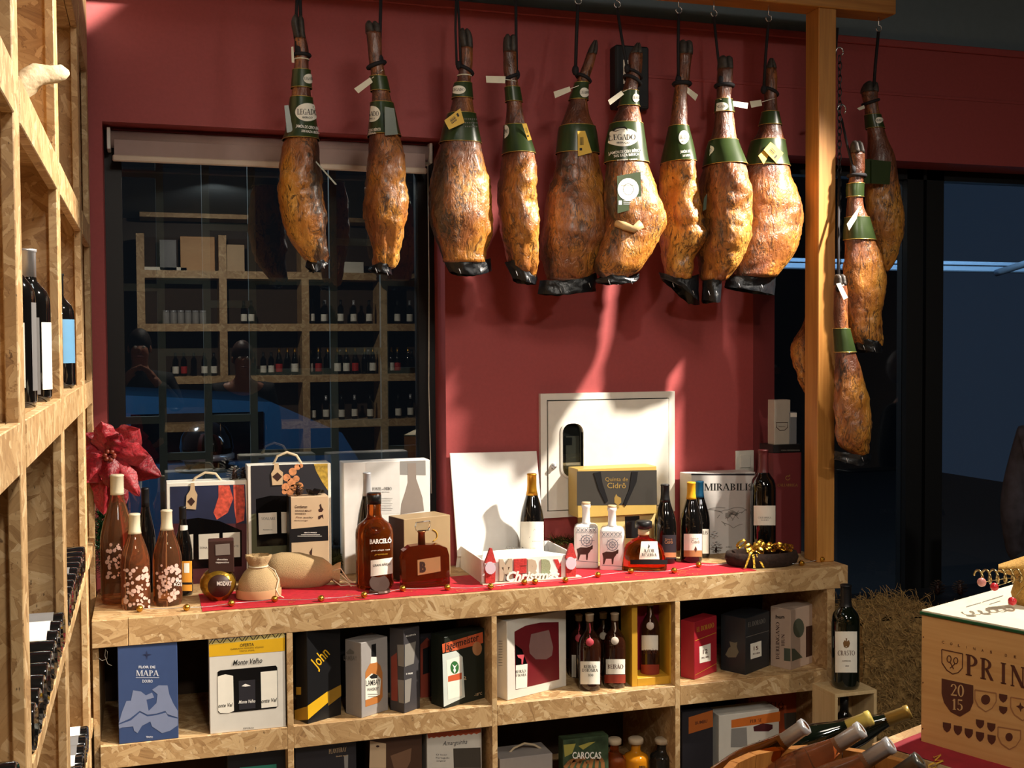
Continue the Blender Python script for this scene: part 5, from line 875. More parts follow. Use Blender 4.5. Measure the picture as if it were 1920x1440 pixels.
t = gbox('gift_box', 'tall burgundy wine box with black lid beside the post', 'gift box', Y=3.9, x=(1450, 1503), ytop=850, depth=.1, mat=BURG); hT = t['h_']; bx('lid', BLACK, (-.002, t['w_'] + .002, -.002, .102, hT, hT + .032), t, False, .002); pr(t, T(cD, 'CALLABRIGA', 1108, 678, 150, 20, 'serif') + [cD(q) for q in strip(ell(1108, 625, 16, 16, 9), 5)] + P_(cD, ell(1122, 605, 5, 6, 8)), INKG); pr(t, T(cD, 'CASA FERREIRINHA', 1130, 417, 140, 10), GREY, off=.003); tb = t
t = gbox('gift_box', 'tall silver-grey box on top of the burgundy box', 'box', Y=3.91, x=(1452, 1482), ytop=750, Z=CT + hT + .032, depth=.05, mat=M('silver_card', '#a39d92', .45)); cS = crop(1400, 560, 4.5); m = MB(); m.tube([mapF(t, .0005)(*q) for q in cS([(248, 1045), (345, 1043), (345, 1085), (320, 1110), (280, 1112), (252, 1085)])], .0015, 5, True); m.build('shield_outline', CHOC, t); pr(t, T(cS, 'PERIGNON', 298, 1080, 55, 7), CHOC)
t = gbox('gift_box', 'short slate-grey box beside the tall silver-grey box', 'box', Y=3.905, x=(1481, 1494), ytop=773, Z=CT + hT + .032, depth=.05, mat=M('slate_card', '#6d7074', .5)); slab(t, [[(1482, 774), (1494, 774), (1494, 782), (1482, 782)]], OFFW, 'white_top_print')
t = bottle('wine_bottle', 'magnum of dark red wine with burgundy capsule and pale label', 1431, 843, 48, CT, Y=3.875, kind='bordeaux', cap=M('burgundy_capsule', '#5a2426', .4), capz=.79); lab(t, 1413, 948, 1455, 985, PAPER); pc(t, T(cD, 'CALLABRIGA', 935, 922, 100, 13, 'serif') + T(cD, 'DOURO', 937, 941, 60, 9, 'serif'), GREY)
# wood slab bowl with gold bows
p = oZ(1448, 1066, CT) + Vector((.0, .072, 0)); t = thing('wooden_bowl', 'bark-edged wooden bowl filled with curled gold ribbon bows', 'bowl', p, -.15); BARK = M('dark_bark', '#2a1a12', .95, var=.4, vsc=60, bump=.8)
V = []; n = 30
for j, (k, z) in enumerate(((.82, 0), (.95, .01), (1, .03), (.96, .052), (.86, .052), (.8, .03), (.7, .02))):
    for i in range(n): a = 2 * PI * i / n; r = 1 + .06 * noise.noise(Vector((math.cos(a) * 2, math.sin(a) * 2, j * .4))); V.append((.14 * k * r * math.cos(a), .075 * k * r * math.sin(a), z + .004 * noise.noise(Vector((a * 2, j, 3)))))
MB().add(V, [(j * n + i, j * n + (i + 1) % n, (j + 1) * n + (i + 1) % n, (j + 1) * n + i) for j in range(6) for i in range(n)] + [list(range(n)), [6 * n + i for i in range(n)]], True).build('slab', BARK, t)
for i in range(26):
    a = random.uniform(0, 6.28); q = math.sqrt(random.random()); c = Vector((.115 * q * math.cos(a), .055 * q * math.sin(a), .05 + .018 * random.random())); e = Vector((random.gauss(0, 1), random.gauss(0, 1), .5)).normalized(); s_ = e.orthogonal().normalized(); L = random.uniform(.014, .024)
    m = MB(); m.grid(lambda u, v: c + e * (L * math.sin(u * PI * 2) * .9) + Vector((0, 0, 1)) * (L * (1 - math.cos(u * PI * 2)) * .45) + s_ * (.009 * (v - .5)), 10, 1); m.build('ribbon_loop', GOLD, t, fix=False)
m = MB(); 
for k in range(3): m.grid(lambda u, v: Vector((-.06 + .012 * (k - 1) * (1 + u * 2), -.066 - .012 * u, .055 - .05 * u)) + Vector((.008 * (v - .5), 0, 0)), 4, 1)
m.build('ribbon_tails', GOLD, t, fix=False)
# red runner
RP = [oZ(*q, CT + .0008) for q in ((380, 1149), (372, 1104))]; x1 = oZ(1420, 1071, CT).x; m = MB(); y0r = YF + .004; NU = 60
m.grid(lambda u, v: (RP[0].x + (x1 - RP[0].x) * u, y0r + .012 + (.27 if u < .9 else .27 - 1.6 * (u - .9)) * v + .003 * math.sin(u * 40), CT + .0012 + .0012 * max(0, noise.noise(Vector((u * 30, v * 4, 0))))), NU, 8); o = m.build('table_runner', REDCL); tag(o, 'red cloth runner with fine gold scrolls lying along the counter', 'cloth')
m = MB()
for k in range(26):
    cx_ = RP[0].x + .05 + (x1 - RP[0].x - .2) * random.random(); cy_ = y0r + random.uniform(.02, .1); r0 = random.uniform(.01, .03); m.polys(strip([(cx_ + (r0 * (1 - i / 14)) * math.cos(i * .6), cy_ + (r0 * (1 - i / 14)) * math.sin(i * .6)) for i in range(12)], .0014), lambda u, v: (u, v, CT + .0038))
q = m.build('gold_scrolls', GOLDP, o, fix=False); q['kind'] = 'stuff'
# string of gold balls
sl = thing('ball_garland', 'string of small gold balls with silver wire along the counter edge', 'garland', (0, 0, CT)); BP = [(262, 1146), (350, 1144), (434, 1136), (515, 1128), (602, 1127), (683, 1120), (755, 1108), (839, 1106), (920, 1104), (983, 1096), (1003, 1095), (1060, 1092), (1121, 1082), (1183, 1075), (1264, 1074), (1310, 1063), (1372, 1060), (1419, 1060), (1503, 1060), (1541, 1053)]
pts = []; bo = None
for x, y in BP:
    q = oZ(x, y, CT + .003) ; q.z = .0115; q.y = max(q.y, YF + .014)
    if bo is None: bo = MB().sphere((0, 0, 0), .011, 12, 8).build('gold_ball', GOLD, sl)
    else: c = bo.copy(); COL.objects.link(c); c.parent = sl; bo_ = c
    (bo if not pts else bo_).location = q; pts.append(q)
w_ = []
for a, b in zip(pts, pts[1:]):
    for i in range(5): u = i / 5; c = a.lerp(b, u); c = c + Vector((0, .02 * math.sin(u * PI) * (1 if len(w_) % 10 < 5 else .5), -.006 * math.sin(u * PI))); c.z = max(c.z, .004); w_.append(c)
MB().tube(w_ + [pts[-1]], .001, 4).build('wire', SILV, sl)
lw = thing('loose_wire', 'tangle of thin white wire hanging under the counter front', 'wire', oY(178, 1219, YF + .03)); MB().tube([(.0, 0, .0), (.004, 0, -.02), (.02, .004, -.035), (.034, 0, -.03), (.036, 0, -.008), (.03, .003, 0), (.028, 0, -.02), (.036, 0, -.045), (.048, 0, -.052)], .0009, 5).build('wire', PAPER, lw)
rp = thing('raffia', 'curled raffia strands by the pink bottles', 'raffia', oZ(205, 1120, CT)); 
for k in range(7): a = k * .9; MB().tube([(.05 * math.cos(a + i * .5) * (1 - i * .05) + .02, .03 * math.sin(a + i * .5), .006 + .012 * abs(math.sin(i + k))) for i in range(7)], .003, 5).build('strand', M('raffia_straw', '#b89a62', .7), rp)
# ------------------------------------------------------------------ goods in the cubbies, upper row
MAPB = M('blue_card', '#33466f', .5); MAPL = M('print_blue_grey', '#76809c', .5)
t = gbox('gift_box', 'blue wine box printed with a pale map in the first cubby', 'gift box', base=((223, 1397), (335, 1385)), ytop=1207, Z=SH, depth=.1, mat=MAPB)
pr(t, P_(cE, [(300, 945), (330, 840), (370, 740), (410, 738), (430, 645), (500, 655), (545, 690), (600, 665), (620, 710), (550, 730), (570, 830), (640, 760), (650, 680), (600, 640), (660, 600), (740, 600), (755, 680), (790, 760), (832, 830), (832, 890), (740, 860), (720, 830), (640, 855), (560, 865), (490, 830), (400, 900)], [(300, 955), (410, 915), (490, 845), (560, 880), (640, 868), (725, 845), (745, 880), (832, 900), (832, 960), (760, 1010), (690, 1030), (600, 970), (585, 925), (510, 965), (470, 1030), (440, 1010), (430, 970), (330, 980), (305, 990)]), MAPL, 'map_print', .0006)
pr(t, T(cE, 'FLOR DE', 555, 435, 150, 22, bold=.03) + T(cE, 'MAPA', 560, 490, 205, 52, 'serif') + T(cE, 'DOURO', 560, 562, 92, 26, bold=.02) + T(cE, 'TINTO', 577, 1065, 62, 18, bold=.02) + P_(cE, rect(455, 530, 665, 533)), M('print_silver', '#c9ccd6', .5), off=.0011); pr(t, P_(cE, [(512, 322), (548, 318), (552, 285), (560, 318), (600, 322), (562, 330), (556, 370), (548, 330)]), NAVY, 'compass_print', .0011)
t = gbox('gift_box', 'white wine box with yellow top band and bottle window', 'gift box', base=((394, 1377), (536, 1363)), ytop=1190, Z=SH, depth=.1, mat=M('ivory_card', '#d6d1c6', .55))
slab(t, P_(cE, [(1112, 235), (1795, 170), (1795, 290), (1115, 345)]), YEL, 'yellow_band'); slab(t, P_(cE, [(1112, 200), (1795, 130), (1795, 178), (1112, 235)]), M('print_pale_yellow', '#c9b870', .5), 'pattern_band', .0004)
pr(t, [cE(q) for k in range(7) for q in strip([(1115 + k * 100, 228 - k * 10), (1160 + k * 100, 165 - k * 10)], 7) + strip([(1140 + k * 100, 228 - k * 10), (1185 + k * 100, 165 - k * 10)], 7) + strip([(1165 + k * 100, 165 - k * 10), (1210 + k * 100, 220 - k * 10)], 7)], INK, 'chevron_print', .0008)
pr(t, T(cE, 'OFERTA', 1455, 235, 125, 28, rot=.07, bold=.01) + T(cE, 'GARRAFA MONTE VELHO', 1455, 265, 300, 14, rot=.07, bold=0) + T(cE, 'TINTO 375ML', 1455, 288, 140, 14, rot=.07, bold=0), INK, off=.0011)
slab(t, P_(cE, [(1190, 480), (1215, 465), (1715, 422), (1728, 440), (1735, 790), (1715, 805), (1215, 855), (1195, 840)]), FILM, 'window_film', .0008)
for q, mt in (([(1192, 520), (1260, 500), (1330, 515), (1338, 830), (1290, 850), (1215, 850), (1196, 830)], PAPER), ([(1380, 560), (1528, 548), (1532, 805), (1385, 820)], CHARC), ([(1578, 480), (1725, 465), (1730, 790), (1585, 805)], PAPER)): slab(t, [cE(q)], mt, 'bottle_label', .0012)
pr(t, T(cE, 'Monte Velho', 1460, 385, 265, 48, rot=.09, bold=.012, shear=.3) + T(cE, 'onte Vel', 1262, 778, 130, 34, rot=.09, shear=.3) + T(cE, 'onte Vel', 1655, 735, 140, 36, rot=.09, shear=.3) + T(cE, 'ESPORAO', 1470, 985, 95, 12, rot=.06), INK, off=.0016); pr(t, T(cE, 'Monte Velho', 1455, 745, 150, 30, rot=.08, shear=.3) + P_(cE, [(1405, 608), (1440, 585), (1490, 605), (1440, 612)]), INKW, off=.0016)
t = gbox('whisky_box', 'black whisky carton with slanted yellow band, at the cubby divider', 'box', base3=((551, 1351), (577, 1358), (640, 1340)), ytop=1180, Z=SH, depth=0, mat=BLACK)
slab(t, P_(cF, [(225, 880), (405, 750), (408, 850), (228, 1005)]), YEL, 'yellow_band'); slab(t, P_(cF, [(410, 750), (525, 690), (527, 790), (412, 880)]), M('print_ochre', '#96701e', .5), 'yellow_band', .0005); pr(t, T(cF, 'John', 330, 450, 190, 100, rot=.85, bold=.01, shear=.2), YEL); slab(t, P_(cF, [(120, 712), (165, 712), (165, 780), (122, 780)]), GOLDP, 'small_badge', .0006, 'L'); slab(t, P_(cF, [(105, 920), (222, 885), (224, 1005), (108, 1015)]), GOLDP, 'yellow_band', .0006, 'L')
t = gbox('whisky_box', 'plain black carton standing behind the grey whiskey box', 'box', Y=3.88, x=(628, 738), ytop=1165, Z=SH, depth=.1, mat=M('black_card_matt', '#1a181a', .55)); pr(t, T(cF, 'Nikka', 590, 230, 190, 70, rot=.2, bold=0, shear=.3), CHOC)
t = gbox('whiskey_box', 'grey whiskey carton with a printed bottle', 'box', base3=((639, 1341), (678, 1347), (728, 1331)), ytop=1206, Z=SH, depth=0, mat=M('grey_card', '#9a9490', .55))
slab(t, P_(cF, [(745, 580), (775, 520), (798, 480), (845, 480), (880, 520), (898, 580), (900, 800), (870, 850), (745, 890)]), M('print_orange_whiskey', '#b9763c', .4), 'bottle_print', .0006); slab(t, P_(cF, [(795, 440), (845, 440), (845, 490), (790, 500)]), PAPER, 'bottle_print', .0008); slab(t, P_(cF, [(800, 330), (840, 320), (842, 440), (800, 440)]), BLACK, 'bottle_cap_print', .0007); slab(t, P_(cF, [(745, 640), (800, 590), (850, 600), (885, 640), (875, 780), (745, 830)]), PAPER, 'label_print', .001)
pr(t, T(cF, 'LAMBAY', 815, 670, 130, 50, rot=.12, bold=.01) + T(cF, 'WHISKEY', 812, 730, 105, 28, rot=.12, bold=.01) + P_(cF, [(780, 620), (820, 590), (855, 605), (850, 630), (800, 638)], rect(765, 775, 860, 779), rect(770, 795, 855, 799)), INK, off=.0014); pr(t, T(cF, 'LAMBAY', 610, 450, 120, 45, rot=-.03, bold=.01) + P_(cF, [(570, 400), (605, 365), (645, 395), (640, 415), (580, 418)]), GREY, off=.0008, face='L')
t = gbox('rum_box', 'dark carton with printed tumblers between grey and green cartons', 'box', base3=((731, 1331), (758, 1338), (788, 1327)), ytop=1181, Z=SH, depth=0, mat=M('smoke_card', '#3d3a3c', .5)); slab(t, P_(cF, [(1100, 330), (1200, 300), (1180, 500), (1100, 530)], [(1100, 650), (1160, 630), (1145, 840), (1100, 860)]), M('print_glass_grey', '#87827a', .4), 'tumbler_print', .0008); slab(t, P_(cF, [(1030, 330), (1092, 330), (1092, 530), (1040, 520)], [(1035, 645), (1092, 650), (1092, 860), (1045, 850)]), M('print_glass_grey'), 'tumbler_print', .0008, 'L'); slab(t, P_(cF, [(975, 440), (1028, 400), (1035, 640), (1035, 840), (978, 830)]), M('print_redbrown', '#8c3c2c', .4), 'bottle_print', .0006, 'L'); pr(t, T(cF, '2 FREE', 1140, 590, 60, 14, rot=.15) + T(cF, 'RESERVA', 1155, 245, 90, 14, rot=.2), INKW, off=.001)
t = gbox('rum_box', 'dark carton with red bottle print, half hidden by the green carton', 'box', Y=3.79, x=(787, 812), ytop=1188, Z=SH, depth=.08, mat=CHARC); slab(t, P_(cF, [(1240, 330), (1300, 265), (1322, 290), (1325, 820), (1240, 850)]), M('print_redbrown'), 'bottle_print'); slab(t, P_(cF, [(1262, 370), (1322, 345), (1322, 580), (1262, 600)]), BLACK, 'label_print', .0008)
t = gbox('liqueur_box', 'dark green liqueur carton with orange stripe and stag emblem', 'box', base3=((806, 1320), (834, 1329), (911, 1308)), ytop=1195, Z=SH, depth=0, mat=M('dark_green_card', '#1c221a', .5))
slab(t, P_(cF, [(1435, 325), (1800, 215), (1805, 315), (1560, 380), (1440, 405)]), M('print_orange', '#c65a34', .5), 'orange_stripe'); pr(t, T(cF, 'Jägermeister', 1610, 305, 310, 66, rot=.3, bold=.01), INK, off=.0011); slab(t, P_(cF, [(1438, 415), (1560, 385), (1620, 440), (1640, 800), (1450, 890)]), M('print_pale_green', '#c9d0c8', .5), 'frosty_print', .0006); slab(t, P_(cF, [(1475, 470), (1610, 430), (1615, 790), (1490, 825)]), PAPER, 'bottle_label', .001)
c0 = cF([(1548, 535)])[0]; pr(t, [ell(c0[0], c0[1], 8, 12)], M('print_green', '#2f6a34', .5), 'round_emblem', .0013); pr(t, P_(cF, [(1535, 560), (1548, 590), (1560, 560), (1552, 540), (1575, 500), (1550, 525), (1525, 505), (1542, 540)]), INKW, 'stag_print', .0016); slab(t, P_(cF, [(1488, 615), (1612, 580), (1612, 640), (1490, 665)]), M('print_orange'), 'label_stripe', .0014); pr(t, [ell(cF([(1750, 365)])[0][0], cF([(1750, 365)])[0][1], 9, 13)], M('copper_label'), 'seal_print', .0009); pr(t, T(cF, '2', 1640, 630, 25, 30, bold=.02) + T(cF, '-18°C', 1760, 775, 70, 24, rot=.25), TAN, off=.0009)
# white box with red window, bottles, yellow box
t = gbox('gift_box', 'white liqueur box with red arched window, glass and bottle', 'gift box', base3=((934, 1306), (951, 1314), (1062, 1286)), ytop=1165, Z=SH, depth=.1, mat=M('ivory_card')); slab(t, P_(cG, [(238, 325), (330, 275), (450, 250), (600, 245), (605, 715), (248, 800)]), M('print_deep_red', '#6a1820', .4), 'window_backing')
m = MB(); f = mapF(t, .002); q = cG([(460, 440)])[0]; pr(t, P_(cG, [(375, 345), (520, 310), (555, 450), (545, 520), (500, 550), (410, 550), (362, 500), (358, 440)]), M('print_smoke_glass', '#8a6a66', .25), 'glass_print', .0009)
slab(t, P_(cG, [(250, 600), (345, 588), (342, 780), (250, 795)]), PAPER, 'bottle_label', .0012); slab(t, P_(cG, [(245, 430), (300, 470), (340, 580), (345, 590), (250, 600)]), FILM, 'bottle_shoulder', .001); pr(t, T(cG, 'BEIRÃO', 290, 650, 85, 24, 'serif', rot=.1) + T(cG, "D'HONRA", 292, 680, 85, 20, 'serif', rot=.1), INK, off=.0016); pr(t, P_(cG, [(260, 515), (320, 512), (312, 545), (308, 590), (296, 590), (296, 550), (268, 535)]), M('ribbon_pink', '#c4505a', .5), 'ribbon_print', .0016); pr(t, [cG(q) for k in range(10) for q in [rect(108, 400 + k * 22, 140, 404 + k * 22)]], GREY, 'side_print', .0008, 'L')
LIQ = M('brown_liqueur_glass', '#2a120a', .05, coat=.6); CORKC = M('beige_cap', '#b8a488', .6)
def beirao(label, px, top, w, base=None, Y=None, lb=None, name='BEIRÃO', rib='#b8404c', belt=False):
    t = bottle('liqueur_bottle', label, px, top, w, SH, ybase=base, Y=Y, kind='squat', glass=LIQ, cap=CORKC, capz=.9, capr=1.2); R = t['r_']; H = t['H_']; rm = M('ribbon' + rib, rib, .5)
    MB().tube([(0, -R * .36, H * .88), (.002, -R * .36, H * .8), (0, -R * .5, H * .74), (0, -R * .95, H * .66), (0, -R - .002, H * .6)], .003, 6).build('neck_ribbon', rm, t); MB().lathe([(0, 0), (.013, 0), (.014, .003), (.012, .005), (0, .005)], 14, (0, -R * .98, H * .655), mat=Matrix.Rotation(1.4, 3, 'X')).build('wax_seal', rm, t)
    if lb: lab(t, *lb, PAPER)
    return t
LBG = 'liqueur bottles in the third cubby'
beirao('brown liqueur bottle deep in the cubby behind the red-sealed one', 1085, 1152, 38, Y=3.86, lb=(1072, 1228, 1080, 1270)); beirao('brown liqueur bottle deep in the cubby behind the pale-sealed one', 1131, 1148, 38, Y=3.86, rib='#c9bfae')
t = beirao('brown liqueur bottle with red wax seal and white label', 1106, 1150, 43, base=1297, lb=(1088, 1240, 1125, 1283)); pc(t, T(cG, 'BEIRÃO', 857, 610, 105, 26, 'serif') + T(cG, "D'HONRA", 857, 640, 130, 26, 'serif') + T(cG, '100', 862, 680, 45, 20, 'serif'), INK)
t = beirao('brown liqueur bottle with pale seal, cream label and red band', 1153, 1149, 42, base=1292, lb=(1136, 1236, 1172, 1264), rib='#cdbfae'); pc(t, T(cG, 'BEIRÃO', 1065, 610, 130, 34, 'serif'), INKBR); lab(t, 1133, 1265, 1174, 1281, M('red_brown_label', '#8a3222', .5), 'red_band')
YB_ = M('yellow_card', '#c9982a', .5); t = gbox('gift_box', 'mustard yellow display box open at the front', 'gift box', base=((1185, 1288), (1264, 1281)), ytop=1131, Z=SH, depth=.11, mat=None); w, h_ = t['w_'], t['h_']; b0, b1 = .021, .017
for nm, q in (('left_border', (0, b0, 0, .11, 0, h_)), ('right_border', (w - b1, w, 0, .11, 0, h_)), ('bottom_border', (b0, w - b1, 0, .11, 0, .028)), ('top_border', (b0, w - b1, 0, .11, h_ - .012, h_))): bx(nm, YB_, q, t, False, .001)
bx('magenta_back', M('magenta_card', '#8a1434', .5), (b0, w - b1, .1, .108, .028, h_ - .012), t); p = t.location
tt = beirao('brown liqueur bottle displayed inside the yellow box', 1219, 1136, 36, Y=p.y + .055, lb=(1203, 1206, 1234, 1234), rib='#c9b8a8'); tt.location.z = SH + .0285; pc(tt, T(cG, 'BEIRÃO', 1350, 488, 115, 34, 'serif'), INKBR); lab(tt, 1201, 1246, 1236, 1266, M('red_brown_label'), 'red_band')
# rum cartons in the fourth cubby
def prism_box(*a, **k): return gbox(*a, **k)
t = gbox('rum_box', 'red rum carton with small cream label', 'box', base3=((1276, 1269), (1302, 1275), (1344, 1259)), ytop=1167, Z=SH, depth=0, mat=M('red_card', '#9a1f2a', .45)); slab(t, P_(cH, [(245, 530), (330, 505), (330, 635), (248, 655)]), PAPER, 'label_print'); pr(t, T(cH, 'EL DORADO', 290, 385, 130, 36, 'serif', rot=.28) + [cH(q) for q in strip([(212, 487), (370, 425)], 4)] + [cH(q) for q in strip([(212, 745), (375, 655)], 3)], GOLDP, off=.0008); pr(t, T(cH, '12', 290, 565, 35, 32, rot=.2) + T(cH, 'RUM', 288, 610, 50, 12, rot=.2), INKBR, off=.0011)
t = gbox('rum_box', 'black rum carton with small cream label', 'box', base3=((1345, 1259), (1398, 1266), (1443, 1248)), ytop=1160, Z=SH, depth=0, mat=M('blue_black_card', '#1e2226', .4)); slab(t, P_(cH, [(628, 510), (710, 485), (712, 600), (630, 625)]), PAPER, 'label_print'); pr(t, T(cH, 'EL DORADO', 675, 350, 130, 34, 'serif', rot=.25) + [cH(q) for q in strip([(595, 460), (765, 410)], 3)], GREY, off=.0008); pr(t, T(cH, '15', 670, 540, 35, 30, rot=.2) + T(cH, 'RUM', 672, 580, 50, 11, rot=.2), INKBR, off=.0011); pr(t, P_(cH, [(440, 590), (465, 540), (480, 530), (470, 490), (510, 500), (530, 495), (525, 530), (540, 570), (520, 610), (460, 610)]), M('print_dim_gold', '#6a6350', .5), 'ship_print', .0008, 'L')
t = gbox('wine_box', 'pale pink wine carton with oval cut-out and sideways title', 'box', base3=((1444, 1248), (1482, 1257), (1535, 1239)), ytop=1144, Z=SH, depth=0, mat=M('pink_card', '#b8a08e', .55)); pr(t, [[(y_, x_) for x_, y_ in q] for q in []] + [[(1250 + (833 + -y) / 4., 1080 + (485 - x) / 4.) for x, y in q] for q in txt('DERLINGANO', 0, -12, 280, 26, 'serif')] + [[(1250 + (872 - y) / 4., 1080 + (480 - x) / 4.) for x, y in q] for q in txt('HUN', 0, -12, 90, 24, 'serif')], CHOC, off=.0008, face='L'); pr(t, T(cH, 'hun', 850, 305, 65, 26, bold=.03), INK, off=.0008, face='L')
slab(t, P_(cH, ell(990, 390, 42, 72, 16), [(960, 545), (1020, 610), (940, 640), (938, 545)]), M('cutout_green', '#4a5246', .3), 'cut_out'); slab(t, P_(cH, [(880, 540), (928, 545), (928, 640), (880, 635)]), M('cutout_green'), 'cut_out', .0006, 'L'); slab(t, P_(cH, [(1045, 380), (1130, 360), (1138, 580), (1045, 610)]), CHOC, 'dark_print'); 
# ------------------------------------------------------------------ lower row
t = gbox('gift_box', 'teal and black box in the lowest row of the first cubby', 'gift box', Y=3.70, x=(426, 538), ytop=1406, Z=SH0, depth=.12, mat=BLACK); slab(t, P_(cE, [(1390, 1340), (1720, 1308), (1722, 1420), (1392, 1440)]), M('print_teal', '#2f8a76', .5), 'teal_print')
t = gbox('rum_box', 'dark smoky carton at the divider in the lowest row', 'box', Y=3.69, x=(553, 668), ytop=1398, Z=SH0, depth=.12, mat=CHARC); pr(t, T(cF, 'PLANTERAY', 495, 1280, 160, 42, 'serif', rot=.15) + T(cF, 'double aged', 530, 1330, 100, 12, rot=.1), TAN); slab(t, P_(cF, [(552, 1340), (590, 1320), (588, 1440), (556, 1440)]), GREYB, 'glass_print')
t = gbox('whisky_box', 'brown and cream carton with a printed glass, lowest row', 'box', Y=3.685, x=(694, 791), ytop=1386, Z=SH0, depth=.11, mat=M('umber_card', '#4a3020', .5)); slab(t, P_(cF, [(786, 1195), (930, 1220), (930, 1440), (780, 1440)]), M('cream_card'), 'cream_panel'); slab(t, P_(cF, [(970, 1330), (1160, 1260), (1150, 1380), (1120, 1440), (1000, 1440)]), M('print_glass_brown', '#7a5a44', .3), 'glass_print'); pr(t, [cF(ell(855, 1245, 16, 10, 10))], CHOC)
t = gbox('liqueur_box', 'white liqueur carton with orange scalloped top edge, lowest row', 'box', Y=3.69, x=(800, 903), ytop=1376, Z=SH0, depth=.1, mat=M('ivory_card')); slab(t, [cF([(1300, 1130), (1785, 1085), (1782, 1120)] + [(1770 - i * 24, 1122 + i * 2.2 + (12 if i % 2 else 0)) for i in range(20)])], M('print_orange'), 'orange_edge'); pr(t, T(cF, 'Amarguinha', 1550, 1210, 220, 42, rot=.08, bold=0, shear=.35) + T(cF, 'O licor', 1430, 1320, 100, 15, bold=0) + T(cF, 'Português', 1440, 1348, 120, 15, bold=0) + T(cF, 'original', 1425, 1375, 80, 15, bold=0), CHARC); slab(t, P_(cF, [(1535, 1265), (1780, 1255), (1785, 1440), (1540, 1440)]), M('print_smoke', '#4a443c', .3), 'glass_window')
t = gbox('gift_box', 'grey gift carrier with an arched rope handle, lowest row', 'gift box', Y=3.70, x=(937, 1036), ytop=1424, Z=SH0, depth=.12, mat=M('grey_card')); MB().tube([oY(*q, 3.76) - t.location for q in cG([(125, 1440), (165, 1350), (235, 1275), (320, 1238), (400, 1250), (470, 1290)])], .004, 8).build('rope_handle', M('cotton_rope'), t)
t = gbox('snack_pack', 'printed snack pack with carob pods and leaves, lowest row', 'pack', Y=3.69, x=(1056, 1141), ytop=1388, Z=SH0, depth=.05, mat=M('pack_green', '#3a4a34', .35, var=.5, vsc=25)); pr(t, T(cG, 'CAROCAS', 830, 1335, 235, 55, bold=.02), INKW, off=.0012); PODS = [cG(q) for k in range(7) for q in strip([(650 + k * 52, 1440), (690 + k * 45, 1390 - (k % 3) * 14), (760 + k * 30, 1360 + (k % 2) * 30)], 30)]; slab(t, PODS, M('print_pod', '#8a5c34', .4), 'pod_print', .0006); slab(t, P_(cG, [(640, 1250), (740, 1240), (710, 1320), (650, 1350)], [(760, 1260), (850, 1230), (900, 1225), (800, 1290)]), M('print_lime', '#a0984a', .4), 'leaf_print', .0006)
def jarb(label, px, top, w, gl): 
    t = bottle('liqueur_bottle', label, px, top, w, SH0, Y=3.72, kind='rum', glass=gl, group=None); H = t['H_']; R = t['r_']; MB().lathe([(R * .42, H * .93), (R * .6, H * .935), (R * .6, H + .004), (R * .5, H + .008), (0, H + .008)], 18).build('stopper', CORKC, t); return t
jarb('round bottle of brown liqueur with cork stopper, lowest row', 1152, 1388, 44, AMBER); t = jarb('round bottle of orange-yellow liqueur with cork stopper, lowest row', 1192, 1387, 48, M('yellow_liqueur', '#d88a18', .08, trans=.3)); pc(t, T(cG, 'MEL', 1290, 1430, 60, 16, bold=.02), INK); jarb('round bottle of clear dark liqueur with pale stopper, lowest row', 1241, 1388, 46, M('smoky_liqueur', '#3a3630', .05, trans=.6))
t = gbox('whisky_box', 'dark carton with orange top at the fourth cubby divider, lowest row', 'box', Y=3.68, x=(1279, 1337), ytop=1336, Z=SH0, depth=.1, mat=CHARC); slab(t, P_(cH, [(165, 1060), (345, 1005), (348, 1130), (165, 1185)]), M('print_burnt_orange', '#a85a24', .5), 'orange_band'); pr(t, T(cH, 'BUMBU', 260, 1095, 90, 24, rot=.2), INKBR, off=.0011)
t = gbox('wine_box', 'white and orange wine carton with printed glass, lowest row', 'box', Y=3.68, x=(1348, 1461), ytop=1342, Z=SH0, depth=.1, mat=M('ivory_card')); slab(t, P_(cH, [(485, 1080), (850, 1015), (850, 1090), (485, 1140)]), M('print_bright_orange', '#d0702a', .5), 'orange_band'); slab(t, P_(cH, [(485, 1145), (600, 1135), (605, 1270), (560, 1285), (480, 1285)]), GREYB, 'glass_print'); slab(t, P_(cH, [(650, 1130), (720, 1105), (795, 1115), (795, 1145), (765, 1165), (655, 1165)]), WINE, 'wine_print'); pr(t, T(cH, 'PER SE', 670, 1085, 90, 24, 'serif', rot=.12), INKBR, off=.0011); pr(t, T(cH, 'PER SE', 745, 1248, 110, 36, 'serif', rot=.05), INK, off=.0011)
t = gbox('rum_box', 'large orange-red rum carton behind the white and orange one', 'box', Y=3.84, x=(1403, 1552), ytop=1305, Z=SH0, depth=.1, mat=M('vermilion_card', '#a84a26', .5)); pr(t, T(cH, 'BARCELÓ', 755, 965, 250, 46, 'serif', rot=-.06), INKBR); slab(t, P_(cH, [(880, 1030), (1100, 1010), (1110, 1130), (885, 1150)]), M('print_smoke'), 'window_print')
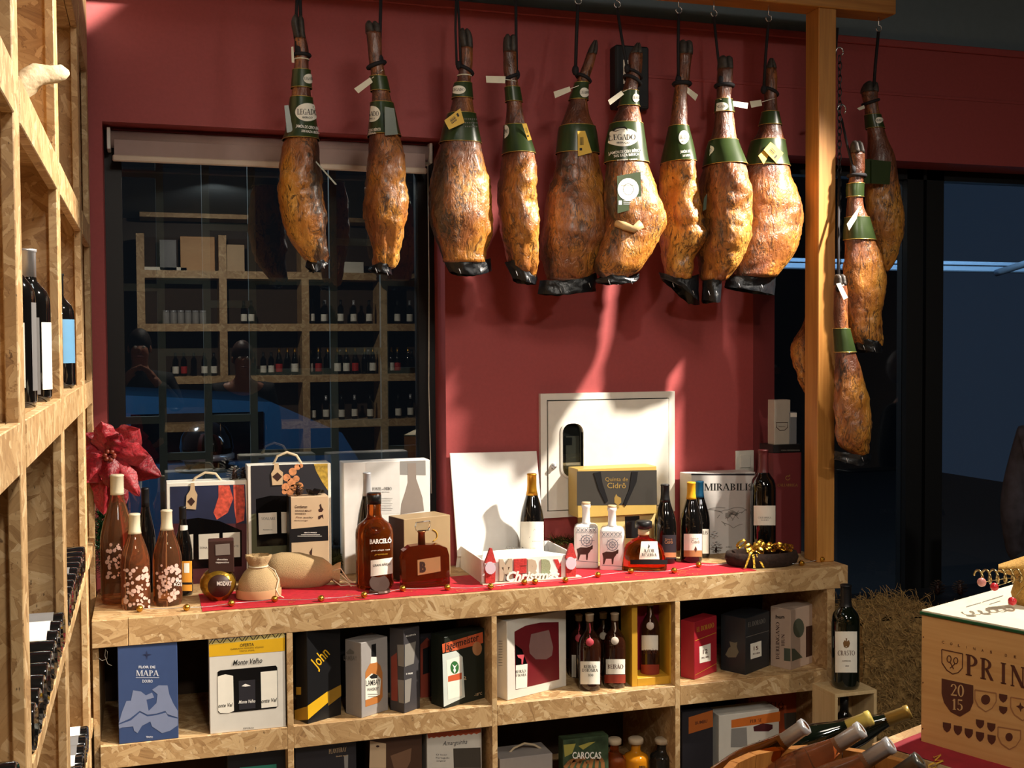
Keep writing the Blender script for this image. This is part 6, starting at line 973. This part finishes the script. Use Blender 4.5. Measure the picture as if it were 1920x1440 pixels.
# ------------------------------------------------------------------ bottles in the left shelf unit
def stand(label, x, y, z, R, H, labs, cap, kind='bordeaux'):
    t = thing('wine_bottle', label, 'bottle', (x, y, z), face_cam((x, y))); S = H / .3; pf = [(q * R, w * S) for q, w in PROF[kind]]; MB().lathe(pf, 26).build('glass_body', DARKG, t)
    MB().lathe([(R * .4, H * .8), (R * .4, H - .006), (R * .44, H - .005), (R * .44, H), (0, H + .001)], 18).build('capsule', cap, t)
    for a0, a1, z0, z1, mt in labs: MB().grid(lambda u, v: ((R + .0006) * math.sin(a0 + (a1 - a0) * u), -(R + .0006) * math.cos(a0 + (a1 - a0) * u), H * (z0 + (z1 - z0) * v)), 12, 1).build('label', mt, t, fix=False)
    return t
GLAB = M('grey_label', '#6f6d6c', .5); BLAB = M('blue_label', '#5c8cb0', .5)
stand('dark wine bottle with silver capsule and white label, standing in the shelf unit', -.225, 2.2, 1.555, .038, .3, [(-.9, .5, .12, .5, PAPER), (.9, 2., .1, .62, GLAB)], SILV); stand('dark broad wine bottle with grey and white labels, standing behind the silver-capped one', -.222, 2.44, 1.555, .042, .3, [(-.4, .5, .05, .55, GLAB), (.6, 1.5, .08, .52, PAPER)], SILV)
stand('dark wine bottle with blue and white labels, standing in the shelf unit', -.222, 3.22, 1.555, .042, .3, [(-1.0, .2, .1, .58, PAPER), (.3, 1.4, .22, .6, BLAB)], BLACK); stand('dark wine bottle with pale label in the narrow end cell of the shelf unit', -.225, 3.78, 1.555, .038, .3, [(-.6, 1.3, .3, .62, M('sand_label', '#a8a080', .5))], BLACK)
lyp = None
def lying(y, z, lb, grp, where):
    global lyp
    if lyp is None:
        lyp = {}
    if lb not in lyp:
        t = thing('wine_bottle', 'dark wine bottle lying in the shelf row', 'bottle'); R = .0375; mt = Matrix.Rotation(-PI / 2, 3, 'Y'); MB().lathe([(.0, .012), (.02, .008), (.9 * R, 0), (R, .004)] + [(q * R, w) for q, w in PROF['bordeaux'][2:]], 22, mat=mt).build('glass_body', DARKG, t)
        if lb: MB().grid(lambda u, v: (-.02 - .085 * v, (R + .0006) * math.sin(-1.2 + 2.4 * u), (R + .0006) * math.cos(-1.2 + 2.4 * u)), 12, 1).build('label', PAPER if lb == 1 else GLAB, t, fix=False)
        lyp[lb] = t
    else: t = copy_tree(lyp[lb])
    t['label'] = 'dark wine bottle lying base outward ' + where + ', ' + ('with white label' if lb == 1 else 'with grey label' if lb == 2 else 'label hidden'); t['group'] = 'wine bottles lying in the shelf unit'; t.location = (XL + .002, y, z + .0377); return t
for k in range(9): lying(1.885 + k * .079, 1.04, (0, 0, 0, 0, 0, 0, 1, 1, 2)[k], 0, 'in the wide middle bay')
for k in range(9): lying(2.71 + k * .0785, 1.04, 0 if k != 4 else 2, 0, 'on the upper counter-side shelf')
for k in range(9): lying(2.71 + k * .0785, .54, (0, 0, 0, 0, 0, 1, 2, 2, 1)[k], 0, 'on the lower counter-side shelf')
for k in range(6): lying(1.12 + k * .1, 1.04, 0, 0, 'in the far bay')
def knobby(m, a): 
    m.v = [tuple(Vector(p) + a * noise.noise_vector(Vector(p) * 40)) for p in m.v]; return m
dw = thing('driftwood', 'pale piece of driftwood jutting from the upper shelf', 'wood', (XL - .03, 2.35, 2.06)); PALEW = M('pale_driftwood', '#c2ae8c', .7, var=.2, vsc=60, bump=.6); P0 = Vector((-.04, -.02, 0)); knobby(MB().tube([(-.05, -.03, .02), (-.04, -.025, .05), (-.03, -.02, .075), (-.005, -.01, .1), (.015, 0, .115), (.04, .01, .12), (.06, .015, .128), (.07, .02, .13)], .02, 12, False, [.03, .024, .02, .024, .022, .018, .015, .006]), .007).build('main_branch', PALEW, dw); knobby(MB().tube([(-.05, -.03, .02), (-.06, -.045, .06), (-.07, -.06, .09), (-.085, -.1, .12)], .012, 8, False, [.02, .016, .012, .006]), .006).build('side_branch', PALEW, dw)
MB().lathe([(.03, 0), (.035, .01), (.025, .02)], 10, (-.05, -.03, 0)).build('foot', PALEW, dw)
# ------------------------------------------------------------------ beside the counter end
wc = thing('wine_case', 'open upright pine wine case before the counter end', 'wine case', (0, 0, 0)); yc = 3.43; a = oY(1549, 1300, yc - .02); b = oY(1629, 1300, yc - .02); zt = oY(1590, 1286, yc).z; wc.location = ((a.x + b.x) / 2, yc, 0); w = (b.x - a.x) / 2 - .002
PAL = mat_wood('pale_pine', '#b89a6a', '#c9ae80', '#d6bf94', 2, 1., False)
for nm, q in (('top', (-w, w, -.07, .07, zt - .012, zt)), ('side', (-w, -w + .012, -.07, .07, .0, zt - .012)), ('side', (w - .012, w, -.07, .07, 0, zt - .012)), ('bottom', (-w + .012, w - .012, -.07, .07, .12, .132)), ('back', (-w + .012, w - .012, .06, .07, .0, zt - .012))): bx(nm, PAL, q, wc, False, .001)
t = thing('wine_bottle', 'plain dark bottle inside the open pine wine case', 'bottle', (wc.location.x, yc, .1325)); MB().lathe([(q * .038, z) for q, z in PROF['bordeaux']], 24).build('glass_body', DARKG, t); MB().lathe([(.015, .235), (.0155, .3), (0, .301)], 16).build('capsule', BLACK, t)
t = bottle('wine_bottle', 'large dark bottle with cream label standing on the pine wine case', 1586, 1096, 52, zt, Y=yc - .005, kind='bordeaux', glass=DGREEN, cap=BLACK, capz=.79); cI = crop(1440, 960, 3.); lab(t, 1566, 1184, 1607, 1261, PAPER); pc(t, T(cI, 'CRASTO', 441, 793, 98, 26, 'serif') + T(cI, 'SUPERIOR', 442, 838, 48, 7) + T(cI, '2020', 445, 866, 20, 7), INKBR); pc(t, P_(cI, [(422, 735), (432, 720), (440, 728), (437, 710), (445, 710), (444, 728), (455, 720), (462, 738), (455, 760), (440, 766), (426, 758)]), M('print_crest', '#7a5a34', .5), 'crest_print')
hb_ = thing('straw_bale', 'bale of straw beside the counter end', 'straw bale', (2.68, 3.72, 0)); STR = M('straw', '#8a6c3e', .8, var=.4, vsc=40); m = MB(); hx, hy, hz = .2, .16, .64
m.grid(lambda u, v: (-hx + .02 * noise.noise(Vector((u * 8, v * 8, 1))) + 2 * hx * u, -hy + .02 * noise.noise(Vector((u * 6, v * 9, 5))), hz * v), 20, 24); m.grid(lambda u, v: (-hx + 2 * hx * u, -hy + 2 * hy * v, hz + .03 * noise.noise(Vector((u * 6, v * 6, 9)))), 16, 12); m.box(-hx + .01, hx - .01, -hy + .02, hy, 0, hz - .02); m.build('bale_core', STR, hb_, fix=False)
m = MB()
for i in range(2600):
    if random.random() < .75: c = Vector((random.uniform(-hx, hx), -hy - random.uniform(0, .015), random.uniform(.1, hz)))
    else: c = Vector((random.uniform(-hx, hx), random.uniform(-hy, hy), hz + random.uniform(0, .02)))
    d = Vector((random.gauss(0, 1), random.gauss(0, .25), random.gauss(0, .9))).normalized() * random.uniform(.02, .06); e = Vector((d.z, .2 * d.x, -d.x)).normalized() * .0012; k = Vector((0, -random.uniform(0, .02), random.uniform(-.01, .015))); m.add([c - e, c + e, c + d * .5 + k + e, c + d + e * .5, c + d - e * .5, c + d * .5 + k - e], [(0, 1, 2, 5), (5, 2, 3, 4)])
o = m.build('straw', STR, hb_, fix=False); o['kind'] = 'stuff'
for s_ in ((1605, 1140), (1660, 1138)): q = oY(*s_, 3.6) - hb_.location; MB().tube([q, q + Vector((-.05, -.02, .03))], .0018, 5).build('loose_straw', STR, hb_)
for px, lb in ((1758, 'spiky brown pine cone on the dark sill'), (1800, 'dark pine cone on the dark sill')): cone(lb, oY(px, 1116, 4.1), .032, PCB)
# ------------------------------------------------------------------ foreground table, crate and barrel
TZ = .863; f_ = Vector((.37, -.929, 0)); g_ = Vector((.929, .37, 0)); rzt = math.atan2(f_.y, f_.x)
tb = thing('display_table', 'strand board display table under the branded crate', 'table', (1.364, 1.93, 0), rzt)
bx('table_top', OSB, (0, 1.1, 0, 1.2, TZ - .025, TZ), tb, True, .001); 
for q in ((.05, .05), (1.0, .05), (.05, 1.1), (1.0, 1.1)): bx('leg', PINE, (q[0], q[0] + .06, q[1], q[1] + .06, 0, TZ - .025), tb)
C0 = oZ(1728, 1152, 1.12); cr = thing('wine_crate', 'printed wooden wine crate on the display table', 'crate', (C0.x, C0.y, TZ), rzt); cr['h_'] = ch_ = 1.12 - TZ; cw, cdp = .46, .385
for nm, q in (('front_panel', (0, cw, 0, .011, 0, ch_)), ('back_panel', (0, cw, cdp - .011, cdp, 0, ch_)), ('side_panel', (0, .011, .011, cdp - .011, 0, ch_)), ('side_panel', (cw - .011, cw, .011, cdp - .011, 0, ch_)), ('bottom_panel', (.011, cw - .011, .011, cdp - .011, 0, .01))): bx(nm, CRATE, q, cr, False, .001)
gs = bx('glass_sheet', M('green_edged_glass', '#1f4a2c', .1), (-.003, cw, -.003, cdp, ch_, ch_ + .006), cr, False, .001); bx('lid_panel', M('pale_lid_wood', '#d8cdb4', .5, var=.05), (0, cw - .003, 0, cdp - .003, ch_ + .006, ch_ + .009), cr)
cJ = crop(1700, 1080, 4.); SH_ = lambda x, y, w, h: [(x - w / 2, y - h * .45), (x + w / 2, y - h * .45 + w * .16), (x + w / 2, y + h * .1), (x + w * .3, y + h * .42), (x, y + h * .58), (x - w * .35, y + h * .32), (x - w / 2, y)]
letters = []
for s_, x, y in zip('COLINAS', (272, 335, 393, 448, 507, 569, 632), (495, 508, 521, 534, 545, 558, 570)): letters += T(cJ, s_, x, y, 17 if s_ != 'I' else 3, 20, rot=-.18, bold=.01)
for s_, x, y in zip('DE', (745, 813), (594, 606)): letters += T(cJ, s_, x, y, 17, 20, rot=-.18, bold=.01)
for s_, x, y, w in (('P', 490, 672, 104), ('R', 604, 700, 112), ('I', 726, 730, 50), ('N', 835, 755, 120), ('C', 950, 790, 110)): letters += T(cJ, s_, x, y, w, 158, 'serif', rot=-.19)
pr(cr, letters, INKBR); pr(cr, [cJ(q) for q in strip([(263, 550), (420, 583), (418, 690), (385, 725), (345, 735), (300, 705), (265, 650), (263, 550)], 7)] + [cJ(q) for q in strip(ell(318, 622, 16, 26, 8) + [(334, 622)], 7) + strip(ell(368, 635, 16, 24, 8) + [(384, 635)], 7) + strip([(325, 645), (352, 698)], 7) + strip([(362, 658), (325, 692)], 7)], INKBR, 'key_shield')
pr(cr, P_(cJ, [(262, 768), (500, 820), (500, 950), (475, 1010), (400, 1055), (330, 1020), (280, 950), (262, 880)]), INKBR, 'year_shield', .0007); pr(cr, T(cJ, '20', 382, 858, 105, 88, 'serif', rot=-.12) + T(cJ, '15', 382, 965, 92, 82, 'serif', rot=-.12), M('crate_print_gap', '#c39d6a', .6), 'year_lettering', .0013)
OUT = lambda x, y, w, h, k=5: [cJ(q) for q in strip(SH_(x, y, w, h) + [SH_(x, y, w, h)[0]], k)]
pr(cr, OUT(592, 925, 160, 160, 8) + OUT(870, 985, 180, 170, 8) + OUT(770, 1205, 170, 165, 8), M('burnt_light', '#9a6a44', .7), 'shield_outline', .0008)
slab(cr, [cJ(ell(592, 927, 35, 38, 16)), cJ(ell(768, 1208, 28, 32, 14)), cJ([(820, 975), (845, 970), (852, 945), (862, 972), (885, 985), (862, 998), (856, 1022), (846, 995)])] + [cJ(SH_(x, y, w, h)) for x, y, w, h in ((724, 912, 62, 66), (724, 1002, 62, 62), (302, 1130, 62, 76), (384, 1152, 62, 76), (466, 1175, 62, 76), (550, 1200, 62, 76), (637, 1222, 62, 76), (550, 1105, 62, 70), (635, 1130, 62, 70))], INKBR, 'shield_print'); slab(cr, [cJ(ell(x, y, 5, 7, 6)) for x, y in ((126, 458), (122, 800), (120, 1145))], INKBR, 'nail')
cK = crop(1720, 1040, 7.2); pr(cr, [cK(q) for q in strip([(660, 702), (860, 645)], 9) + strip([(880, 638), (1160, 550)], 9) + strip([(975, 668), (1120, 622)], 8)], GREY, 'lid_print', .0098, 'T')
# burlap decoration with wire spiral and berries
bp = oZ(1935, 1132, TZ + ch_ + .009); bd = thing('burlap_decoration', 'burlap ornament with gold wire spiral and red berries on the crate', 'ornament', bp); BUR = M('burlap', '#a8803c', .9, var=.25, vsc=300, bump=.6); GW = M('wire_gold', '#a08a5c', .25, .9)
MB().lathe([(.035, 0), (.04, .02), (.03, .055), (.02, .08)], 16).build('burlap_base', BUR, bd); yk = bp.y + .02
MB().grid(lambda u, v: oY(*[(1872 + 75 * u, 1060 - 24 * u - (1 - v) * 2 + v * (12 + 46 * u)) for _ in (0,)][0], yk - .02 * math.sin(PI * v)) - bp, 12, 8).build('burlap_flap', BUR, bd, fix=False)
P = []
for i in range(90): a = i * .42; u = i / 90; c = cK([(800 + 620 * u, 300 - 20 * u)])[0]; c = oY(c[0], c[1], yk - .03); P.append(c + Vector((.011 * math.cos(a) * .4, .013 * math.cos(a), .0135 * math.sin(a))) - bp)
MB().tube(P, .002, 6).build('wire_spiral', GW, bd)
for (x, y, r), mt in (((868, 372, .0088), M('berry_clear', '#c08078', .15)), ((1040, 435, .008), M('berry_bright', '#b8202c', .3)), ((1282, 628, .0085), M('berry_bright'))): c = cK([(x, y)])[0]; q = oY(c[0], c[1], yk - .05); q.z = max(q.z, TZ + ch_ + .018); MB().sphere(q - bp, r, 14, 10).build('berry', mt, bd); MB().tube([q - bp, (q - bp) * .5 + Vector((0, 0, .03)), (0, 0, .05)], .0008, 4).build('berry_wire', GW, bd)
# barrel with bottles lying in it
pts = [oZ(*q, .87) for q in ((1345, 1438), (1395, 1413), (1455, 1400))]; (x1_, y1_), (x2_, y2_), (x3_, y3_) = [(q.x, q.y) for q in pts]; D_ = 2 * (x1_ * (y2_ - y3_) + x2_ * (y3_ - y1_) + x3_ * (y1_ - y2_)); ux = ((x1_ ** 2 + y1_ ** 2) * (y2_ - y3_) + (x2_ ** 2 + y2_ ** 2) * (y3_ - y1_) + (x3_ ** 2 + y3_ ** 2) * (y1_ - y2_)) / D_; uy = ((x1_ ** 2 + y1_ ** 2) * (x3_ - x2_) + (x2_ ** 2 + y2_ ** 2) * (x1_ - x3_) + (x3_ ** 2 + y3_ ** 2) * (x2_ - x1_)) / D_; rb_ = min(.28, max(.16, math.hypot(x1_ - ux, y1_ - uy)))
top_ = oZ(1400, 1411, .87); bc = Vector((top_.x + .07, top_.y - .2, 0)); br = thing('wooden_barrel', 'open wooden barrel holding slanted bottles', 'barrel', bc); BAR = mat_wood('barrel_oak', '#7a4a20', '#9a642c', '#b07a3c', 2, 1., False, .4)
NB = 20
for i in range(NB):
    a0 = 2 * PI * i / NB; a1 = 2 * PI * (i + .97) / NB; m = MB(); V = []
    for z, r in ((0, .2), (.3, .24), (.6, .235), (.87, .21)):
        for rr in (r, r - .018): V += [(rr * math.cos(a), rr * math.sin(a), z) for a in (a0, a1)]
    m.add(V, [(4 * j + a, 4 * j + b, 4 * j + 4 + b, 4 * j + 4 + a) for j in range(3) for a, b in ((0, 1), (1, 3), (3, 2), (2, 0))] + [(0, 1, 3, 2), (12, 13, 15, 14)]); m.build('stave', BAR, br)
for z, r in ((.12, .219), (.45, .2395), (.75, .2225)): MB().lathe([(r, z), (r + .003, z), (r, z + .035)], 30, cap=False).build('hoop', BLACKM, br)
MB().lathe([(0, .6), (.205, .6), (.205, .615), (0, .615)], 24).build('inner_board', BAR, br)
def slanted(label, tip, base, Y, glass, cap, R=.0375, caplen=.062, ring=True):
    P1 = oY(*tip, Y); P2 = oY(*base, Y + .03); d = (P1 - P2).normalized(); q = Vector((0, 0, 1)).rotation_difference(d).to_matrix(); P0 = P1 - d * .3
    t = thing('wine_bottle', label, 'bottle', P0); MB().lathe([(a * R, z) for a, z in PROF['burgundy']], 26, mat=q).build('glass_body', glass, t); k = R * .40; MB().lathe([(k, .3 - caplen), (k * .98, .288), (k * 1.08, .289), (k * 1.08, .299), (k * .8, .301), (k * .5, .2995), (0, .2995)], 22, mat=q).build('capsule', cap, t); return t
slanted('slanted bottle of golden wine with silver capsule in the barrel', (1512, 1360), (1459, 1397), 1.92, HONEY, SILV); slanted('slanted bottle of pink wine with silver capsule in the barrel', (1617, 1366), (1562, 1402), 1.84, ROSE, M('bright_silver_foil', '#d0d2d4', .25, .45)); slanted('slanted bottle with silver capsule and red stripe in the barrel', (1672, 1395), (1614, 1432), 1.76, ROSE, SILV); slanted('slanted bottle with dark silver capsule lying lowest in the barrel', (1726, 1424), (1672, 1462), 1.68, DGREEN, M('dark_silver', '#6a6a66', .3, .8))
slanted('slanted dark green bottle with yellow wax top in the barrel', (1634, 1345), (1580, 1366), 2.06, DGREEN, M('yellow_wax', '#d0bc60', .35), caplen=.055); slanted('slanted dark bottle with gold capsule in the barrel', (1706, 1334), (1652, 1354), 2.15, DGREEN, M('pale_gold_capsule', '#b89a50', .35, .5), caplen=.06)
rc = bx('red_cloth', M('crimson_cloth', '#8a1424', .7), (.02, .62, -.0, .0, 0, 0)) if False else None
m = MB(); m.grid(lambda u, v: (.03 + .6 * u, .0 + .34 * v, .0015 + .002 * noise.noise(Vector((u * 6, v * 6, 0)))), 16, 10); rc = m.build('red_cloth', M('crimson_cloth', '#8a1424', .7, var=.15)); tag(rc, 'crimson cloth with gold lettering under the crate', 'cloth', None, (1.364, 1.93, TZ), rzt)
cQ = crop(1700, 1080, 4.); rc['h_'] = .004; pr(rc, T(cQ, 'M', 240, 1375, 70, 60, 'serif', rot=-1.2) + T(cQ, 'U', 190, 1425, 60, 55, 'serif', rot=-1.2), GOLDP, off=.0012, face='T')
# ------------------------------------------------------------------ the rest of the shop, seen as reflections
MY = 2 * (WB + .012); YV = MY + 5.5; rs = thing('shop_shelving', 'long strand board shelving at the back of the shop', 'shelving', (0, -5.5, 0)); ups = [oY(x, 600, YV).x for x in (-40, 112, 265, 419, 573, 719, 868)]; st_ = ups[-1] - ups[-2]; ups += [ups[-1] + st_ * k for k in range(1, 3)]; ups = [u for u in ups if -.5 < u < 6]
zs = [oY(560, y, YV).z for y in (870, 790, 703, 607, 510, 400)]; th = .09
for u in ups: bx('upright', OSB, (u - .045, u + .045, -.45, 0, 0, 3.0), rs, True)
for z in zs: bx('shelf', OSB, (ups[0], ups[-1], -.45, .002, z - th, z), rs, True)
bx('back_board', DKB, (ups[0], ups[-1], -.47, -.45, 0, 3.0), rs)
protos = {}
def far_bottle(kind, x, z, H, cap, lb, label, grp, dy=-.1):
    k = (kind, cap.name, lb.name if lb else '', round(H, 2))
    if k not in protos:
        t = thing('wine_bottle', label, 'bottle'); R = .13 * H; MB().lathe([(q * R, w * H / .3) for q, w in PROF[kind]], 12).build('glass_body', DARKG, t); MB().lathe([(R * .42, H * .7), (R * .42, H * 1.005), (0, H * 1.006)], 10).build('capsule', cap, t)
        if lb: MB().lathe([(R + .001, H * .12), (R + .001, H * .42)], 12, cap=False).build('label', lb, t)
        protos[k] = t
    else: t = copy_tree(protos[k])
    t['label'] = label; t['group'] = grp; t.location = (x, -5.5 + dy, z); return t
z703, z607, z510 = zs[2], zs[3], zs[4]
for i, px in enumerate((330, 346, 365, 385, 403, 455, 478, 497, 512, 527, 543, 557, 585, 602, 620, 638, 655, 672, 690, 705, 740, 752, 772)):
    gld = px > 520; far_bottle('champagne' if gld else 'bordeaux', oY(px, 700, YV - .1).x, z703, .33 if gld else .28, GOLD if gld else BLACK, (PAPER, REDP, None, PAPER)[i % 4], 'bottle with gold foil neck on the back shop shelf' if gld else 'dark wine bottle on the back shop shelf', 'bottles on the back shop shelving')
for px in (312, 326, 340, 354, 368, 382): t = thing('jar', 'small pale jar on the back shop shelf', 'jar', (oY(px, 600, YV - .1).x, -5.6, z607), 0, 'jars on the back shop shelving'); MB().lathe([(.04, 0), (.042, .01), (.042, .13), (.036, .14)], 12).build('glass', GREYB, t); MB().lathe([(.038, .14), (.038, .16), (0, .16)], 12).build('lid', SILV, t)
for px in (460, 474, 612): far_bottle('bordeaux', oY(px, 600, YV - .1).x, z607, .28, BLACK, PAPER, 'dark wine bottle on the back shop shelf', 'bottles on the back shop shelving')
for i in range(60):
    x = 1.95 + (i // 3) * .18; far_bottle('bordeaux', x, zs[(1, 2, 3)[i % 3]], .3, (BLACK, SILV)[i % 2], (PAPER, None, PAPER)[i % 3], 'dark wine bottle on the back shop shelf', 'bottles on the back shop shelving', -.12 - .1 * (i % 2))
for (x0, x1, y0, mt, lbl) in ((270, 352, 498, PAPER, 'flat cream gift box on the high back shelf'), (340, 405, 440, CRATE, 'wooden board leaning on the high back shelf'), (425, 462, 455, TAN, 'tan carton on the high back shelf'), (650, 690, 488, PAPER, 'small white carton on the high back shelf'), (748, 775, 462, GREYB, 'grey bottle-shaped carton on the high back shelf'), (300, 332, 445, BLACK, 'black carton on the high back shelf')):
    a = oY(x0, 505, YV - .15); b = oY(x1, y0, YV - .15); t = thing('gift_box', lbl, 'box', (a.x, -5.65, z510)); bx('carton', mt, (0, b.x - a.x, -.1, 0, 0, max(.03, b.z - z510)), t, False, .004); bx('lid_band', CHOC, (-.001, b.x - a.x + .001, -.101, .001, 0, .008), t)
ab = thing('gift_box', 'tall black box facing the shopfront glass', 'box', (3.6, 3.74, 0), PI); bx('carton', BLACK, (-.25, .25, 0, .12, 0, 1.02), ab, False, .003); m = MB(); m.polys(txt('ADAMAS', 0, .8, .16, .025, 'sans', .01), lambda x, y: (x, -.0008, y)); m.build('lettering', GREYB, ab, fix=False)
# people
def skin_obj(name, joints, edges, mat, parent, sub=2):
    me = bpy.data.meshes.new(name); bm = bmesh.new(); L = bm.verts.layers.skin.verify(); vs_ = []
    for i, (p, r) in enumerate(joints):
        v = bm.verts.new(p); v[L].radius = (r, r) if not isinstance(r, tuple) else r; v[L].use_root = (i == 0); vs_.append(v)
    for a, b in edges: bm.edges.new((vs_[a], vs_[b]))
    bm.to_mesh(me); bm.free(); me.materials.append(mat); o = bpy.data.objects.new(name, me); COL.objects.link(o); o.parent = parent; o.modifiers.new('skin', 'SKIN').use_smooth_shade = True; s = o.modifiers.new('sub', 'SUBSURF'); s.levels = sub; s.render_levels = sub; return o
SKIN = M('skin', '#b07a60', .5)
def person(label, loc, rz, h, jm, tm, hm, arms):
    t = thing('person', label, 'person', loc, rz); s = h / 1.75
    J = [((0, 0, .95), (.15, .1)), ((0, 0, 1.2), (.15, .1)), ((0, 0, 1.42), (.13, .09)), ((0, 0, 1.5), .055), ((0, -.01, 1.6), (.07, .085)), ((0, -.01, 1.7), (.075, .095))]
    E_ = [(0, 1), (1, 2), (2, 3), (3, 4), (4, 5)]
    for sx in (-1, 1):
        b = len(J); J += [((sx * .1, 0, .9), .085), ((sx * .11, -.01, .5), .06), ((sx * .11, .01, .09), .04), ((sx * .11, -.14, .035), .035)]; E_ += [(0, b), (b, b + 1), (b + 1, b + 2), (b + 2, b + 3)]
        b = len(J); e, w = arms[sx > 0]; J += [((sx * .19, 0, 1.42), .055), (e, .043), (w, .032), (tuple(Vector(w) + (Vector(w) - Vector(e)).normalized() * .09), .03)]; E_ += [(2, b), (b, b + 1), (b + 1, b + 2), (b + 2, b + 3)]
    for b in (10, 18):
        h_ = Vector(J[b + 3][0]); d = (h_ - Vector(J[b + 2][0])).normalized(); sd = d.cross(Vector((0, 0, 1))) if abs(d.z) < .8 else d.cross(Vector((1, 0, 0))); sd.normalize(); cv = d.cross(sd).normalized()
        for k, L in ((-1.5, .062), (-.5, .075), (.5, .078), (1.5, .068)):
            n0 = len(J); J += [(tuple(h_ + sd * k * .02 + d * .03), .011), (tuple(h_ + sd * k * .021 + d * (.03 + L * .5) + cv * .008), .0095), (tuple(h_ + sd * k * .021 + d * (.03 + L) + cv * .024), .008)]; E_ += [(b + 3, n0), (n0, n0 + 1), (n0 + 1, n0 + 2)]
        w0 = Vector(J[b + 2][0]).lerp(h_, .6); n0 = len(J); J += [(tuple(w0 + sd * .036 + d * .012), .012), (tuple(w0 + sd * .052 + d * .045 + cv * .012), .0095)]; E_ += [(b + 3, n0), (n0, n0 + 1)]
    J = [(tuple(Vector(p) * s), tuple(q * s for q in r) if isinstance(r, tuple) else r * s) for p, r in J]; skin_obj('body', J, E_, SKIN, t)
    up = lambda r, k: tuple(q + k for q in r) if isinstance(r, tuple) else r + k
    jk = [((0, 0, .86 * s), (.17 * s, .125 * s)), ((0, 0, 1.15 * s), (.165 * s, .115 * s)), ((0, 0, 1.43 * s), (.14 * s, .1 * s)), J[10], J[11], J[12], J[18], J[19], J[20], ((0, .005, 1.5 * s), .055 * s)]; skin_obj('jacket', [(p, up(r, .022)) for p, r in jk], [(0, 1), (1, 2), (2, 3), (3, 4), (4, 5), (2, 6), (6, 7), (7, 8), (2, 9)], jm, t)
    tr = [((0, 0, 1.0 * s), (.15 * s, .115 * s)), J[6], J[7], J[8], J[14], J[15], J[16]]; skin_obj('trousers', [(p, up(r, .018)) for p, r in tr], [(0, 1), (1, 2), (2, 3), (0, 4), (4, 5), (5, 6)], tm, t)
    MB().sphere((0, .03 * s, 1.69 * s), .098 * s, 16, 12, (.86, 1.04, 1.2)).build('hair', hm, t)
    for sx in (-1, 1): MB().sphere((sx * .03 * s, -.1 * s, 1.665 * s), .011 * s, 8, 6).build('eye', OFFW, t); MB().sphere((sx * .078 * s, 0, 1.65 * s), .022 * s, 8, 6, (.4, .8, 1.3)).build('ear', SKIN, t)
    MB().sphere((0, -.115 * s, 1.64 * s), .016 * s, 8, 6, (.8, 1.1, 1.4)).build('nose', SKIN, t); MB().sphere((0, -.1 * s, 1.595 * s), .02 * s, 8, 6, (1.3, .5, .35)).build('mouth', M('lips', '#8a4a44', .5), t); return t
DOWN = (((-.24, .03, 1.15), (-.23, -.05, .92)), ((.24, .03, 1.15), (.23, -.05, .92)))
UP = (((-.27, -.05, 1.2), (-.12, -.14, 1.40)), ((.27, -.05, 1.2), (.12, -.14, 1.40)))
BLKC = M('black_jacket', '#1a1a1e', .8); JEAN = M('dark_trousers', '#1c2028', .8)
person('person in dark jacket holding up a phone, reflected in the window', (-.05, -.32, 0), PI, 1.75, BLKC, JEAN, M('dark_hair', '#2a1e18', .6), UP); person('person with cropped hair in dark jacket, reflected in the window', (.68, -.1, 0), PI, 1.66, BLKC, JEAN, M('cropped_hair', '#4a342c', .5), DOWN)
person('person in patterned purple-grey coat at the edge beside the crate', (3.13, 3.2, 0), 2.2, 1.62, M('patterned_coat', '#2c2a34', .8, var=.5, vsc=26), JEAN, M('grey_hair', '#6a6e7c', .6), DOWN); person('person with grey hair and dark slate jacket near the shopfront', (4.05, 3.25, 0), 2.6, 1.58, M('slate_jacket', '#343a3e', .8), JEAN, M('grey_hair'), DOWN)
